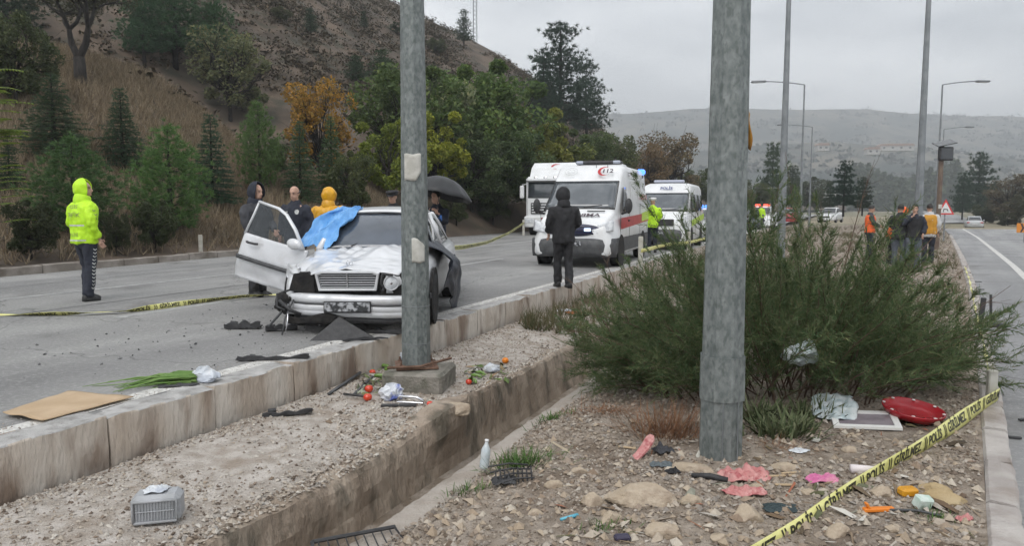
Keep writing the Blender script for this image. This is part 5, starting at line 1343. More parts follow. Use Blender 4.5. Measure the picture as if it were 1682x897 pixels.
    # dark cloth hanging over the right front door
    dk = empty('dark_cover', (0, 0, 0), 0, 'dark cloth hanging over the right flank of the wreck', 'cloth'); dk.location = e.location; dk.rotation_euler = e.rotation_euler
    def dc(i, j):
        y = 1.15 + 1.5 * i; x = .66 + .34 * min(1, j * 2.2) + .07 * math.sin(j * 3.1) + .035 * math.sin(10 * i + 5 * j) + .03 * mnoise.noise((i * 6, j * 6, 2))
        z = 1.05 - .10 * abs(i - .45) - .80 * j ** 1.25 * (1 - .25 * math.cos(4 * i)) + .02 * math.sin(14 * i)
        return (x, y, z)
    b = B(); b.grid(36, 30, dc); o = b.ob('sheet', mat('dark_wet_cloth', (.012, .015, .024), .45, (.025, .03, .042), 6, .4, 14), dk, True); mod(o, 'SOLIDIFY', thickness=.006)
    return e
wrecked_car()

# ---------------------------------------------------------------- vans
def van_ring(y, hwb, hwt, zb, zt, rc):
    zm = zb + (zt - zb) * .48; half = [(hwb * .93, zb), (hwb, zb + .06), (hwb, zm), (hwt + (hwb - hwt) * .25, zm + (zt - rc - zm) * .6), (hwt, zt - rc), (hwt - rc * .29, zt - rc * .29), (hwt - rc, zt), (hwt * .4, zt + .012), (0, zt + .015)]
    return [(x, y, z) for x, z in half] + [(-x, y, z) for x, z in half[-2::-1]]
def van(name, label, loc, h, Lb, Wd, H, hood_z=1.16, cowl=(.85, 1.42), ws_top=(1.62, 2.12), roof_front=2.1, m_body=None):
    e = empty(name, loc, -h, label, 'van'); hw = Wd / 2
    b = B()
    st = [(.02, hw * .84, hw * .78, .34, .92, .10), (.10, hw * .92, hw * .80, .30, hood_z - .08, .10), (.28, hw * .975, hw * .84, .28, hood_z + .02, .10), (cowl[0] - .1, hw, hw * .86, .28, cowl[1] - .08, .10), (cowl[0], hw, hw * .87, .28, cowl[1], .10),
          (ws_top[0], hw, hw * .86, .28, ws_top[1], .10), (roof_front, hw, hw * .86, .28, H - .05, .14), (roof_front + .4, hw, hw * .86, .28, H, .16), (Lb - .4, hw, hw * .87, .28, H, .16), (Lb - .06, hw * .985, hw * .86, .3, H - .03, .16), (Lb, hw * .95, hw * .83, .34, H - .10, .14)]
    b.loft([van_ring(*s) for s in st]); o = b.ob('body_shell', m_body or m_vanw, e, True); mod(o, 'BEVEL', width=.02, segments=1, limit_method='ANGLE', angle_limit=R(40))
    # windscreen slightly proud of the slope
    (ya, za), (yb, zb_) = cowl, ws_top
    pane('windscreen', ((-hw * .84, ya + .02, za + .03), (hw * .84, ya + .02, za + .03), (hw * .80, yb - .03, zb_ - .02), (-hw * .80, yb - .03, zb_ - .02)), m_glass2, e, .022, 8, .02)
    b = B(); b.tube([(-hw * .86, ya + .0, za + .01), (hw * .86, ya + .0, za + .01), (hw * .82, yb - .02, zb_ + .0), (-hw * .82, yb - .02, zb_), (-hw * .86, ya, za + .01)], .022, 5); b.ob('windscreen_seal', m_plast, e)
    for s in (-1, 1):
        b = B(); b.tube([(s * .1, ya - .02, za + .045), (s * .55, ya + .06, za + .10)], .012, 5); b.ob('wiper', m_plast, e)
        x1, x2 = s * (hw + .006), s * (hw * .90 + .006)
        q = [(x1, ya + .30, 1.36), (x1, ya + 1.25, 1.30), (x2, ya + 1.25, 1.98), (x2, yb + .12, 1.98)]
        if s < 0: q = [q[1], q[0], q[3], q[2]]
        pane('door_window', q, m_glass, e, .008, 4)
        b = B(); b.ell((s * (hw + .16), ya + .22, 1.50), (.10, .07, .19), 12, 8); b.tube([(s * (hw - .02), ya + .30, 1.30), (s * (hw + .14), ya + .24, 1.36)], .03, 6); b.ob('door_mirror', m_plast, e, True)
        b = B(); b.box((s * (hw + .012), ya + 1.18, 1.12), (.03, .18, .05), .01); b.ob('door_handle', m_plast, e)
        for yy in (ya + .05, ya + 1.32, 3.9):
            b = B(); b.box((s * (hw + .001), yy, 1.0), (.008, .012, 1.15)); b.ob('panel_gap', m_shade_black, e)
        # headlamp, swept back
        b = B(); b.grid(6, 5, lambda i, j: (s * (hw * .60 + hw * .36 * i), .045 + .02 + .16 * i * i - .0, .86 + .05 * i + (.20 + .08 * i) * j - .02)); b.v = [(x, y - .045 + .06 * ((z - .86) / .3), z) for x, y, z in b.v]; o = b.ob('headlamp', m_lens, e, True); mod(o, 'SOLIDIFY', thickness=.03)
    arch_discs(e, .43, [(s * (hw - .004), y, .36) for s in (-1, 1) for y in (1.0, Lb - 1.15)], hw)
    for s in (-1, 1):
        for y in (1.0, Lb - 1.15): wheel(e, (s * (hw - .12), y, .35), .35, .23)
    # bumper
    b = B(); rings = []
    for i in range(25):
        x = (i / 24 - .5) * 2; cv = .24 * abs(x) ** 4; rings.append([(x * hw * 1.01, yy + cv, z) for yy, z in ((.0, .72), (-.05, .69), (-.075, .56), (-.06, .40), (.0, .27), (.12, .27), (.14, .72))])
    b.loft(rings); b.ob('bumper', m_grayp, e, True)
    b = B(); b.box((0, -.078, .60), (.5, .014, .11), .004); b.ob('number_plate', MATS['blurred_plate'], e)
    return e
def ambulance():
    h = R(18.7)
    e = van('ambulance', 'white ambulance van with red side stripe and roof lights, facing the camera', (1.42, 17.75, 0), h, 5.6, 2.05, 2.58)
    hw = 1.025; m_rd = m_red; m_dk = mat('dark_print', (.05, .03, .04), .6)
    e['category'] = 'ambulance'
    # dark grille with blue flashing unit
    b = B(); rings = []
    for i in range(15):
        x = (i / 14 - .5) * 2; k = .30 * (1 - abs(x) ** 3 * .55); rings.append([(x * .68, .01 + .05 * x * x, .92 - k * .5), (x * .68, -.012 + .05 * x * x, .92 - k * .45), (x * .68, .0 + .05 * x * x, .92 + k * .45), (x * .68, .03 + .05 * x * x, .92 + k * .5)])
    b.loft(rings); gr = b.ob('grille', mat('dark_blue_grille', (.012, .016, .05), .4, (.02, .025, .07), 9), e, True)
    for k in range(3):
        b = B(); b.box((0, -.018, .82 + k * .09), (1.1, .014, .014), .003); b.ob('slat', m_plast, gr)
    for x in (-.40, .40):
        b = B(); b.box((x, -.028, .93), (.16, .03, .075), .01); b.ob('flasher', mat('white_blue_lamp', (.5, .6, .9), .2, emit=(.6, .75, 1), estr=1.2), gr)
    b = B()
    for s in (-1, 1): b.box((s * .45, .70, 1.372), (.45, .05, .015), .005, rot=(R(22), 0, 0))
    b.ob('bonnet_vents', m_plast, e)
    # mirrored AMBULANS on the bonnet, crescent 112 on the roof front
    mcopy = facing((0, .30, 1.235), (1, 0, 0), (0, .55, .25)); lettering('AMBULANS', .24, m_dk, e, mcopy, bold=.006, flip=True).location = (0, .40, 1.275)
    # roof front logo
    slope = (0, .48, .46); pc = Vector((.42, 1.80, 2.37))
    b = B(); n = 28
    def cres(r1, r2, off, cx=0, cz=0):
        a1 = [(r1 * math.cos(t), r1 * math.sin(t)) for t in np.linspace(R(40), R(320), n)]; a2 = [(off + r2 * math.cos(t), r2 * math.sin(t)) for t in np.linspace(R(320 - 8), R(40 + 8), n)]
        return a1 + a2
    pts = cres(.17, .145, .05); v = [(x, y, 0) for x, y in pts]; N = len(v); f = [(k, k + 1, N - 2 - k, N - 1 - k) for k in range(n - 1)]
    o = link('crescent_logo', mesh('crescent_logo', v, f), m_rd, e); M = facing(pc, (1, 0, 0), slope); M.translation = M.translation + M.to_3x3() @ Vector((0, 0, .035)); o.matrix_basis = M
    lettering('112', .20, m_dk, e, M @ Matrix.Translation((.09, 0, .004)), bold=.006)
    for rr in (.10, .17):
        b = B(); b.tube([(rr * math.cos(t), .8 * rr * math.sin(t), 0) for t in np.linspace(0, math.tau, 24)], .006, 4, cap=False); o = b.ob('round_logo', mat('pale_print', (.55, .56, .56), .5), e); M2 = facing((-.45, 1.80, 2.37), (1, 0, 0), slope); M2.translation = M2.translation + M2.to_3x3() @ Vector((0, 0, .035)); o.matrix_basis = M2
    # side stripe and text on the flank (image right = +x)
    for s in (-1, 1):
        b = B(); X = s * (hw + .007)
        poly = [(.95, .92), (5.5, 1.06), (5.5, 1.30), (.95, 1.20)]
        b.add([(X, y, z) for y, z in poly], [(0, 1, 2, 3) if s > 0 else (3, 2, 1, 0)]); b.ob('red_stripe', m_rd, e)
        b = B(); b.add([(X + s * .002, y, z) for y, z in ((4.2, 1.06), (5.5, 1.10), (5.5, 1.36), (4.2, 1.30))], [(0, 1, 2, 3) if s > 0 else (3, 2, 1, 0)]); b.ob('lime_stripe', m_lgrn, e)
        b = B(); b.add([(X, y, z) for y, z in ((.4, .36), (5.4, .36), (5.4, .72), (.4, .72))], [(0, 1, 2, 3) if s > 0 else (3, 2, 1, 0)]); b.ob('grey_cladding', m_grayp, e)
        xs = s * (hw * .93 + .02); dy = 1 if s > 0 else -1
        lettering('112', .30, m_dk, e, facing((s * (hw * .955 + .03), 4.55, 2.05), (0, dy, 0), (-s * .12, 0, 1)), bold=.004)
        lettering('AMBULANS', .22, m_rd, e, facing((s * (hw * .965 + .03), 4.6, 1.75), (0, dy, 0), (-s * .1, 0, 1)), bold=.004)
        b = B(); b.tube([(xs, y, z) for y, z in ((2.55, 1.32), (3.75, 1.32), (3.75, 2.15), (2.55, 2.15), (2.55, 1.32))], .01, 4); b.ob('panel_outline', mat('pale_grey_line', (.5, .5, .5), .5), e)
        for y in (2.7, 3.5, 4.7):
            b = B(); b.box((s * (hw * .87 + .03), y, 2.36), (.07, .22, .11), .015); o = b.ob('scene_light', m_chrome, e)
            b = B(); b.box((s * (hw * .87 + .068), y, 2.36), (.012, .16, .07), .004); b.ob('lens', m_plast, o)
        b = B(); b.box((s * (hw * .80), 5.3, 2.52), (.22, .3, .16), .04); b.ob('corner_beacon', m_blue, e)
    b = B(); b.box((.10, 2.65, 2.665), (1.25, .35, .10), .04); b.ob('light_bar', m_plast, e)
    for s in (-1, 1):
        b = B(); b.box((.10 + s * .50, 2.60, 2.668), (.22, .27, .085), .03); b.ob('beacon_lens', mat('clear_beacon', (.35, .38, .45), .15, coat=.5), e)
    b = B(); b.box((-.05, 4.0, 2.64), (1.2, .8, .10), .04); b.ob('roof_hatch', m_vanw, e)
    b = B(); b.tube([(.15, 2.05, 2.50), (.15, 2.10, 2.72)], .008, 5); b.tube([(.45, 2.05, 2.48), (.45, 2.12, 2.68)], .008, 5); b.ob('aerials', m_plast, e)
    b = B(); b.add([(-.62, .95, 1.50), (-.10, .95, 1.49), (-.2, 1.10, 1.64), (-.55, 1.1, 1.66)], [(0, 1, 2, 3)]); b.v = [(x, y - .03, z + .02) for x, y, z in b.v]; b.ob('papers_on_dash', mat('pale_blue_paper', (.4, .5, .6), .6), e)
ambulance()
def minibus():
    e = van('minibus', 'white police minibus with lime stripe parked behind the ambulance', (4.95, 25.0, 0), R(20), 5.2, 1.95, 2.32, 1.10, (.85, 1.32), (1.55, 1.95), 1.8)
    e['category'] = 'minibus'; hw = .975
    for s in (-1, 1):
        X = s * (hw + .008)
        b = B(); b.add([(X, y, z) for y, z in ((1.0, .80), (5.1, 1.00), (5.1, 1.22), (1.0, 1.02))], [(0, 1, 2, 3) if s > 0 else (3, 2, 1, 0)]); b.ob('lime_stripe', m_lgrn, e)
        for y in (2.35, 3.6):
            q = [(s * (hw + .004), y, 1.32), (s * (hw + .004), y + 1.1, 1.32), (s * (hw * .90 + .004), y + 1.1, 1.92), (s * (hw * .90 + .004), y, 1.92)]
            if s < 0: q = [q[1], q[0], q[3], q[2]]
            pane('side_window', q, m_glass, e, .01, 3)
    b = B(); b.box((0, -.0, .95), (1.0, .03, .22), .01); b.ob('grille', m_plast, e)
    lettering('POLİS', .16, mat('dark_blue_print', (.03, .05, .2), .5), e, facing((0, 1.64, 2.12), (1, 0, 0), (0, .3, .4)) @ Matrix.Translation((0, 0, .03)), bold=.004)
    b = B(); b.box((0, 2.3, 2.40), (1.1, .25, .10), .04); b.ob('light_bar', m_blue if False else mat('pale_light_bar', (.4, .42, .5), .3), e)
minibus()
def truck():
    e = empty('truck', at(903, 384, 36), R(-17), 'white lorry with roof fairing and spotlights standing behind the ambulance', 'truck'); e.location.z = .05
    b = B(); b.box((0, 1.05, 1.72), (2.45, 2.1, 2.35), .12); b.ob('cab', m_vanw, e)
    b = B(); b.loft([[(x * hw, y, z) for x, z in ((-1, 2.88), (1, 2.88), (.96, zt), (-.96, zt))] for y, hw, zt in ((.25, 1.1, 2.92), (.7, 1.16, 3.35), (1.3, 1.18, 3.62), (2.2, 1.18, 3.66))]); o = b.ob('roof_fairing', m_vanw, e); mod(o, 'BEVEL', width=.05, segments=2)
    pane('windscreen', ((-1.1, -.012, 1.85), (1.1, -.012, 1.85), (1.08, .0, 2.62), (-1.08, .0, 2.62)), m_glass2, e, 0, 6, .03)
    b = B(); b.box((0, -.10, 2.66), (2.3, .30, .05), .02); b.ob('sun_visor', m_plast, e)
    for k in range(4):
        b = B(); b.lathe([(.10, 0), (.12, -.05), (.10, -.08), (.001, -.085)], 16, Matrix.Translation((-.72 + k * .48, .12, 2.80)) @ Euler((R(90), 0, 0)).to_matrix().to_4x4() @ Matrix.Scale(-1, 4)); o = b.ob('spotlight', m_chrome, e, True)
    b = B(); b.box((0, -.02, 1.35), (1.9, .06, .55), .02); b.ob('grille', m_plast, e)
    for k in range(4):
        b = B(); b.box((0, -.06, 1.16 + k * .125), (1.8, .03, .05), .01); b.ob('slat', m_vanw, e)
    b = B(); b.box((0, -.04, .70), (2.5, .35, .55), .06); b.ob('bumper', m_vanw, e)
    for s in (-1, 1):
        b = B(); b.box((s * .98, -.22, .75), (.38, .04, .2), .02); b.ob('headlamp', m_lens, e)
        b = B(); b.box((s * 1.45, .15, 2.15), (.22, .12, .62), .04); b.tube([(s * 1.2, .2, 2.55), (s * 1.45, .15, 2.5)], .02, 5); b.ob('mirror', m_vanw, e)
        q = [(s * 1.232, .35, 1.9), (s * 1.232, 1.3, 1.9), (s * 1.232, 1.3, 2.6), (s * 1.232, .35, 2.6)]
        pane('door_window', q if s > 0 else [q[1], q[0], q[3], q[2]], m_glass, e, .006, 2)
        for y in (.9, 4.2): wheel(e, (s * 1.05, y, .5), .5, .3)
    b = B(); b.box((0, 6.5, 2.2), (2.5, 8.0, 2.9), .04); b.ob('trailer', mat('trailer_white', (.6, .6, .6), .5), e)
    b = B(); b.box((0, 4.0, .65), (.9, 6.5, .3), .02); b.ob('chassis', m_plast, e)
    n = 20; pts = [(.26 * math.cos(t), .26 * math.sin(t)) for t in np.linspace(R(40), R(320), n)] + [(.07 + .215 * math.cos(t), .215 * math.sin(t)) for t in np.linspace(R(310), R(50), n)]
    v = [(x, y, 0) for x, y in pts]; N = len(v); o = link('crescent_logo', mesh('crescent_logo', v, [(k, k + 1, N - 2 - k, N - 1 - k) for k in range(n - 1)]), m_red, e)
    M = facing((.1, .85, 3.36), (1, 0, 0), (0, .9, .62)); M.translation = M.translation + M.to_3x3() @ Vector((0, 0, .06)); o.matrix_basis = M
truck()
def small_car(name, label, loc, rz, m_body, Lc=4.4, Wc=1.76, Hc=1.46, beacon=None, back=False, cat='car'):
    e = empty(name, loc, rz, label, cat); hw = Wc / 2; k = Lc / 4.8; z = Hc / 1.44
    st = [(.06, .66, .24, .52, .60), (.2, .80, .21, .62, .68), (.55, .87, .2, .72, .78), (.95, .88, .2, .79, .84), (1.40, .88, .2, .85, .90), (2.2, .88, .2, .90, .93), (3.4, .88, .2, .92, .96), (4.0, .87, .22, .91, .98), (4.5, .84, .25, .89, .97), (4.72, .78, .3, .84, .92), (4.80, .68, .35, .78, .84)]
    b = B(); lowbody(b, [(y * k, w_ * hw / .88, a, c * z, d * z) for y, w_, a, c, d in st]); smoothed(b.ob('body_shell', m_body, e, True))
    b = B(); rings = []
    for y, w_, zt in ((1.30, .70, .90), (2.05, .60, 1.36), (2.4, .59, 1.43), (3.2, .58, 1.43), (3.6, .56, 1.36), (4.15, .66, .95)):
        rings.append([(x * w_ * hw / .88 * q, y * k, zz) for x, q, zz in ((-1, 1.12 if zt > 1 else 1, .90 * z), (-1, 1, zt * z - .03), (-.85, 1, zt * z), (.85, 1, zt * z), (1, 1, zt * z - .03), (1, 1.12 if zt > 1 else 1, .90 * z))])
    b.loft(rings); b.ob('cabin', m_body, e, True)
    pane('windscreen', ((-.60, 1.36 * k, .95 * z), (.60, 1.36 * k, .95 * z), (.54, 2.02 * k, 1.33 * z), (-.54, 2.02 * k, 1.33 * z)), m_glass, e, .03, 4, .01)
    pane('rear_window', ((.58, 4.08 * k, 1.0 * z), (-.58, 4.08 * k, 1.0 * z), (-.5, 3.66 * k, 1.33 * z), (.5, 3.66 * k, 1.33 * z)), m_glass, e, .03, 4, .01)
    for s in (-1, 1):
        for y0, y1 in ((1.75, 2.6), (2.7, 3.7)):
            q = [(s * .68 * hw / .88, y0 * k, .96 * z), (s * .68 * hw / .88, y1 * k, .96 * z), (s * .60 * hw / .88, min(y1, 3.5) * k, 1.33 * z), (s * .60 * hw / .88, max(y0, 2.1) * k, 1.33 * z)]
            pane('side_window', q if s > 0 else [q[1], q[0], q[3], q[2]], m_glass, e, .02, 2)
        for y in (.86, 3.75): wheel(e, (s * (hw - .11), y * k, .31), .31, .2)
        b = B(); b.box((s * .60, .14, .62 * z), (.30, .1, .13), .03); b.ob('headlamp', m_lens, e)
        b = B(); b.box((s * .62, 4.74 * k, .78 * z), (.28, .1, .14), .03); b.ob('tail_lamp', mat('tail_lens', (.35, .02, .02), .3), e)
        b = B(); b.ell((s * (hw + .07), 1.62 * k, .98 * z), (.09, .06, .07), 8, 6); b.ob('door_mirror', m_body, e, True)
    b = B(); b.box((0, .04, .56 * z), (.7, .06, .14), .02); b.ob('grille', m_plast, e)
    b = B(); b.box((0, .05, .34), (1.4, .14, .2), .05); b.ob('bumper', m_body, e)
    b = B(); b.box((0, 4.84 * k, .60 * z), (.52, .02, .11), .004); b.ob('number_plate', mat('far_plate', (.55, .55, .55), .5), e)
    if beacon:
        for s, mm in zip((-1, 1), beacon):
            b = B(); b.box((s * .28, 2.5 * k, 1.50 * z), (.52, .22, .11), .03); b.ob('beacon', mm, e)
    return e
small_car('police_car', 'white police car with blue beacons seen left of the near right pole', at(1150, 400, 31.5) - Vector((0, 0, 0)), R(-18), m_vanw, beacon=(m_blue, m_blue)).location.z = -.02
small_car('emergency_car', 'white pickup-like car with red beacons far down the left carriageway', at(1248, 377, 55), R(-22), m_vanw, 4.6, 1.85, 1.75, beacon=(m_redl, m_redl))
small_car('red_car', 'red vehicle parked far down the left carriageway', at(1295, 368, 82), R(-22), mat('deep_red_paint', (.30, .02, .025), .4), 4.6, 1.9, 1.8)
small_car('dark_car', 'dark car beside the far vehicle with red beacons', at(1226, 379, 50), R(-22), mat('dark_paint', (.03, .035, .045), .3, coat=.4), 4.4, 1.76, 1.5)
small_car('white_car', 'white car far behind the median weeds left of the cedar', at(1356, 366, 72), R(-35), m_vanw, 4.3, 1.75, 1.5)
c_ = small_car('silver_car', 'silver car driving away on the right carriageway', at(1601, 378, 84), R(-29 + 180), mat('silver_paint', (.40, .42, .43), .35, coat=.3), 4.4, 1.76, 1.5); c_.location.x += 2.2; c_.location.y += 4
c_.location = at(1601, 378, 80) + Vector((2.1, 3.8, 0))
# ================================================================ STREET FURNITURE
m_galv = mat('galvanised_steel', (.11, .128, .125), .55, (.235, .255, .25), 24, .06, 40, metal=.25, stretch=(1, 1, .6), c3=(.085, .10, .095), s3=34, a3=.7, detail=8, lo=.3, hi=.7)
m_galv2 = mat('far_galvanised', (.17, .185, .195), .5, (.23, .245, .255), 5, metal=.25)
m_rust = mat('rusty_iron', (.10, .055, .035), .9, (.17, .10, .07), 14, .5, 40)
m_paper = mat('weathered_paper', (.55, .54, .50), .85, (.42, .41, .37), 9, .2, 30)
def gp(px, py):                             # a photo point on the uneven median
    z = -.3
    for i in range(12):
        p = g(px, py, z); u, v = uv(p.x, p.y)
        z = mound_z(u, v) if v > V_Bq + .2 else -.40 if v > V_A else ledge_z(u, v)
    p.z = z
    return p
def pole(name, label, base, r0, H, arm, big, group):
    e = empty(name, base, R(11), label, 'lamp pole', group); seg = 8
    sl = .016 / 2; rt = max(.045, r0 - sl * H)
    b = B(); b.tube([(0, 0, -.02)] + [(0, 0, z) for z in np.linspace(.0, H, 7)], [r0] + [max(rt, r0 - sl * z) for z in np.linspace(0, H, 7)], seg); b.ob('shaft', m_galv if big else m_galv2, e)
    a = Vector(arm); n = 6
    b = B(); b.tube([(0, 0, H - .02)] + [Vector((a.x * t, a.y * t, H + .25 * math.sin(t * 1.4))) for t in np.linspace(.05, 1, n)], [rt * .8] + [rt * .7] * n, 7); b.ob('arm', m_galv2, e)
    end = Vector((a.x, a.y, H + .25 * math.sin(1.4))); d = a.normalized()
    b = B(); b.box((0, 0, 0), (.85, .28, .11), .04, M=Matrix.Translation(end + d * .35) @ Euler((0, 0, math.atan2(d.y, d.x))).to_matrix().to_4x4()); o = b.ob('lamp_head', m_galv2, e)
    b = B(); b.box((0, 0, -.06), (.6, .22, .02), .006, M=Matrix.Translation(end + d * .38) @ Euler((0, 0, math.atan2(d.y, d.x))).to_matrix().to_4x4()); b.ob('lens', m_lens, o)
    return e
def poles():
    GP = 'lamp poles along the median'; rt = Matrix.Rotation(R(-11), 3, 'Z')
    aL = rt @ Vector((-2.2, .4, 0)); aR = rt @ Vector((2.2, .3, 0))
    # footing and near left pole
    fp = g(684, 603, -.16); zt = -.16
    b = B(); b.box((0, 0, -.02), (.62, .62, .46), .03); b.v = [(x + .02 * mnoise.noise((x * 5, y * 5, z * 5)), y + .02 * mnoise.noise((x * 5 + 4, y * 5, z * 5)), z + .012 * mnoise.noise((x * 6, y * 6, 1))) for x, y, z in b.v]
    f = b.ob('pole_footing', m_footing, None, loc=(fp.x + .03, fp.y - .02, zt - .21), rot=(0, 0, R(-8))); tag(f, 'square weathered concrete footing under the near left pole', 'footing')
    e = pole('lamp_pole', 'thick galvanised pole on a concrete footing in front of the wreck', (fp.x, fp.y, zt + .015), .146, 9.2, aL, True, GP)
    b = B(); b.box((0, 0, .006), (.42, .40, .022), .004); b.ob('base_plate', m_rust, e)
    for sx in (-1, 1):
        for sy in (-1, 1):
            b = B(); b.tube([(sx * .16, sy * .15, 0), (sx * .16, sy * .15, .07)], .012, 6); b.tube([(sx * .16, sy * .15, .018), (sx * .16, sy * .15, .034)], .022, 6); b.ob('anchor_bolt', m_rust, e)
    b = B(); b.tube([(-.30, -.20, .03), (.02, -.24, .04), (.36, .02, .06)], .014, 5); b.ob('loose_bar', m_rust, e)
    for k, (zz, hh, a0, a1, lb) in enumerate(((2.02, .26, -128, -52, 'large torn white paper high on the near left pole'), (1.20, .24, -96, -40, 'smaller white paper lower on the near left pole'))):
        b = B(); rr = .146 - .008 * zz + .004
        def pp(i, j):
            t = R(a0 + (a1 - a0) * i) ; q = rr * (1.0 - .028 * abs(math.cos(4 * t)))
            cut = .10 * max(0, i - .72) * 3 * (1 - j) if k == 0 else .14 * max(0, i - .45) * (j)
            return ((q + .004) * math.cos(t), (q + .004) * math.sin(t), zz - hh / 2 + hh * j + (cut if k == 0 else -cut) + .006 * math.sin(9 * i))
        b.grid(14, 8, pp); o = b.ob('paper_notice', m_paper, None, True, loc=(fp.x, fp.y, zt)); tag(o, lb, 'paper'); mod(o, 'SOLIDIFY', thickness=.002)
    b = B(); b.box((.150, -.02, .72), (.02, .05, .05), .004); b.ob('cable_clip', m_plast, e)
    for zz in (.62, .24):
        b = B(); b.tube([((.146 - .008 * zz + .003) * math.cos(t), (.146 - .008 * zz + .003) * math.sin(t), zz) for t in np.linspace(0, math.tau, 9)], .0035, 4, cap=False); b.ob('weld_seam', m_galv2, e)
    # near right pole
    p = gp(1191, 757)
    e = pole('lamp_pole', 'thick galvanised pole nearest the camera in front of the bush', (p.x, p.y + .12, p.z - .04), .150, 9.2, aR, True, GP)
    b = B(); b.tube([(0, 0, .44), (0, 0, .74)], [.158, .155], 8, cap=False); o = b.ob('sleeve', m_galv, e); mod(o, 'SOLIDIFY', thickness=.008)
    for a in (-112, -68):
        b = B(); b.tube([((.150 - .008 * z) * .985 * math.cos(R(a)), (.150 - .008 * z) * .985 * math.sin(R(a)), z) for z in (.0, .44)], .0035, 4); b.ob('weld_seam', m_galv2, e)
    b = B(); b.grid(4, 8, lambda i, j: (.128 + .030 * i + .006 * math.sin(6 * j), -.05 + .02 * math.sin(5 * j + 3 * i), 2.12 + .24 * j - .05 * i)); o = b.ob('plastic_strip', mat('orange_plastic', (.40, .20, .03), .5, (.30, .14, .02), 9), None, True, loc=(p.x - .025, p.y + .12, p.z)); mod(o, 'SOLIDIFY', thickness=.003); tag(o, 'torn orange plastic strip stuck to the edge of the near right pole', 'plastic strip')
    for px, Y, lb, arm in ((1284, 20, 'thin tall lamp pole behind the bush, top out of the picture', aL), (1314, 44, 'lamp pole with its arm to the left, nearer of the two', aL), (1329, 67, 'farther lamp pole with its arm to the left', aL),
                     (1508, 20, 'tall grey lamp pole behind the men on the median', aR), (1537, 44, 'lamp pole with long arm to the right, nearer of the two', aR), (1543, 69, 'farther lamp pole with its arm to the right', aR)):
        b_ = at(px, 360, Y); pole('lamp_pole', lb, (b_.x, b_.y, -.4), .10 if Y > 30 else .12, 9.0, arm, False, GP)
poles()
def signs():
    p = at(1539, 400, 24.5)
    e = empty('display_post', (p.x, p.y, p.z - .2), 0, 'brownish post with black electronic box and small solar panel', 'sign post')
    H = at(1541, 240, 24.5).z - p.z + .2
    b = B(); b.tube([(0, 0, 0), (0, 0, H)], .075, 10); b.ob('post', mat('brown_post', (.12, .085, .065), .8, (.17, .13, .10), 6), e)
    b = B(); b.box((.08, -.10, H - .25), (.46, .14, .44), .03); o = b.ob('display_box', m_plast, e)
    b = B(); b.box((.08, -.175, H - .25), (.38, .012, .36), .004); b.ob('screen', m_glass, o)
    b = B(); b.box((.05, -.05, H + .10), (.62, .40, .03), .005, rot=(R(22), R(-12), 0)); b.ob('solar_panel', m_glass, e)
    b = B(); b.box((0, -.082, 1.42), (.12, .01, .14), .002); b.ob('label_plate', m_paper, e)
    def tri(sz, rr=.0): return [(-sz / 2, -sz * .289), (sz / 2, -sz * .289), (0, sz * .577)]
    p = at(1551, 384, 31); zc = at(1551, 344, 31).z - p.z
    e = empty('warning_sign', p, 0, 'red bordered triangular warning sign with arrow beside the right carriageway', 'road sign')
    b = B(); b.tube([(0, .03, -.3), (0, .03, zc + .2)], .03, 8); b.ob('post', m_galv2, e)
    b = B(); b.prism([(x, z + zc) for x, z in tri(.74)], .02); b.ob('red_border', mat('sign_red', (.55, .05, .05), .5), e)
    b = B(); b.prism([(x, z + zc) for x, z in tri(.52)], .01, Matrix.Translation((0, -.012, 0))); b.ob('white_field', mat('sign_white', (.65, .65, .64), .5), e)
    b = B(); b.tube([(-.10, -.022, zc - .10), (-.08, -.022, zc + .02), (.06, -.022, zc + .01), (.09, -.022, zc - .07)], .018, 6); b.ob('arrow', m_plast, e)
    p = at(1130, 392, 29); zc = at(1130, 322, 29).z - p.z
    e = empty('sign_back', p, R(200), 'grey back of a triangular road sign above the police car', 'road sign')
    b = B(); b.tube([(0, .03, -.3), (0, .03, zc + .2)], .03, 8); b.ob('post', m_galv2, e)
    b = B(); b.prism([(x, z + zc) for x, z in tri(.80)], .02); b.ob('panel', mat('sign_grey_blue', (.16, .19, .24), .5), e)
    b = B(); b.box((0, 0, zc - .42), (.5, .02, .26), .004); b.ob('lower_panel', mat('sign_blue', (.04, .10, .35), .5), e)
    for px, py, Y, H, lb in ((330, 416, None, .52, 'short white marker post at the far kerb right of the bright green pine'), (1052, 431, 17.6, .62, 'short white marker post on the kerb beside the ambulance'), (1131, 412, 23, .6, 'short white marker post on the kerb behind the minibus'), (860, 388, 36, .8, 'white marker post at the far kerb holding the tape')):
        q = g(px, py, .17) if Y is None else at(px, py, Y)
        b = B(); b.loft([[(x * .055, y * .028, z) for x, y in ((-1, -.6), (-.6, -1), (.6, -1), (1, -.6), (1, .6), (.6, 1), (-.6, 1), (-1, .6))] for z in (-.2, H * .96)] + [[(x * .045, y * .02, H) for x, y in ((-1, -.6), (-.6, -1), (.6, -1), (1, -.6), (1, .6), (.6, 1), (-.6, 1), (-1, .6))]])
        o = b.ob('marker_post', mat('dirty_white_plastic', (.50, .49, .44), .6, (.38, .36, .31), 7), None, loc=q); tag(o, lb, 'marker post')
    q = at(1672, 385, 40); e = empty('chevron_board', q, R(-20), 'orange and black striped board cut by the right edge', 'road sign')
    b = B(); b.box((.3, 0, .35), (.75, .03, .5), .005); b.ob('panel', mat('sign_orange', (.6, .22, .03), .5), e)
    b = B(); b.tube([(.3, .03, -.6), (.3, .03, .2)], .03, 6); b.ob('post', m_galv2, e)
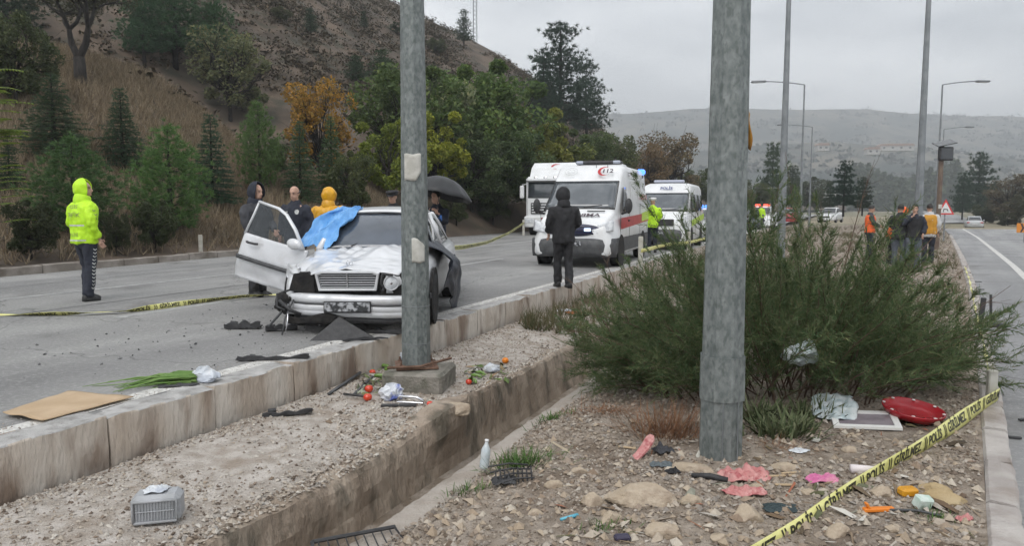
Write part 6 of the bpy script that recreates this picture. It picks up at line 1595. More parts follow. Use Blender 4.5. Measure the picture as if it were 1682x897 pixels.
    for k in range(3):
        b = B(); x = .08 + k * .22; b.add([(x, -.02, .12), (x + .09, -.02, .12), (x + .19, -.02, .35), (x + .09, -.02, .58), (x, -.02, .58), (x + .10, -.02, .35)], [(0, 1, 2, 5), (5, 2, 3, 4)]); b.ob('chevron', m_plast, e)
    # mast on the ridge
    Y = ip(781, RPX, RYY) - 2; p = hill_pt(781, Y); H = at(781, -60, Y).z - p.z
    e = empty('radio_mast', p, 0, 'thin lattice radio mast on the ridge beside a small pine', 'mast')
    for k in range(3):
        a = k * 2.094; b = B(); b.tube([(.35 * math.cos(a), .35 * math.sin(a), -.5), (.3 * math.cos(a), .3 * math.sin(a), H)], .05, 4); b.ob('leg', m_galv2, e)
    for k in range(18):
        z = H * k / 18; b = B(); b.tube([(.33 * math.cos(a), .33 * math.sin(a), z + (.5 if i % 2 else 0)) for i, a in enumerate((0, 2.094, 4.189, 6.283))], .03, 3); b.ob('brace', m_galv2, e)
    # far houses under the hill
    for px, py, Y, wd, lb in ((1470, 246, 600, 26, 'long pale building on the distant slope'), (1432, 252, 580, 9, 'small pale house left of the long distant building'), (1100, 262, 500, 7, 'small pale house on the distant slope at left'), (1350, 246, 560, 8, 'small pale house on the distant slope above the lamp poles')):
        q = at(px, py, Y); e = empty('far_house', q, R(-8), lb, 'house')
        b = B(); b.box((0, 0, 1.0), (wd, 9, 4)); b.ob('wall', mat('pale_render', (.42, .41, .39), .8), e)
        b = B(); b.prism([(-wd / 2 - .5, 3.02), (wd / 2 + .5, 3.02), (wd / 2 * .9, 4.6), (-wd / 2 * .9, 4.6)], 10); b.ob('roof', mat('grey_red_roof', (.3, .2, .16), .8), e)
        for k in range(max(2, int(wd / 6))):
            b = B(); b.box((-wd / 2 + (k + .5) * wd / max(2, int(wd / 6)), -4.55, 1.4), (1.6, .15, 1.4)); b.ob('window', m_glass, e)
signs()

# ---------------------------------------------------------------- police tape
m_tape = mat('yellow_tape', (.62, .60, .20), .45, (.70, .68, .28), 5, .08, 30); m_ink = mat('tape_ink', (.035, .035, .02), .5)
def tape(label, pts, wd, wvec, words, size, start=0.0, step=1.0, gap=.5, sag=0.0, n=60, twist=None, off=.003, tsegs=None):
    pts = [Vector(p) for p in pts]; d = [0.0]
    for a, c in zip(pts, pts[1:]): d.append(d[-1] + (c - a).length)
    tot = d[-1]
    def P(s):
        s = max(0, min(tot, s)); k = max(0, min(len(pts) - 2, int(np.searchsorted(d, s) - 1))); t = (s - d[k]) / max(1e-6, d[k + 1] - d[k])
        p = pts[k].lerp(pts[k + 1], t); p.z -= sag * 4 * (s / tot) * (1 - s / tot)
        return p
    wv = Vector(wvec).normalized()
    def S(s, w_, o=0.0):
        t = (P(s + .01) - P(s - .01)); t = t.normalized() if t.length > 1e-6 else Vector((1, 0, 0)); q = wv.copy()
        if twist: q = Matrix.Rotation(twist(s), 3, t) @ q
        q = (q - t * q.dot(t)).normalized(); nn = t.cross(q)
        return P(s) + q * (w_ * wd) + nn * (.012 * math.sin(3.1 * s + w_ * 2) * wd / .1 + o)
    e = empty('police_tape', (0, 0, 0), 0, label, 'police tape')
    b = B(); b.grid(n, 3, lambda i, j: S(i * tot, j - .5)); o = b.ob('ribbon', m_tape, e, True); mod(o, 'SOLIDIFY', thickness=.0012, offset=0)
    if words:
        s = start; V = []; F = []; wi = 0
        while s < tot:
            w_ = words[wi % len(words)]; wi += 1
            if w_ == '|':
                for q in (0, .028):
                    k = len(V); x0 = s + q
                    for j in range(5):
                        yy = -.42 + .21 * j; cv = .012 * (1 - (j - 2) ** 2 / 4)
                        V += [S(x0 + cv, yy, off), S(x0 + cv + .013, yy, off)]
                    F += [(k + 2 * j, k + 2 * j + 1, k + 2 * j + 3, k + 2 * j + 2) for j in range(4)]
                s += .085; continue
            me = text_mesh(w_, size, .003); xs = [v.co.x for v in me.vertices]; x0, x1 = min(xs), max(xs); k = len(V)
            if s + x1 - x0 > tot + .3: break
            for v in me.vertices: V.append(S(s + v.co.x - x0, v.co.y / wd, off))
            F += [tuple(i + k for i in p.vertices) for p in me.polygons]; s += x1 - x0 + .05
            bpy.data.meshes.remove(me)
        V = [v for v in V]; o = tag(link('lettering', mesh('lettering', V, F), m_ink, e), kind='stuff')
    return e
def tapes():
    kp = gp(1630, 664); kp = g(1630, 662, rz_(7) + .105)
    b = B(); b.box((0, 0, .10), (.075, .05, .34), .008); o = b.ob('marker_post', MATS['dirty_white_plastic'], None, loc=(kp.x, kp.y + .02, kp.z)); tag(o, 'white post stub on the right kerb where the tape is tied', 'marker post')
    Yk = kp.y
    tape('yellow police tape with black lettering stretched low across the lower right corner', [at(1190, 938, 3.35), at(1310, 868, 3.75), at(1470, 760, 4.55), at(1641, 648, Yk)], .108, (0, .12, 1), ['GİRİLMEZ', '|', 'POLİS', '|'], .090, start=-.12 + .12, sag=.0, n=80, off=.003)
    tape('slack police tape running from the post stub along the right kerb', [(kp.x, kp.y, kp.z + .08), g(1616, 577, -.12) + Vector((0, 0, .06)), g(1604, 520, -.12) + Vector((0, 0, .04)), g(1592, 462, -.12) + Vector((0, 0, .05)), g(1585, 440, -.12) + Vector((0, 0, .03))], .04, (.3, 0, 1), None, .06, n=50, twist=lambda s: s * 2.2)
    rd = [g(x, y, .06) + Vector((0, 0, .012 + .006 * math.sin(x * .05))) for x, y in ((-60, 519), (0, 518), (60, 518), (130, 517), (200, 513), (260, 506), (330, 496), (400, 489), (460, 484))]
    tape('twisted police tape lying across the road in front of the lone officer', rd, .085, (.2, .3, 1), ['GİRİLMEZ', '|', 'POLİS', '|'], .075, n=160, twist=lambda s: .9 + .9 * math.sin(1.7 * s) + .5 * math.sin(4.3 * s))
    tape('police tape hanging from the wreck to the post by the truck', [at(728, 408, 13.5), at(760, 404, 18), at(800, 396, 25), at(835, 382, 31), at(861, 366, 36)], .10, (0, 0, 1), ['GİRİLMEZ', '|', 'POLİS', '|'], .085, n=80, sag=.05)
    tape('police tape strung between the posts beside the minibus', [at(1053, 412, 17.4), at(1095, 398, 20), at(1132, 394, 23), at(1175, 386, 28)], .09, (0, 0, 1), None, .06, n=50, sag=.08)
tapes()
# ================================================================ LITTER AND WRECKAGE
def noisy(b, amp, s, seed=0):
    b.v = [tuple(Vector(p) + mnoise.noise_vector(Vector(p) * s + Vector((seed, seed * .7, 0))) * amp) for p in b.v]; return b
def road_pt(px, py):
    z = 0.0
    for i in range(5): p = g(px, py, z); z = lz(*uv(p.x, p.y))
    p.z = z; return p
def lay(b, name, m, p, label, cat, rz=0.0, rx=0.0, ry=0.0, smooth=True, group=None, lift=0.0, thick=None):
    o = b.ob(name, m, None, smooth, loc=(p[0], p[1], p[2] + lift), rot=(rx, ry, rz)); tag(o, label, cat, group)
    if thick: mod(o, 'SOLIDIFY', thickness=thick)
    return o
def sheet_b(w_, l_, amp, s, seed, n=18, droop=0.0):
    b = B(); sg = 40; rings = []
    for q in range(n + 1):
        t = .03 + .97 * q / n; rg = []
        for k in range(sg):
            a = math.tau * k / sg; c_, s_ = math.cos(a), math.sin(a)
            ed = (abs(c_) ** 5 + abs(s_) ** 5) ** -.2 * (1 + .22 * mnoise.noise((c_ * 1.6 + seed, s_ * 1.6, 2)) + .10 * mnoise.noise((c_ * 5, s_ * 5 + seed, 3)))
            x, y = c_ * ed * t, s_ * ed * t
            fold = .55 + .7 * mnoise.noise((x * 1.5 + seed, y * .8, 1)) + .45 * mnoise.noise((x * 3.4, y * 2.2 + seed, 4)) + .25 * mnoise.noise((x * 7, y * 5, seed))
            rg.append((x * w_ / 2 * (1 + .1 * mnoise.noise((y * 3, seed, 1))), y * l_ / 2, max(.003, amp * max(0, fold) * (1 - .6 * t ** 4) + .004)))
        rings.append(rg)
    b.loft(rings, cap=False); b.f.append(tuple(range(sg))[::-1]); return b
m_bagw = mat('white_plastic_bag', (.62, .64, .66), .35, (.48, .52, .58), 9, .5, 22, c3=(.35, .38, .45), s3=14, a3=.5)
m_pink = mat('pink_cloth', (.44, .17, .165), .85, (.56, .30, .28), 14, .3, 30, c3=(.32, .06, .07), s3=22, a3=.8); m_tom = mat('tomato_skin', (.55, .035, .02), .22, (.62, .07, .02), 6, coat=.4)
m_orange = mat('orange_peel', (.75, .22, .015), .4, bump=.1, bscale=160); m_pep = mat('pepper_green', (.10, .20, .03), .3, (.16, .27, .05), 8, coat=.3)
m_rock = mat('limestone', (.36, .29, .21), .95, (.46, .385, .30), 6, .7, 26, c3=(.22, .16, .11), s3=9, a3=.6); m_rock2 = mat('ochre_stone', (.34, .25, .13), .95, (.42, .33, .20), 5, .6, 24)
def rocks():
    G = 'loose rocks on the near median'
    for k, (px, py, wpx, hpx, mm, lb) in enumerate(((1052, 822, 108, 46, m_rock, 'largest flat tan rock lying below the near right pole'), (972, 828, 46, 30, m_rock, 'rounded tan rock just left of the largest flat rock'), (1142, 772, 68, 16, m_rock, 'long flat tan slab at the foot of the near right pole'),
            (1228, 856, 52, 36, m_rock, 'blocky brown rock left of the tape and dark lid'), (1538, 808, 44, 22, m_rock2, 'upper ochre stone of the pair near the right kerb'), (1556, 826, 66, 30, m_rock2, 'lower pointed ochre stone of the pair near the right kerb'), (1376, 876, 44, 26, m_rock, 'grey-tan stone just right of the tape at the bottom'),
            (1446, 815, 40, 22, m_rock, 'tan stone right of the tape beside the orange scrap'), (1090, 876, 66, 28, m_rock, 'low rock half buried at the bottom, right of the dark pouch'), (1004, 858, 36, 28, m_rock, 'small upright rock left of the dark pouch'), (1136, 828, 34, 24, m_rock, 'small rock right of the largest flat rock'),
            (908, 800, 30, 18, m_rock, 'small stone right of the black plastic basket'), (950, 776, 26, 14, m_rock, 'small stone between the basket and the pink sandal'), (1290, 772, 44, 18, m_rock, 'dull rock right of the near pole base'), (1465, 872, 26, 14, m_rock, 'small stone right of the tape near the bottom edge'), (1330, 812, 30, 12, m_rock, 'small stone beside the magenta cloth'),
            (1395, 742, 28, 12, m_rock, 'small stone behind the white roll'), (880, 846, 26, 16, m_rock, 'small stone left of the light blue scrap'), (742, 676, 60, 24, m_rock, 'tan rubble lump at the broken edge of the drain'), (1240, 802, 24, 12, m_rock, 'small stone under the pink clothes'), (1180, 888, 36, 16, m_rock, 'stone cut by the bottom edge left of the tape'))):
        p = gp(px, py); s = p.y / FPX; w_, h_ = wpx * s / 2, hpx * s / 2
        b = B(); b.ell((0, 0, 0), (w_, w_ * .62, h_ * 1.05), 26, 18)
        b.v = [tuple(Vector(q) * (1 + .22 * mnoise.noise(Vector(q) * (2.2 / w_) * .5 + Vector((k * 3.1, 0, 0))) + .10 * mnoise.noise(Vector(q) * (5 / w_) + Vector((k, 5, 0))))) for q in b.v]
        rr_ = random.Random(k); pl_ = [(Vector((rr_.uniform(-1, 1), rr_.uniform(-1, 1), rr_.uniform(-.3, 1))).normalized(), rr_.uniform(.55, .82)) for _ in range(11)]; D_ = Vector((w_, w_ * .62, h_ * 1.05)); out = []
        for q in b.v:
            q = Vector((q[0] / D_.x, q[1] / D_.y, q[2] / D_.z))
            for n_, d_ in pl_:
                ex = q.dot(n_) - d_
                if ex > 0: q = q - n_ * ex * .93
            out.append((q.x * D_.x * 1.18, q.y * D_.y * 1.18, q.z * D_.z * 1.18))
        b.v = [(x, y, max(z, -h_ * .6)) for x, y, z in out]
        o = lay(b, 'rock', mm, p, lb, 'rock', rnd.uniform(-.4, .4), group=G, smooth=False, lift=h_ * .35)
    P, S = [], []; r = random.Random(11)
    while len(P) < 520:
        px, py = r.uniform(640, 1610), r.uniform(690, 896)
        p = gp(px, py); u, v = uv(p.x, p.y)
        if v < V_Bq + .3: continue
        s = r.choice((.02, .025, .03, .04)) * r.uniform(.7, 1.2); P.append((p.x, p.y, p.z + s * .15)); S.append(s)
    pebbles('rubble', P, np.array(S), island_mat('rubble_stone', [(.22, .16, .115), (.42, .35, .27), (.32, .25, .18), (.48, .43, .36), (.28, .22, .17)], .95, .5, 40), 'scattered fist-sized brown rubble stones').name = 'rubble'
rocks()
def crumbs():
    r = np.random.default_rng(31); V = []; F = []
    while len(F) < 700:
        px, py = r.uniform(880, 1612), 700 + 197 * r.random() ** .8; p = gp(px, py)
        if uv(p.x, p.y)[1] < V_Bq + .3: continue
        ln = r.choice([.02, .03, .05, .09]) * r.uniform(.6, 1.3); wd = ln * r.choice([.08, .12, .35]); a = r.uniform(0, 6.28); d = Vector((math.cos(a), math.sin(a), r.normal(0, .25))); s = Vector((-math.sin(a), math.cos(a), r.normal(0, .3))) * wd
        p = p + Vector((0, 0, .012)); k = len(V); V += [p - d * ln - s, p + d * ln * .7 - s * .6, p + d * ln + s * .5, p - d * ln * .8 + s, p + Vector((0, 0, wd * .6))]; F += [(k, k + 1, k + 4), (k + 1, k + 2, k + 4), (k + 2, k + 3, k + 4), (k + 3, k, k + 4)]
    o = link('litter_crumbs', mesh('litter_crumbs', V, F), island_mat('litter_mix', [(.10, .065, .04), (.30, .22, .14), (.06, .045, .03), (.42, .36, .27), (.14, .09, .055), (.55, .53, .48), (.09, .10, .05), (.20, .13, .08), (.35, .12, .07)], .85, 0)); tag(o, 'twigs, splinters and dry scraps strewn over the near median', 'scraps', kind='stuff')
crumbs()
def veg_scraps():
    r = np.random.default_rng(44); V = []; F = []
    while len(F) < 520:
        px, py = (r.uniform(585, 650), r.uniform(598, 655)) if r.random() < .65 else (r.uniform(765, 835), r.uniform(598, 632)); p = gp(px, py)
        if uv(p.x, p.y)[1] < V_L: continue
        ln = r.uniform(.02, .075); wd = ln * r.uniform(.2, .55); a = r.uniform(0, 6.28); d = Vector((math.cos(a), math.sin(a), r.normal(0, .4))); s = Vector((-math.sin(a), math.cos(a), r.normal(0, .4))) * wd
        p = p + Vector((0, 0, .015 + .02 * r.random())); k = len(V); V += [p - d * ln, p - s, p + d * ln, p + s, p + Vector((0, 0, wd * .5))]; F += [(k, k + 1, k + 4), (k + 1, k + 2, k + 4), (k + 2, k + 3, k + 4), (k + 3, k, k + 4)]
    o = link('vegetable_scraps', mesh('vegetable_scraps', V, F), island_mat('veg_mix', [(.05, .09, .02), (.12, .17, .05), (.5, .5, .46), (.08, .06, .04), (.20, .24, .09), (.04, .04, .04), (.30, .20, .12), (.06, .12, .03)], .7, 0)); tag(o, 'torn leaves and kitchen scraps strewn round the pole footing', 'scraps', kind='stuff')
veg_scraps()
def litter():
    # --- near left: grey plastic can with paper on top
    p = gp(257, 862); e = empty('plastic_canister', (p.x, p.y, p.z), R(14), 'grey ribbed plastic canister lying on the gravel at lower left', 'canister')
    mg = mat('grey_canister', (.36, .37, .39), .5, (.29, .30, .31), 8, .2, 40)
    b = B(); b.box((0, .06, .088), (.27, .17, .175), .03); b.ob('body', mg, e, False)
    b = B(); b.tube([(x, -.028, z) for x, z in ((-.115, .025), (.115, .025), (.115, .15), (-.115, .15), (-.115, .025))], .010, 6); b.ob('rim', mg, e, True)
    for k in range(13):
        b = B(); b.box((-.096 + k * .016, -.027, .088), (.006, .012, .105), .002); b.ob('rib', mg, e)
    b = B(); b.box((0, -.030, .09), (.21, .008, .006), .001); b.ob('rib', mg, e)
    b = sheet_b(.13, .10, .03, 4, 5); lay(b, 'crumpled_paper', m_bagw, (p.x - .02, p.y + .06, p.z + .175), 'crumpled white paper on top of the grey canister', 'paper', .3, thick=.002)
    # --- cardboard
    c = [road_pt(5, 686), road_pt(70, 697), road_pt(220, 657), road_pt(112, 650)]; cc = sum(c, Vector()) / 4
    b = B(); b.grid(16, 10, lambda i, j: (c[0].lerp(c[1], j)).lerp(c[3].lerp(c[2], j), i) - cc + Vector((0, 0, .022 + .014 * mnoise.noise((i * 3, j * 3, 2)) + .012 * (1 - j)))); lay(b, 'cardboard', mat('cardboard', (.40, .29, .18), .9, (.47, .35, .23), 4, .1, 40), cc, 'flat brown cardboard sheet lying on the road edge at left', 'cardboard', thick=.006)
    # --- spring onions in a plastic bag
    p = road_pt(318, 628); r = np.random.default_rng(2); V = []; F = []
    e = empty('spring_onions', p, 0, 'bunch of green spring onions in a white plastic bag on the kerb line', 'vegetables')
    b = B()
    for k in range(70):
        a = R(188) + r.normal(0, .16); L_ = r.uniform(.18, .62) + (.25 if k % 9 == 0 else 0); z0 = r.uniform(.01, .07); s = Vector((r.uniform(-.02, .06), r.normal(0, .035), z0))
        b.tube([s, s + Vector((math.cos(a), math.sin(a), .03)) * L_ * .5, s + Vector((math.cos(a + r.normal(0, .12)) * L_, math.sin(a) * L_ + r.normal(0, .05), -z0 + .008))], [.008, .006, .002], 4)
    tag(b.ob('stalks', mat('onion_green', (.10, .20, .035), .5, (.17, .27, .07), 7), e, True), kind='stuff')
    b = B(); b.ell((.10, .02, .06), (.12, .075, .07), 24, 16); noisy(b, .05, 9); noisy(b, .022, 26, 4); b.v = [(x, y, max(.004, z)) for x, y, z in b.v]; b.ob('bag', m_bagw, e, False)
    p = road_pt(290, 636); lay(sheet_b(.30, .07, .02, 4, 3), 'black_scrap', m_plast, p, 'black plastic scrap beside the spring onions', 'scrap', R(18), thick=.006)
    # --- wreckage of black trim on the road
    G = 'black trim torn from the wreck'
    def trim(px, py, ln, wd, ht, rz, lb, seed, bend=.0, road=True):
        q = road_pt(px, py) if road else gp(px, py); b = B()
        b.loft([[(x + 0, yy * wd + bend * (x / ln) ** 2 * ln, max(.002, zz * ht * (1 + .3 * math.sin(7 * x + seed)) + .01 * mnoise.noise((x * 9, seed, yy)))) for yy, zz in ((-.5, .02), (.5 - .3 * abs(math.sin(5 * x / ln + seed)), .02), (.5 - .3 * abs(math.sin(5 * x / ln + seed)), .18), (-.3, .22), (-.34, .55 + .45 * abs(math.sin(9 * x / ln + seed))), (-.5, .5 + .45 * abs(math.sin(9 * x / ln + seed))))] for x in np.linspace(-ln / 2, ln / 2, 16)])
        noisy(b, .010, 11, seed)
        if ln > .3:
            for k in range(3): b.box((ln * (-.3 + .3 * k), wd * .3, ht * .5), (.035, wd * .7, ht * .8), .004, rot=(.3 * k, .4, .5 * k + seed)); return lay(b, 'trim_piece', m_plast, q, lb, 'car part', rz, group=G, smooth=False, lift=.012)
    trim(400, 540, .42, .14, .08, R(4), 'black boxy trim piece lying on the road left of the wreck', 1); trim(462, 543, .36, .14, .06, R(24), 'tangled black part on the road below the torn wheel', 2, .1)
    trim(425, 548, .08, .05, .03, 0, 'small black chip between two trim pieces on the road', 3)
    trim(450, 592, .66, .09, .05, R(12), 'long black bumper bracket lying across the edge line', 4, .12); trim(412, 584, .06, .05, .12, R(80), 'upright black hook at the end of the long bracket', 5)
    trim(548, 571, .22, .06, .03, R(16), 'thin black strip on the edge line near the kerb', 6); trim(640, 548, .5, .16, .05, R(-10), 'dark splinter of trim under the wreck bumper', 7); trim(600, 560, .5, .05, .025, R(20), 'pale-edged trim strip before the wreck', 8)
    p = road_pt(566, 560); b = B(); b.add([(-.38, 0, .0), (.36, .0, .0), (-.08, .16, .24), (-.34, .06, .02), (.30, .08, .03)], [(0, 1, 2), (2, 3, 0), (1, 4, 2), (0, 3, 4, 1)]); lay(b, 'trim_piece', m_plast, p, 'large black triangular panel propped before the wreck', 'car part', R(4), group=G, smooth=False, lift=.004, thick=.012)
    r = random.Random(5); V = []; S = []
    for k in range(240):
        u_ = r.gauss(6.6, 1.5); v_ = r.gauss(-6.3, .9)
        if v_ > -4.9 or v_ < -10: continue
        V.append(W(u_, v_, lz(u_, v_) + .006)); S.append(r.choice((.006, .008, .012, .02)))
    o = pebbles('glass_and_chips', V, np.array(S), island_mat('chips', [(.02, .02, .022), (.05, .05, .05), (.3, .3, .3), (.03, .03, .03)], .5, 0), 'small dark chips and crumbs strewn over the road before the wreck'); o['category'] = 'crumbs'
    trim(472, 682, .42, .10, .05, R(20), 'black wiper-like arm on the gravel below the kerb', 11, .06, False); trim(556, 741, .20, .05, .06, R(-4), 'small black trim foot on the gravel ledge', 12, 0, False)
    trim(700, 606, .25, .04, .03, R(30), 'rusty dark scrap beside the pole footing', 13, 0, False)
    for (px, py, px2, py2, r_, mm, lb) in ((540, 650, 592, 620, .016, m_grayp, 'grey rod leaning by the kerb foot'), (580, 652, 612, 627, .014, m_grayp, 'short grey rod left of the tomatoes'), (565, 650, 600, 660, .012, m_plast, 'dark rod lying below the grey rods')):
        a_, c2 = gp(px, py), gp(px2, py2); b = B(); b.tube([(0, 0, .015), (c2 - a_) + Vector((0, 0, .05))], r_, 6); lay(b, 'rod', mm, a_, lb, 'rod')
    # --- produce
    GT = 'spilled tomatoes and oranges'
    for px, py, rr, mm, lb, ct in ((612, 616, .034, m_tom, 'red tomato nearest the kerb above the others', 'tomato'), (606, 645, .042, m_tom, 'upper red tomato of the touching pair left of the footing', 'tomato'), (604, 659, .042, m_tom, 'lower red tomato of the touching pair left of the footing', 'tomato'), (830, 597, .040, m_orange, 'orange lying alone right of the footing', 'orange'), (770, 632, .034, m_tom, 'crushed red tomato at the right corner of the footing', 'tomato'), (706, 668, .03, m_tom, 'small red scrap of tomato before the footing', 'tomato')):
        q = gp(px, py); e = empty(ct, q, 0, lb, ct, GT); b = B(); b.ell((0, 0, rr * .88), (rr, rr, rr * .9), 16, 12); b.ob('flesh', mm, e, True)
        b = B()
        for k in range(5): b.tube([(0, 0, rr * 1.77), (rr * .4 * math.cos(k * 1.26), rr * .4 * math.sin(k * 1.26), rr * 1.74)], [.004, .001], 4)
        b.ob('calyx', m_pep, e)
    for k, (px, py, ln, lb) in enumerate(((626, 598, .16, 'long green pepper under the white bag left of the pole'), (634, 606, .14, 'green pepper lying across another by the pole'), (640, 612, .12, 'short green pepper closest to the footing'), (625, 622, .13, 'green pepper above the tomato pair'), (783, 622, .13, 'pale green pepper right of the footing'), (790, 617, .12, 'green pepper beside the small white bag'), (779, 630, .10, 'short green pepper over the crushed tomato'))):
        q = gp(px, py); b = B(); b.tube([(-ln / 2, 0, .03), (-ln * .2, .01, .034), (ln * .2, .0, .03), (ln / 2, -.02, .012)], [.012, .022, .018, .004], 8); lay(b, 'green_pepper', m_pep, q, lb, 'pepper', rnd.uniform(-.9, .9), group='spilled green peppers')
    def bag(px, py, w_, d_, h_, lb, seed, m=m_bagw, road=False, lift=0.0):
        q = road_pt(px, py) if road else gp(px, py); b = B(); b.ell((0, 0, h_ * .85), (w_, d_, h_), 20, 14); noisy(b, min(w_, h_) * .55, 7 / max(w_, .08) * .35, seed); noisy(b, min(w_, h_) * .22, 24, seed + 3); b.v = [(x, y, max(z, .003)) for x, y, z in b.v]
        return lay(b, 'plastic_bag', m, q, lb, 'plastic bag', smooth=False, lift=lift, group='white plastic bags')
    bag(650, 592, .11, .08, .075, 'rounded white plastic bag wedged left of the pole', 1); bag(643, 657, .11, .08, .08, 'crumpled white and blue bag before the footing', 2, mat('blue_white_bag', (.60, .62, .66), .4, (.10, .14, .42), 9, .4, 22, lo=.5, hi=.62)); bag(808, 612, .09, .06, .05, 'small white bag beside the orange', 3)
    p = gp(674, 664); b = B(); b.tube([(-.13, 0, .02), (-.10, 0, .07), (.06, 0, .065), (.13, 0, .03), (.12, 0, .012), (-.12, 0, .012), (-.13, 0, .02)], .013, 8); lay(b, 'door_handle_part', m_chrome, p, 'silver looped grab handle lying before the footing', 'car part', R(-8))
    p = gp(655, 668); b = B(); b.box((0, 0, .012), (.32, .05, .02), .004); lay(b, 'slat_scrap', m_plast, p, 'dark flat strip under the grab handle', 'scrap', R(3), smooth=False)
    # --- drain lip: bottle and black basket
    p = gp(795, 770); e = empty('plastic_bottle', (p.x, p.y, p.z), 0, 'clear plastic bottle standing at the drain lip by green grass', 'bottle')
    b = B(); b.lathe([(.028, 0), (.034, .008), (.034, .05), (.031, .07), (.034, .09), (.033, .13), (.018, .165), (.013, .175), (.013, .19)], 16); b.ob('body', mat('clear_plastic', (.62, .70, .74), .15, (.75, .80, .82), 20, trans=.35, spec=.6), e, True); b = B(); b.lathe([(.015, .188), (.015, .205), (.002, .207)], 12); b.ob('cap', mat('white_plastic', (.7, .7, .7), .4), e, True); e.rotation_euler = (R(-6), R(6), 0)
    p = gp(840, 792); e = empty('basket', (p.x, p.y, p.z), R(18), 'crushed black plastic basket lying beside the green grass tuft', 'basket')
    for k in range(9):
        x = -.12 + k * .03; b = B(); b.tube([(x, -.06, .01 + .01 * math.sin(k)), (x + .01, -.01, .085 + .015 * math.sin(k * 1.7)), (x + .02, .08, .05)], .005, 4); b.ob('bar', m_plast, e)
    for k in range(4):
        b = B(); b.tube([(-.14, -.06 + k * .04, .02 + .025 * k), (0, -.065 + k * .04, .045 + .02 * k), (.14, -.05 + k * .04, .03 + .015 * k)], .006, 4); b.ob('rail', m_plast, e)
    b = sheet_b(.16, .12, .05, 3, 7); b.ob('crushed_side', m_plast, e, True, loc=(-.06, -.03, .01))
    p = gp(600, 893); e = empty('mesh_panel', (p.x, p.y, p.z + .01), R(22), 'black mesh tray on the drain lip at the bottom edge', 'tray')
    b = B(); b.tube([(-.28, .06, .02), (.18, .06, .03), (.2, -.2, .02), (-.3, -.2, .0), (-.28, .06, .02)], .012, 6); b.ob('frame', m_plast, e)
    for k in range(9):
        b = B(); b.tube([(-.25 + k * .05, .06, .02), (-.25 + k * .05, -.2, .012)], .004, 4); b.ob('bar', m_plast, e)
    # --- pink things and cloth near the right pole
    def cl(px, py, w_, l_, amp, m, lb, seed, rz=0.0, name='clothing', cat='clothing', n=20):
        return lay(sheet_b(w_, l_, amp, 4.5, seed, n), name, m, gp(px, py), lb, cat, rz, thick=.004)
    p = gp(1056, 752); b = B(); b.loft([[(x, y, z) for x, y, z in ((-w_, yy, h_), (-w_, yy, h_ + .014), (w_, yy, h_ + .014), (w_, yy, h_))] for yy, w_, h_ in ((-.12, .02, .0), (-.10, .038, .0), (-.03, .034, .006), (.04, .04, .02), (.10, .042, .045), (.125, .02, .055))]); o = lay(b, 'sandal', m_pink, p, 'pink patterned sandal left of the near right pole', 'sandal', R(-60), rx=R(28), smooth=False, lift=.03)
    cl(1224, 788, .30, .20, .09, m_pink, 'crumpled pink garment before the near right pole', 3); cl(1222, 813, .24, .11, .05, m_pink, 'flat pink cloth strip below the crumpled garment', 4); cl(1352, 792, .20, .10, .045, mat('magenta_cloth', (.50, .12, .28), .8, (.62, .25, .36), 14, .3, 30), 'magenta cloth scrap left of the tape', 5)
    cl(1090, 745, .14, .10, .06, m_char, 'dark grey cloth behind the pink sandal', 6, name='cloth_scrap', cat='cloth'); cl(1086, 768, .14, .07, .04, mat('slate_cloth', (.10, .12, .13), .8), 'slate blue sock below the pink sandal', 7, name='sock', cat='sock')
    cl(1105, 778, .09, .05, .03, m_black, 'black sock beside the slate one', 8, name='sock', cat='sock'); cl(1283, 838, .20, .12, .02, mat('dark_teal', (.022, .038, .042), .5), 'dark teal flat lid left of the tape', 9, name='flat_lid', cat='lid')
    p = gp(1165, 790); b = B(); b.tube([(-.11, 0, .02), (.0, .01, .025), (.11, -.01, .02)], [.014, .02, .016], 7); lay(b, 'dark_stick', m_plast, p, 'black stick pointing at the pink garment', 'stick', R(-18))
    for px, py, ln, rz, lb in ((1285, 785, .18, 6, 'pale wooden splinter right of the pink garment'), (1300, 780, .14, 12, 'second pale splinter behind the first'), (1290, 800, .12, -3, 'short pale splinter below the others'), (1030, 738, .13, -22, 'thin pale twig left of the pink sandal')):
        b = B(); b.box((0, 0, .012), (ln, .016, .010), .002); lay(b, 'wood_splinter', mat('raw_wood', (.42, .31, .19), .8, (.50, .39, .26), 20, stretch=(.2, 1, 1)), gp(px, py), lb, 'splinter', R(rz), smooth=False)
    p = gp(1418, 778); b = B(); b.tube([(-.075, 0, .025), (.075, .01, .025)], [.026, .024], 14); noisy(b, .004, 20); lay(b, 'paper_roll', mat('white_paper', (.72, .66, .66), .7), p, 'whitish paper roll lying behind the tape', 'paper roll', R(-12))
    p = gp(1491, 815); b = B(); b.box((0, 0, .025), (.10, .07, .05), .012); lay(b, 'amber_cap', mat('amber_plastic', (.62, .30, .02), .4, (.5, .22, .01), 9), p, 'amber plastic cap lying left of the ochre stones', 'cap', R(6), smooth=False)
    p = gp(1443, 841); b = B(); b.box((0, 0, .012), (.17, .035, .022), .005); b.box((-.06, 0, .03), (.012, .03, .05), .003, rot=(0, R(-30), 0)); lay(b, 'orange_scrap', mat('orange_scrap', (.68, .20, .02), .5), p, 'flat orange plastic scrap right of the tape', 'scrap', R(4), smooth=False)
    p = gp(1515, 836); b = B(); b.box((0, 0, .035), (.085, .06, .07), .008, rot=(R(20), R(12), 0)); noisy(b, .008, 14); lay(b, 'drink_carton', mat('carton', (.55, .62, .57), .5, (.38, .50, .42), 18), p, 'crushed white and green carton below the ochre stones', 'carton', R(12), smooth=False)
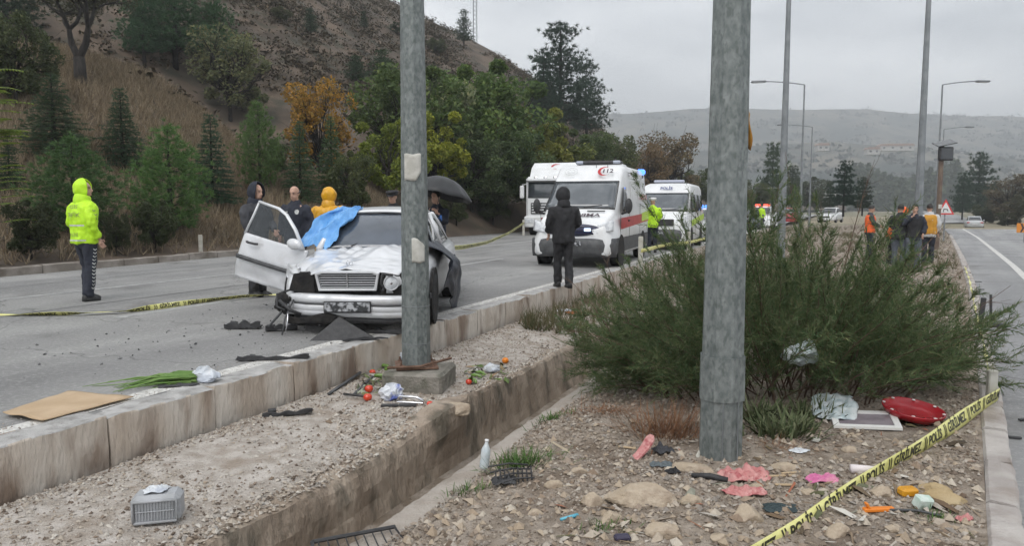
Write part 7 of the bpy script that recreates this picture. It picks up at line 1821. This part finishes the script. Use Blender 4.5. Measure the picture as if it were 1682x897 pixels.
    p = gp(1500, 845); b = B(); b.tube([(-.12, .02, .015), (.02, .0, .02), (.12, -.05, .012)], .008, 5); lay(b, 'bent_wire', m_grayp, p, 'grey bent wire beside the crushed carton', 'wire')
    cl(1584, 856, .09, .05, .03, m_pink, 'small pink wrapper near the right kerb', 11, R(20), 'wrapper', 'wrapper'); p = gp(935, 855); b = B(); b.tube([(-.05, -.02, .012), (.05, .03, .016)], [.008, .012], 7); lay(b, 'pen', mat('light_blue_plastic', (.12, .42, .55), .4), p, 'light blue plastic stick among the stones', 'stick')
    p = gp(1022, 888); b = B(); b.box((0, 0, .015), (.085, .05, .03), .01); lay(b, 'pouch', mat('dark_purple', (.035, .03, .06), .6), p, 'dark purple pouch at the bottom edge among rocks', 'pouch', R(8), smooth=False)
    cl(1410, 640, .06, .05, .01, m_pep, 'green leaf scrap left of the tape', 12, 0, 'leaf_scrap', 'leaf'); 
    # --- frame, red tray, bags and paper at the foot of the bush
    c = [gp(1392, 684), gp(1366, 691), gp(1417, 712), gp(1478, 702)]; p = gp(1420, 698)
    e = empty('picture_frame', (p.x, p.y, p.z + .03), R(-16), 'white picture frame lying face up left of the red tray', 'picture frame'); e.rotation_euler = (R(6), R(-3), R(-18))
    b = B(); v = []; W2, H2, t2 = .235, .17, .045
    for s, q in ((1, 0.0), (1, .02)):
        v += [(-W2, -H2, q), (W2, -H2, q), (W2, H2, q), (-W2, H2, q), (-W2 + t2, -H2 + t2, q), (W2 - t2, -H2 + t2, q), (W2 - t2, H2 - t2, q), (-W2 + t2, H2 - t2, q)]
    f = []
    for k in range(4):
        n_ = (k + 1) % 4; f += [(8 + k, 8 + n_, 12 + n_, 12 + k), (n_, k, 4 + k, 4 + n_), (k, n_, 8 + n_, 8 + k), (4 + n_, 4 + k, 12 + k, 12 + n_)]
    b.add(v, f); b.ob('moulding', mat('white_frame', (.74, .74, .72), .5), e)
    b = B(); b.box((0, 0, .006), (W2 * 2 - t2 * 2, H2 * 2 - t2 * 2, .006)); b.ob('picture', mat('dull_print', (.20, .17, .19), .5, (.27, .24, .26), 9), e)
    p = gp(1498, 692); e = empty('tray', (p.x, p.y, p.z + .055), 0, 'round dark red plastic tray with pale dots right of the frame', 'tray'); e.rotation_euler = (R(7), R(4), 0)
    b = B(); b.lathe([(.10, .005), (.195, .012), (.215, .05), (.225, .056), (.228, .05), (.205, .0), (.10, -.006)], 32, cap=False); b.add([(0, 0, .004)] + [(.102 * math.cos(k / 24 * math.tau), .102 * math.sin(k / 24 * math.tau), .005) for k in range(24)], [(0, k + 1, (k + 1) % 24 + 1) for k in range(24)]); b.ob('dish', mat('red_plastic', (.36, .012, .02), .25, (.30, .01, .018), 5, coat=.4), e, True)
    for k in range(8):
        b = B(); b.ell((.21 * math.cos(k * .785 + .3), .21 * math.sin(k * .785 + .3), .052), (.014, .014, .006), 8, 6); b.ob('dot', mat('white_dot', (.65, .6, .6), .5), e, True)
    m_clear = mat('printed_clear_bag', (.56, .60, .62), .3, (.34, .44, .47), 11, .5, 20, c3=(.68, .71, .71), s3=8, a3=.8)
    lay(sheet_b(.34, .40, .07, 5, 2, 26), 'plastic_bag', m_clear, gp(1368, 682), 'printed translucent plastic bag left of the picture frame', 'plastic bag', R(-25), rx=R(16), thick=.002, lift=.06)
    q = at(1316, 580, 6.05); b = B(); b.ell((0, 0, 0), (.15, .09, .085), 22, 14); noisy(b, .06, 7, 4); noisy(b, .02, 22, 9); lay(b, 'plastic_bag', m_clear, q, 'clear plastic bag caught in the middle of the bush', 'plastic bag', smooth=False)
    lay(sheet_b(.13, .09, .012, 3, 8), 'paper_scrap', mat('bluish_paper', (.60, .63, .66), .7), gp(1313, 742), 'bluish white paper scrap right of the near pole', 'paper', R(30), thick=.002)
    lay(sheet_b(.05, .10, .02, 3, 9), 'paper_scrap', m_paper, gp(1340, 725), 'small pale scrap beside the bluish paper', 'paper', R(-30), thick=.002)
    lay(sheet_b(.25, .2, .06, 3, 10), 'orange_rag', mat('rust_rag', (.45, .14, .05), .8), gp(942, 516), 'rust orange rag on the gravel left of the bush', 'rag', thick=.004)
    lay(sheet_b(.3, .16, .05, 3, 12), 'paper_scrap', m_bagw, gp(925, 512), 'white scrap beside the rust orange rag', 'paper', thick=.003)
    # --- black stand on the right carriageway
    q = g(1622, 537, -.25); e = empty('black_stand', q, R(-20), 'upright black car part standing on the right carriageway by the kerb', 'car part')
    b = B(); b.box((-.08, 0, .22), (.07, .03, .40), .008, rot=(0, R(4), 0)); b.ob('upright', m_plast, e); b = B(); b.box((.03, 0, .24), (.03, .04, .46), .006, rot=(0, R(-3), 0)); b.ob('upright', m_plast, e); b = B(); b.box((.05, 0, .03), (.36, .12, .06), .012); b.ob('foot', m_plast, e)
    for k, (px, py, ln) in enumerate(((1660, 720, .14), (1690, 690, .2), (1600, 463, .3), (1606, 476, .25))):
        q = g(px, py, -.245); b = B(); b.box((0, 0, .008), (ln, .03, .014), .003); lay(b, 'road_scrap', m_plast, q, ('dark scrap on the right carriageway near the tape post', 'dark sliver at the right picture edge', 'dark sliver on the right carriageway far from the kerb', 'dark sliver nearer the kerb on the right carriageway')[k], 'scrap', rnd.uniform(-.6, .3), smooth=False)
litter()
# --- the wet air
def haze():
    b = B(); b.box((650, 850, 128), (4300, 2100, 262))
    m = bpy.data.materials.new('haze'); m.use_nodes = True; t = m.node_tree; t.nodes.remove(t.nodes['Principled BSDF'])
    v = t.nodes.new('ShaderNodeVolumePrincipled'); v.inputs['Density'].default_value = 0.0008; v.inputs['Color'].default_value = (.93, .97, 1, 1)
    v.inputs['Anisotropy'].default_value = .2
    t.links.new(v.outputs[0], t.nodes['Material Output'].inputs['Volume'])
    tag(b.ob('haze', m), 'grey rainy haze lying over the valley', 'haze', kind='stuff')
haze()
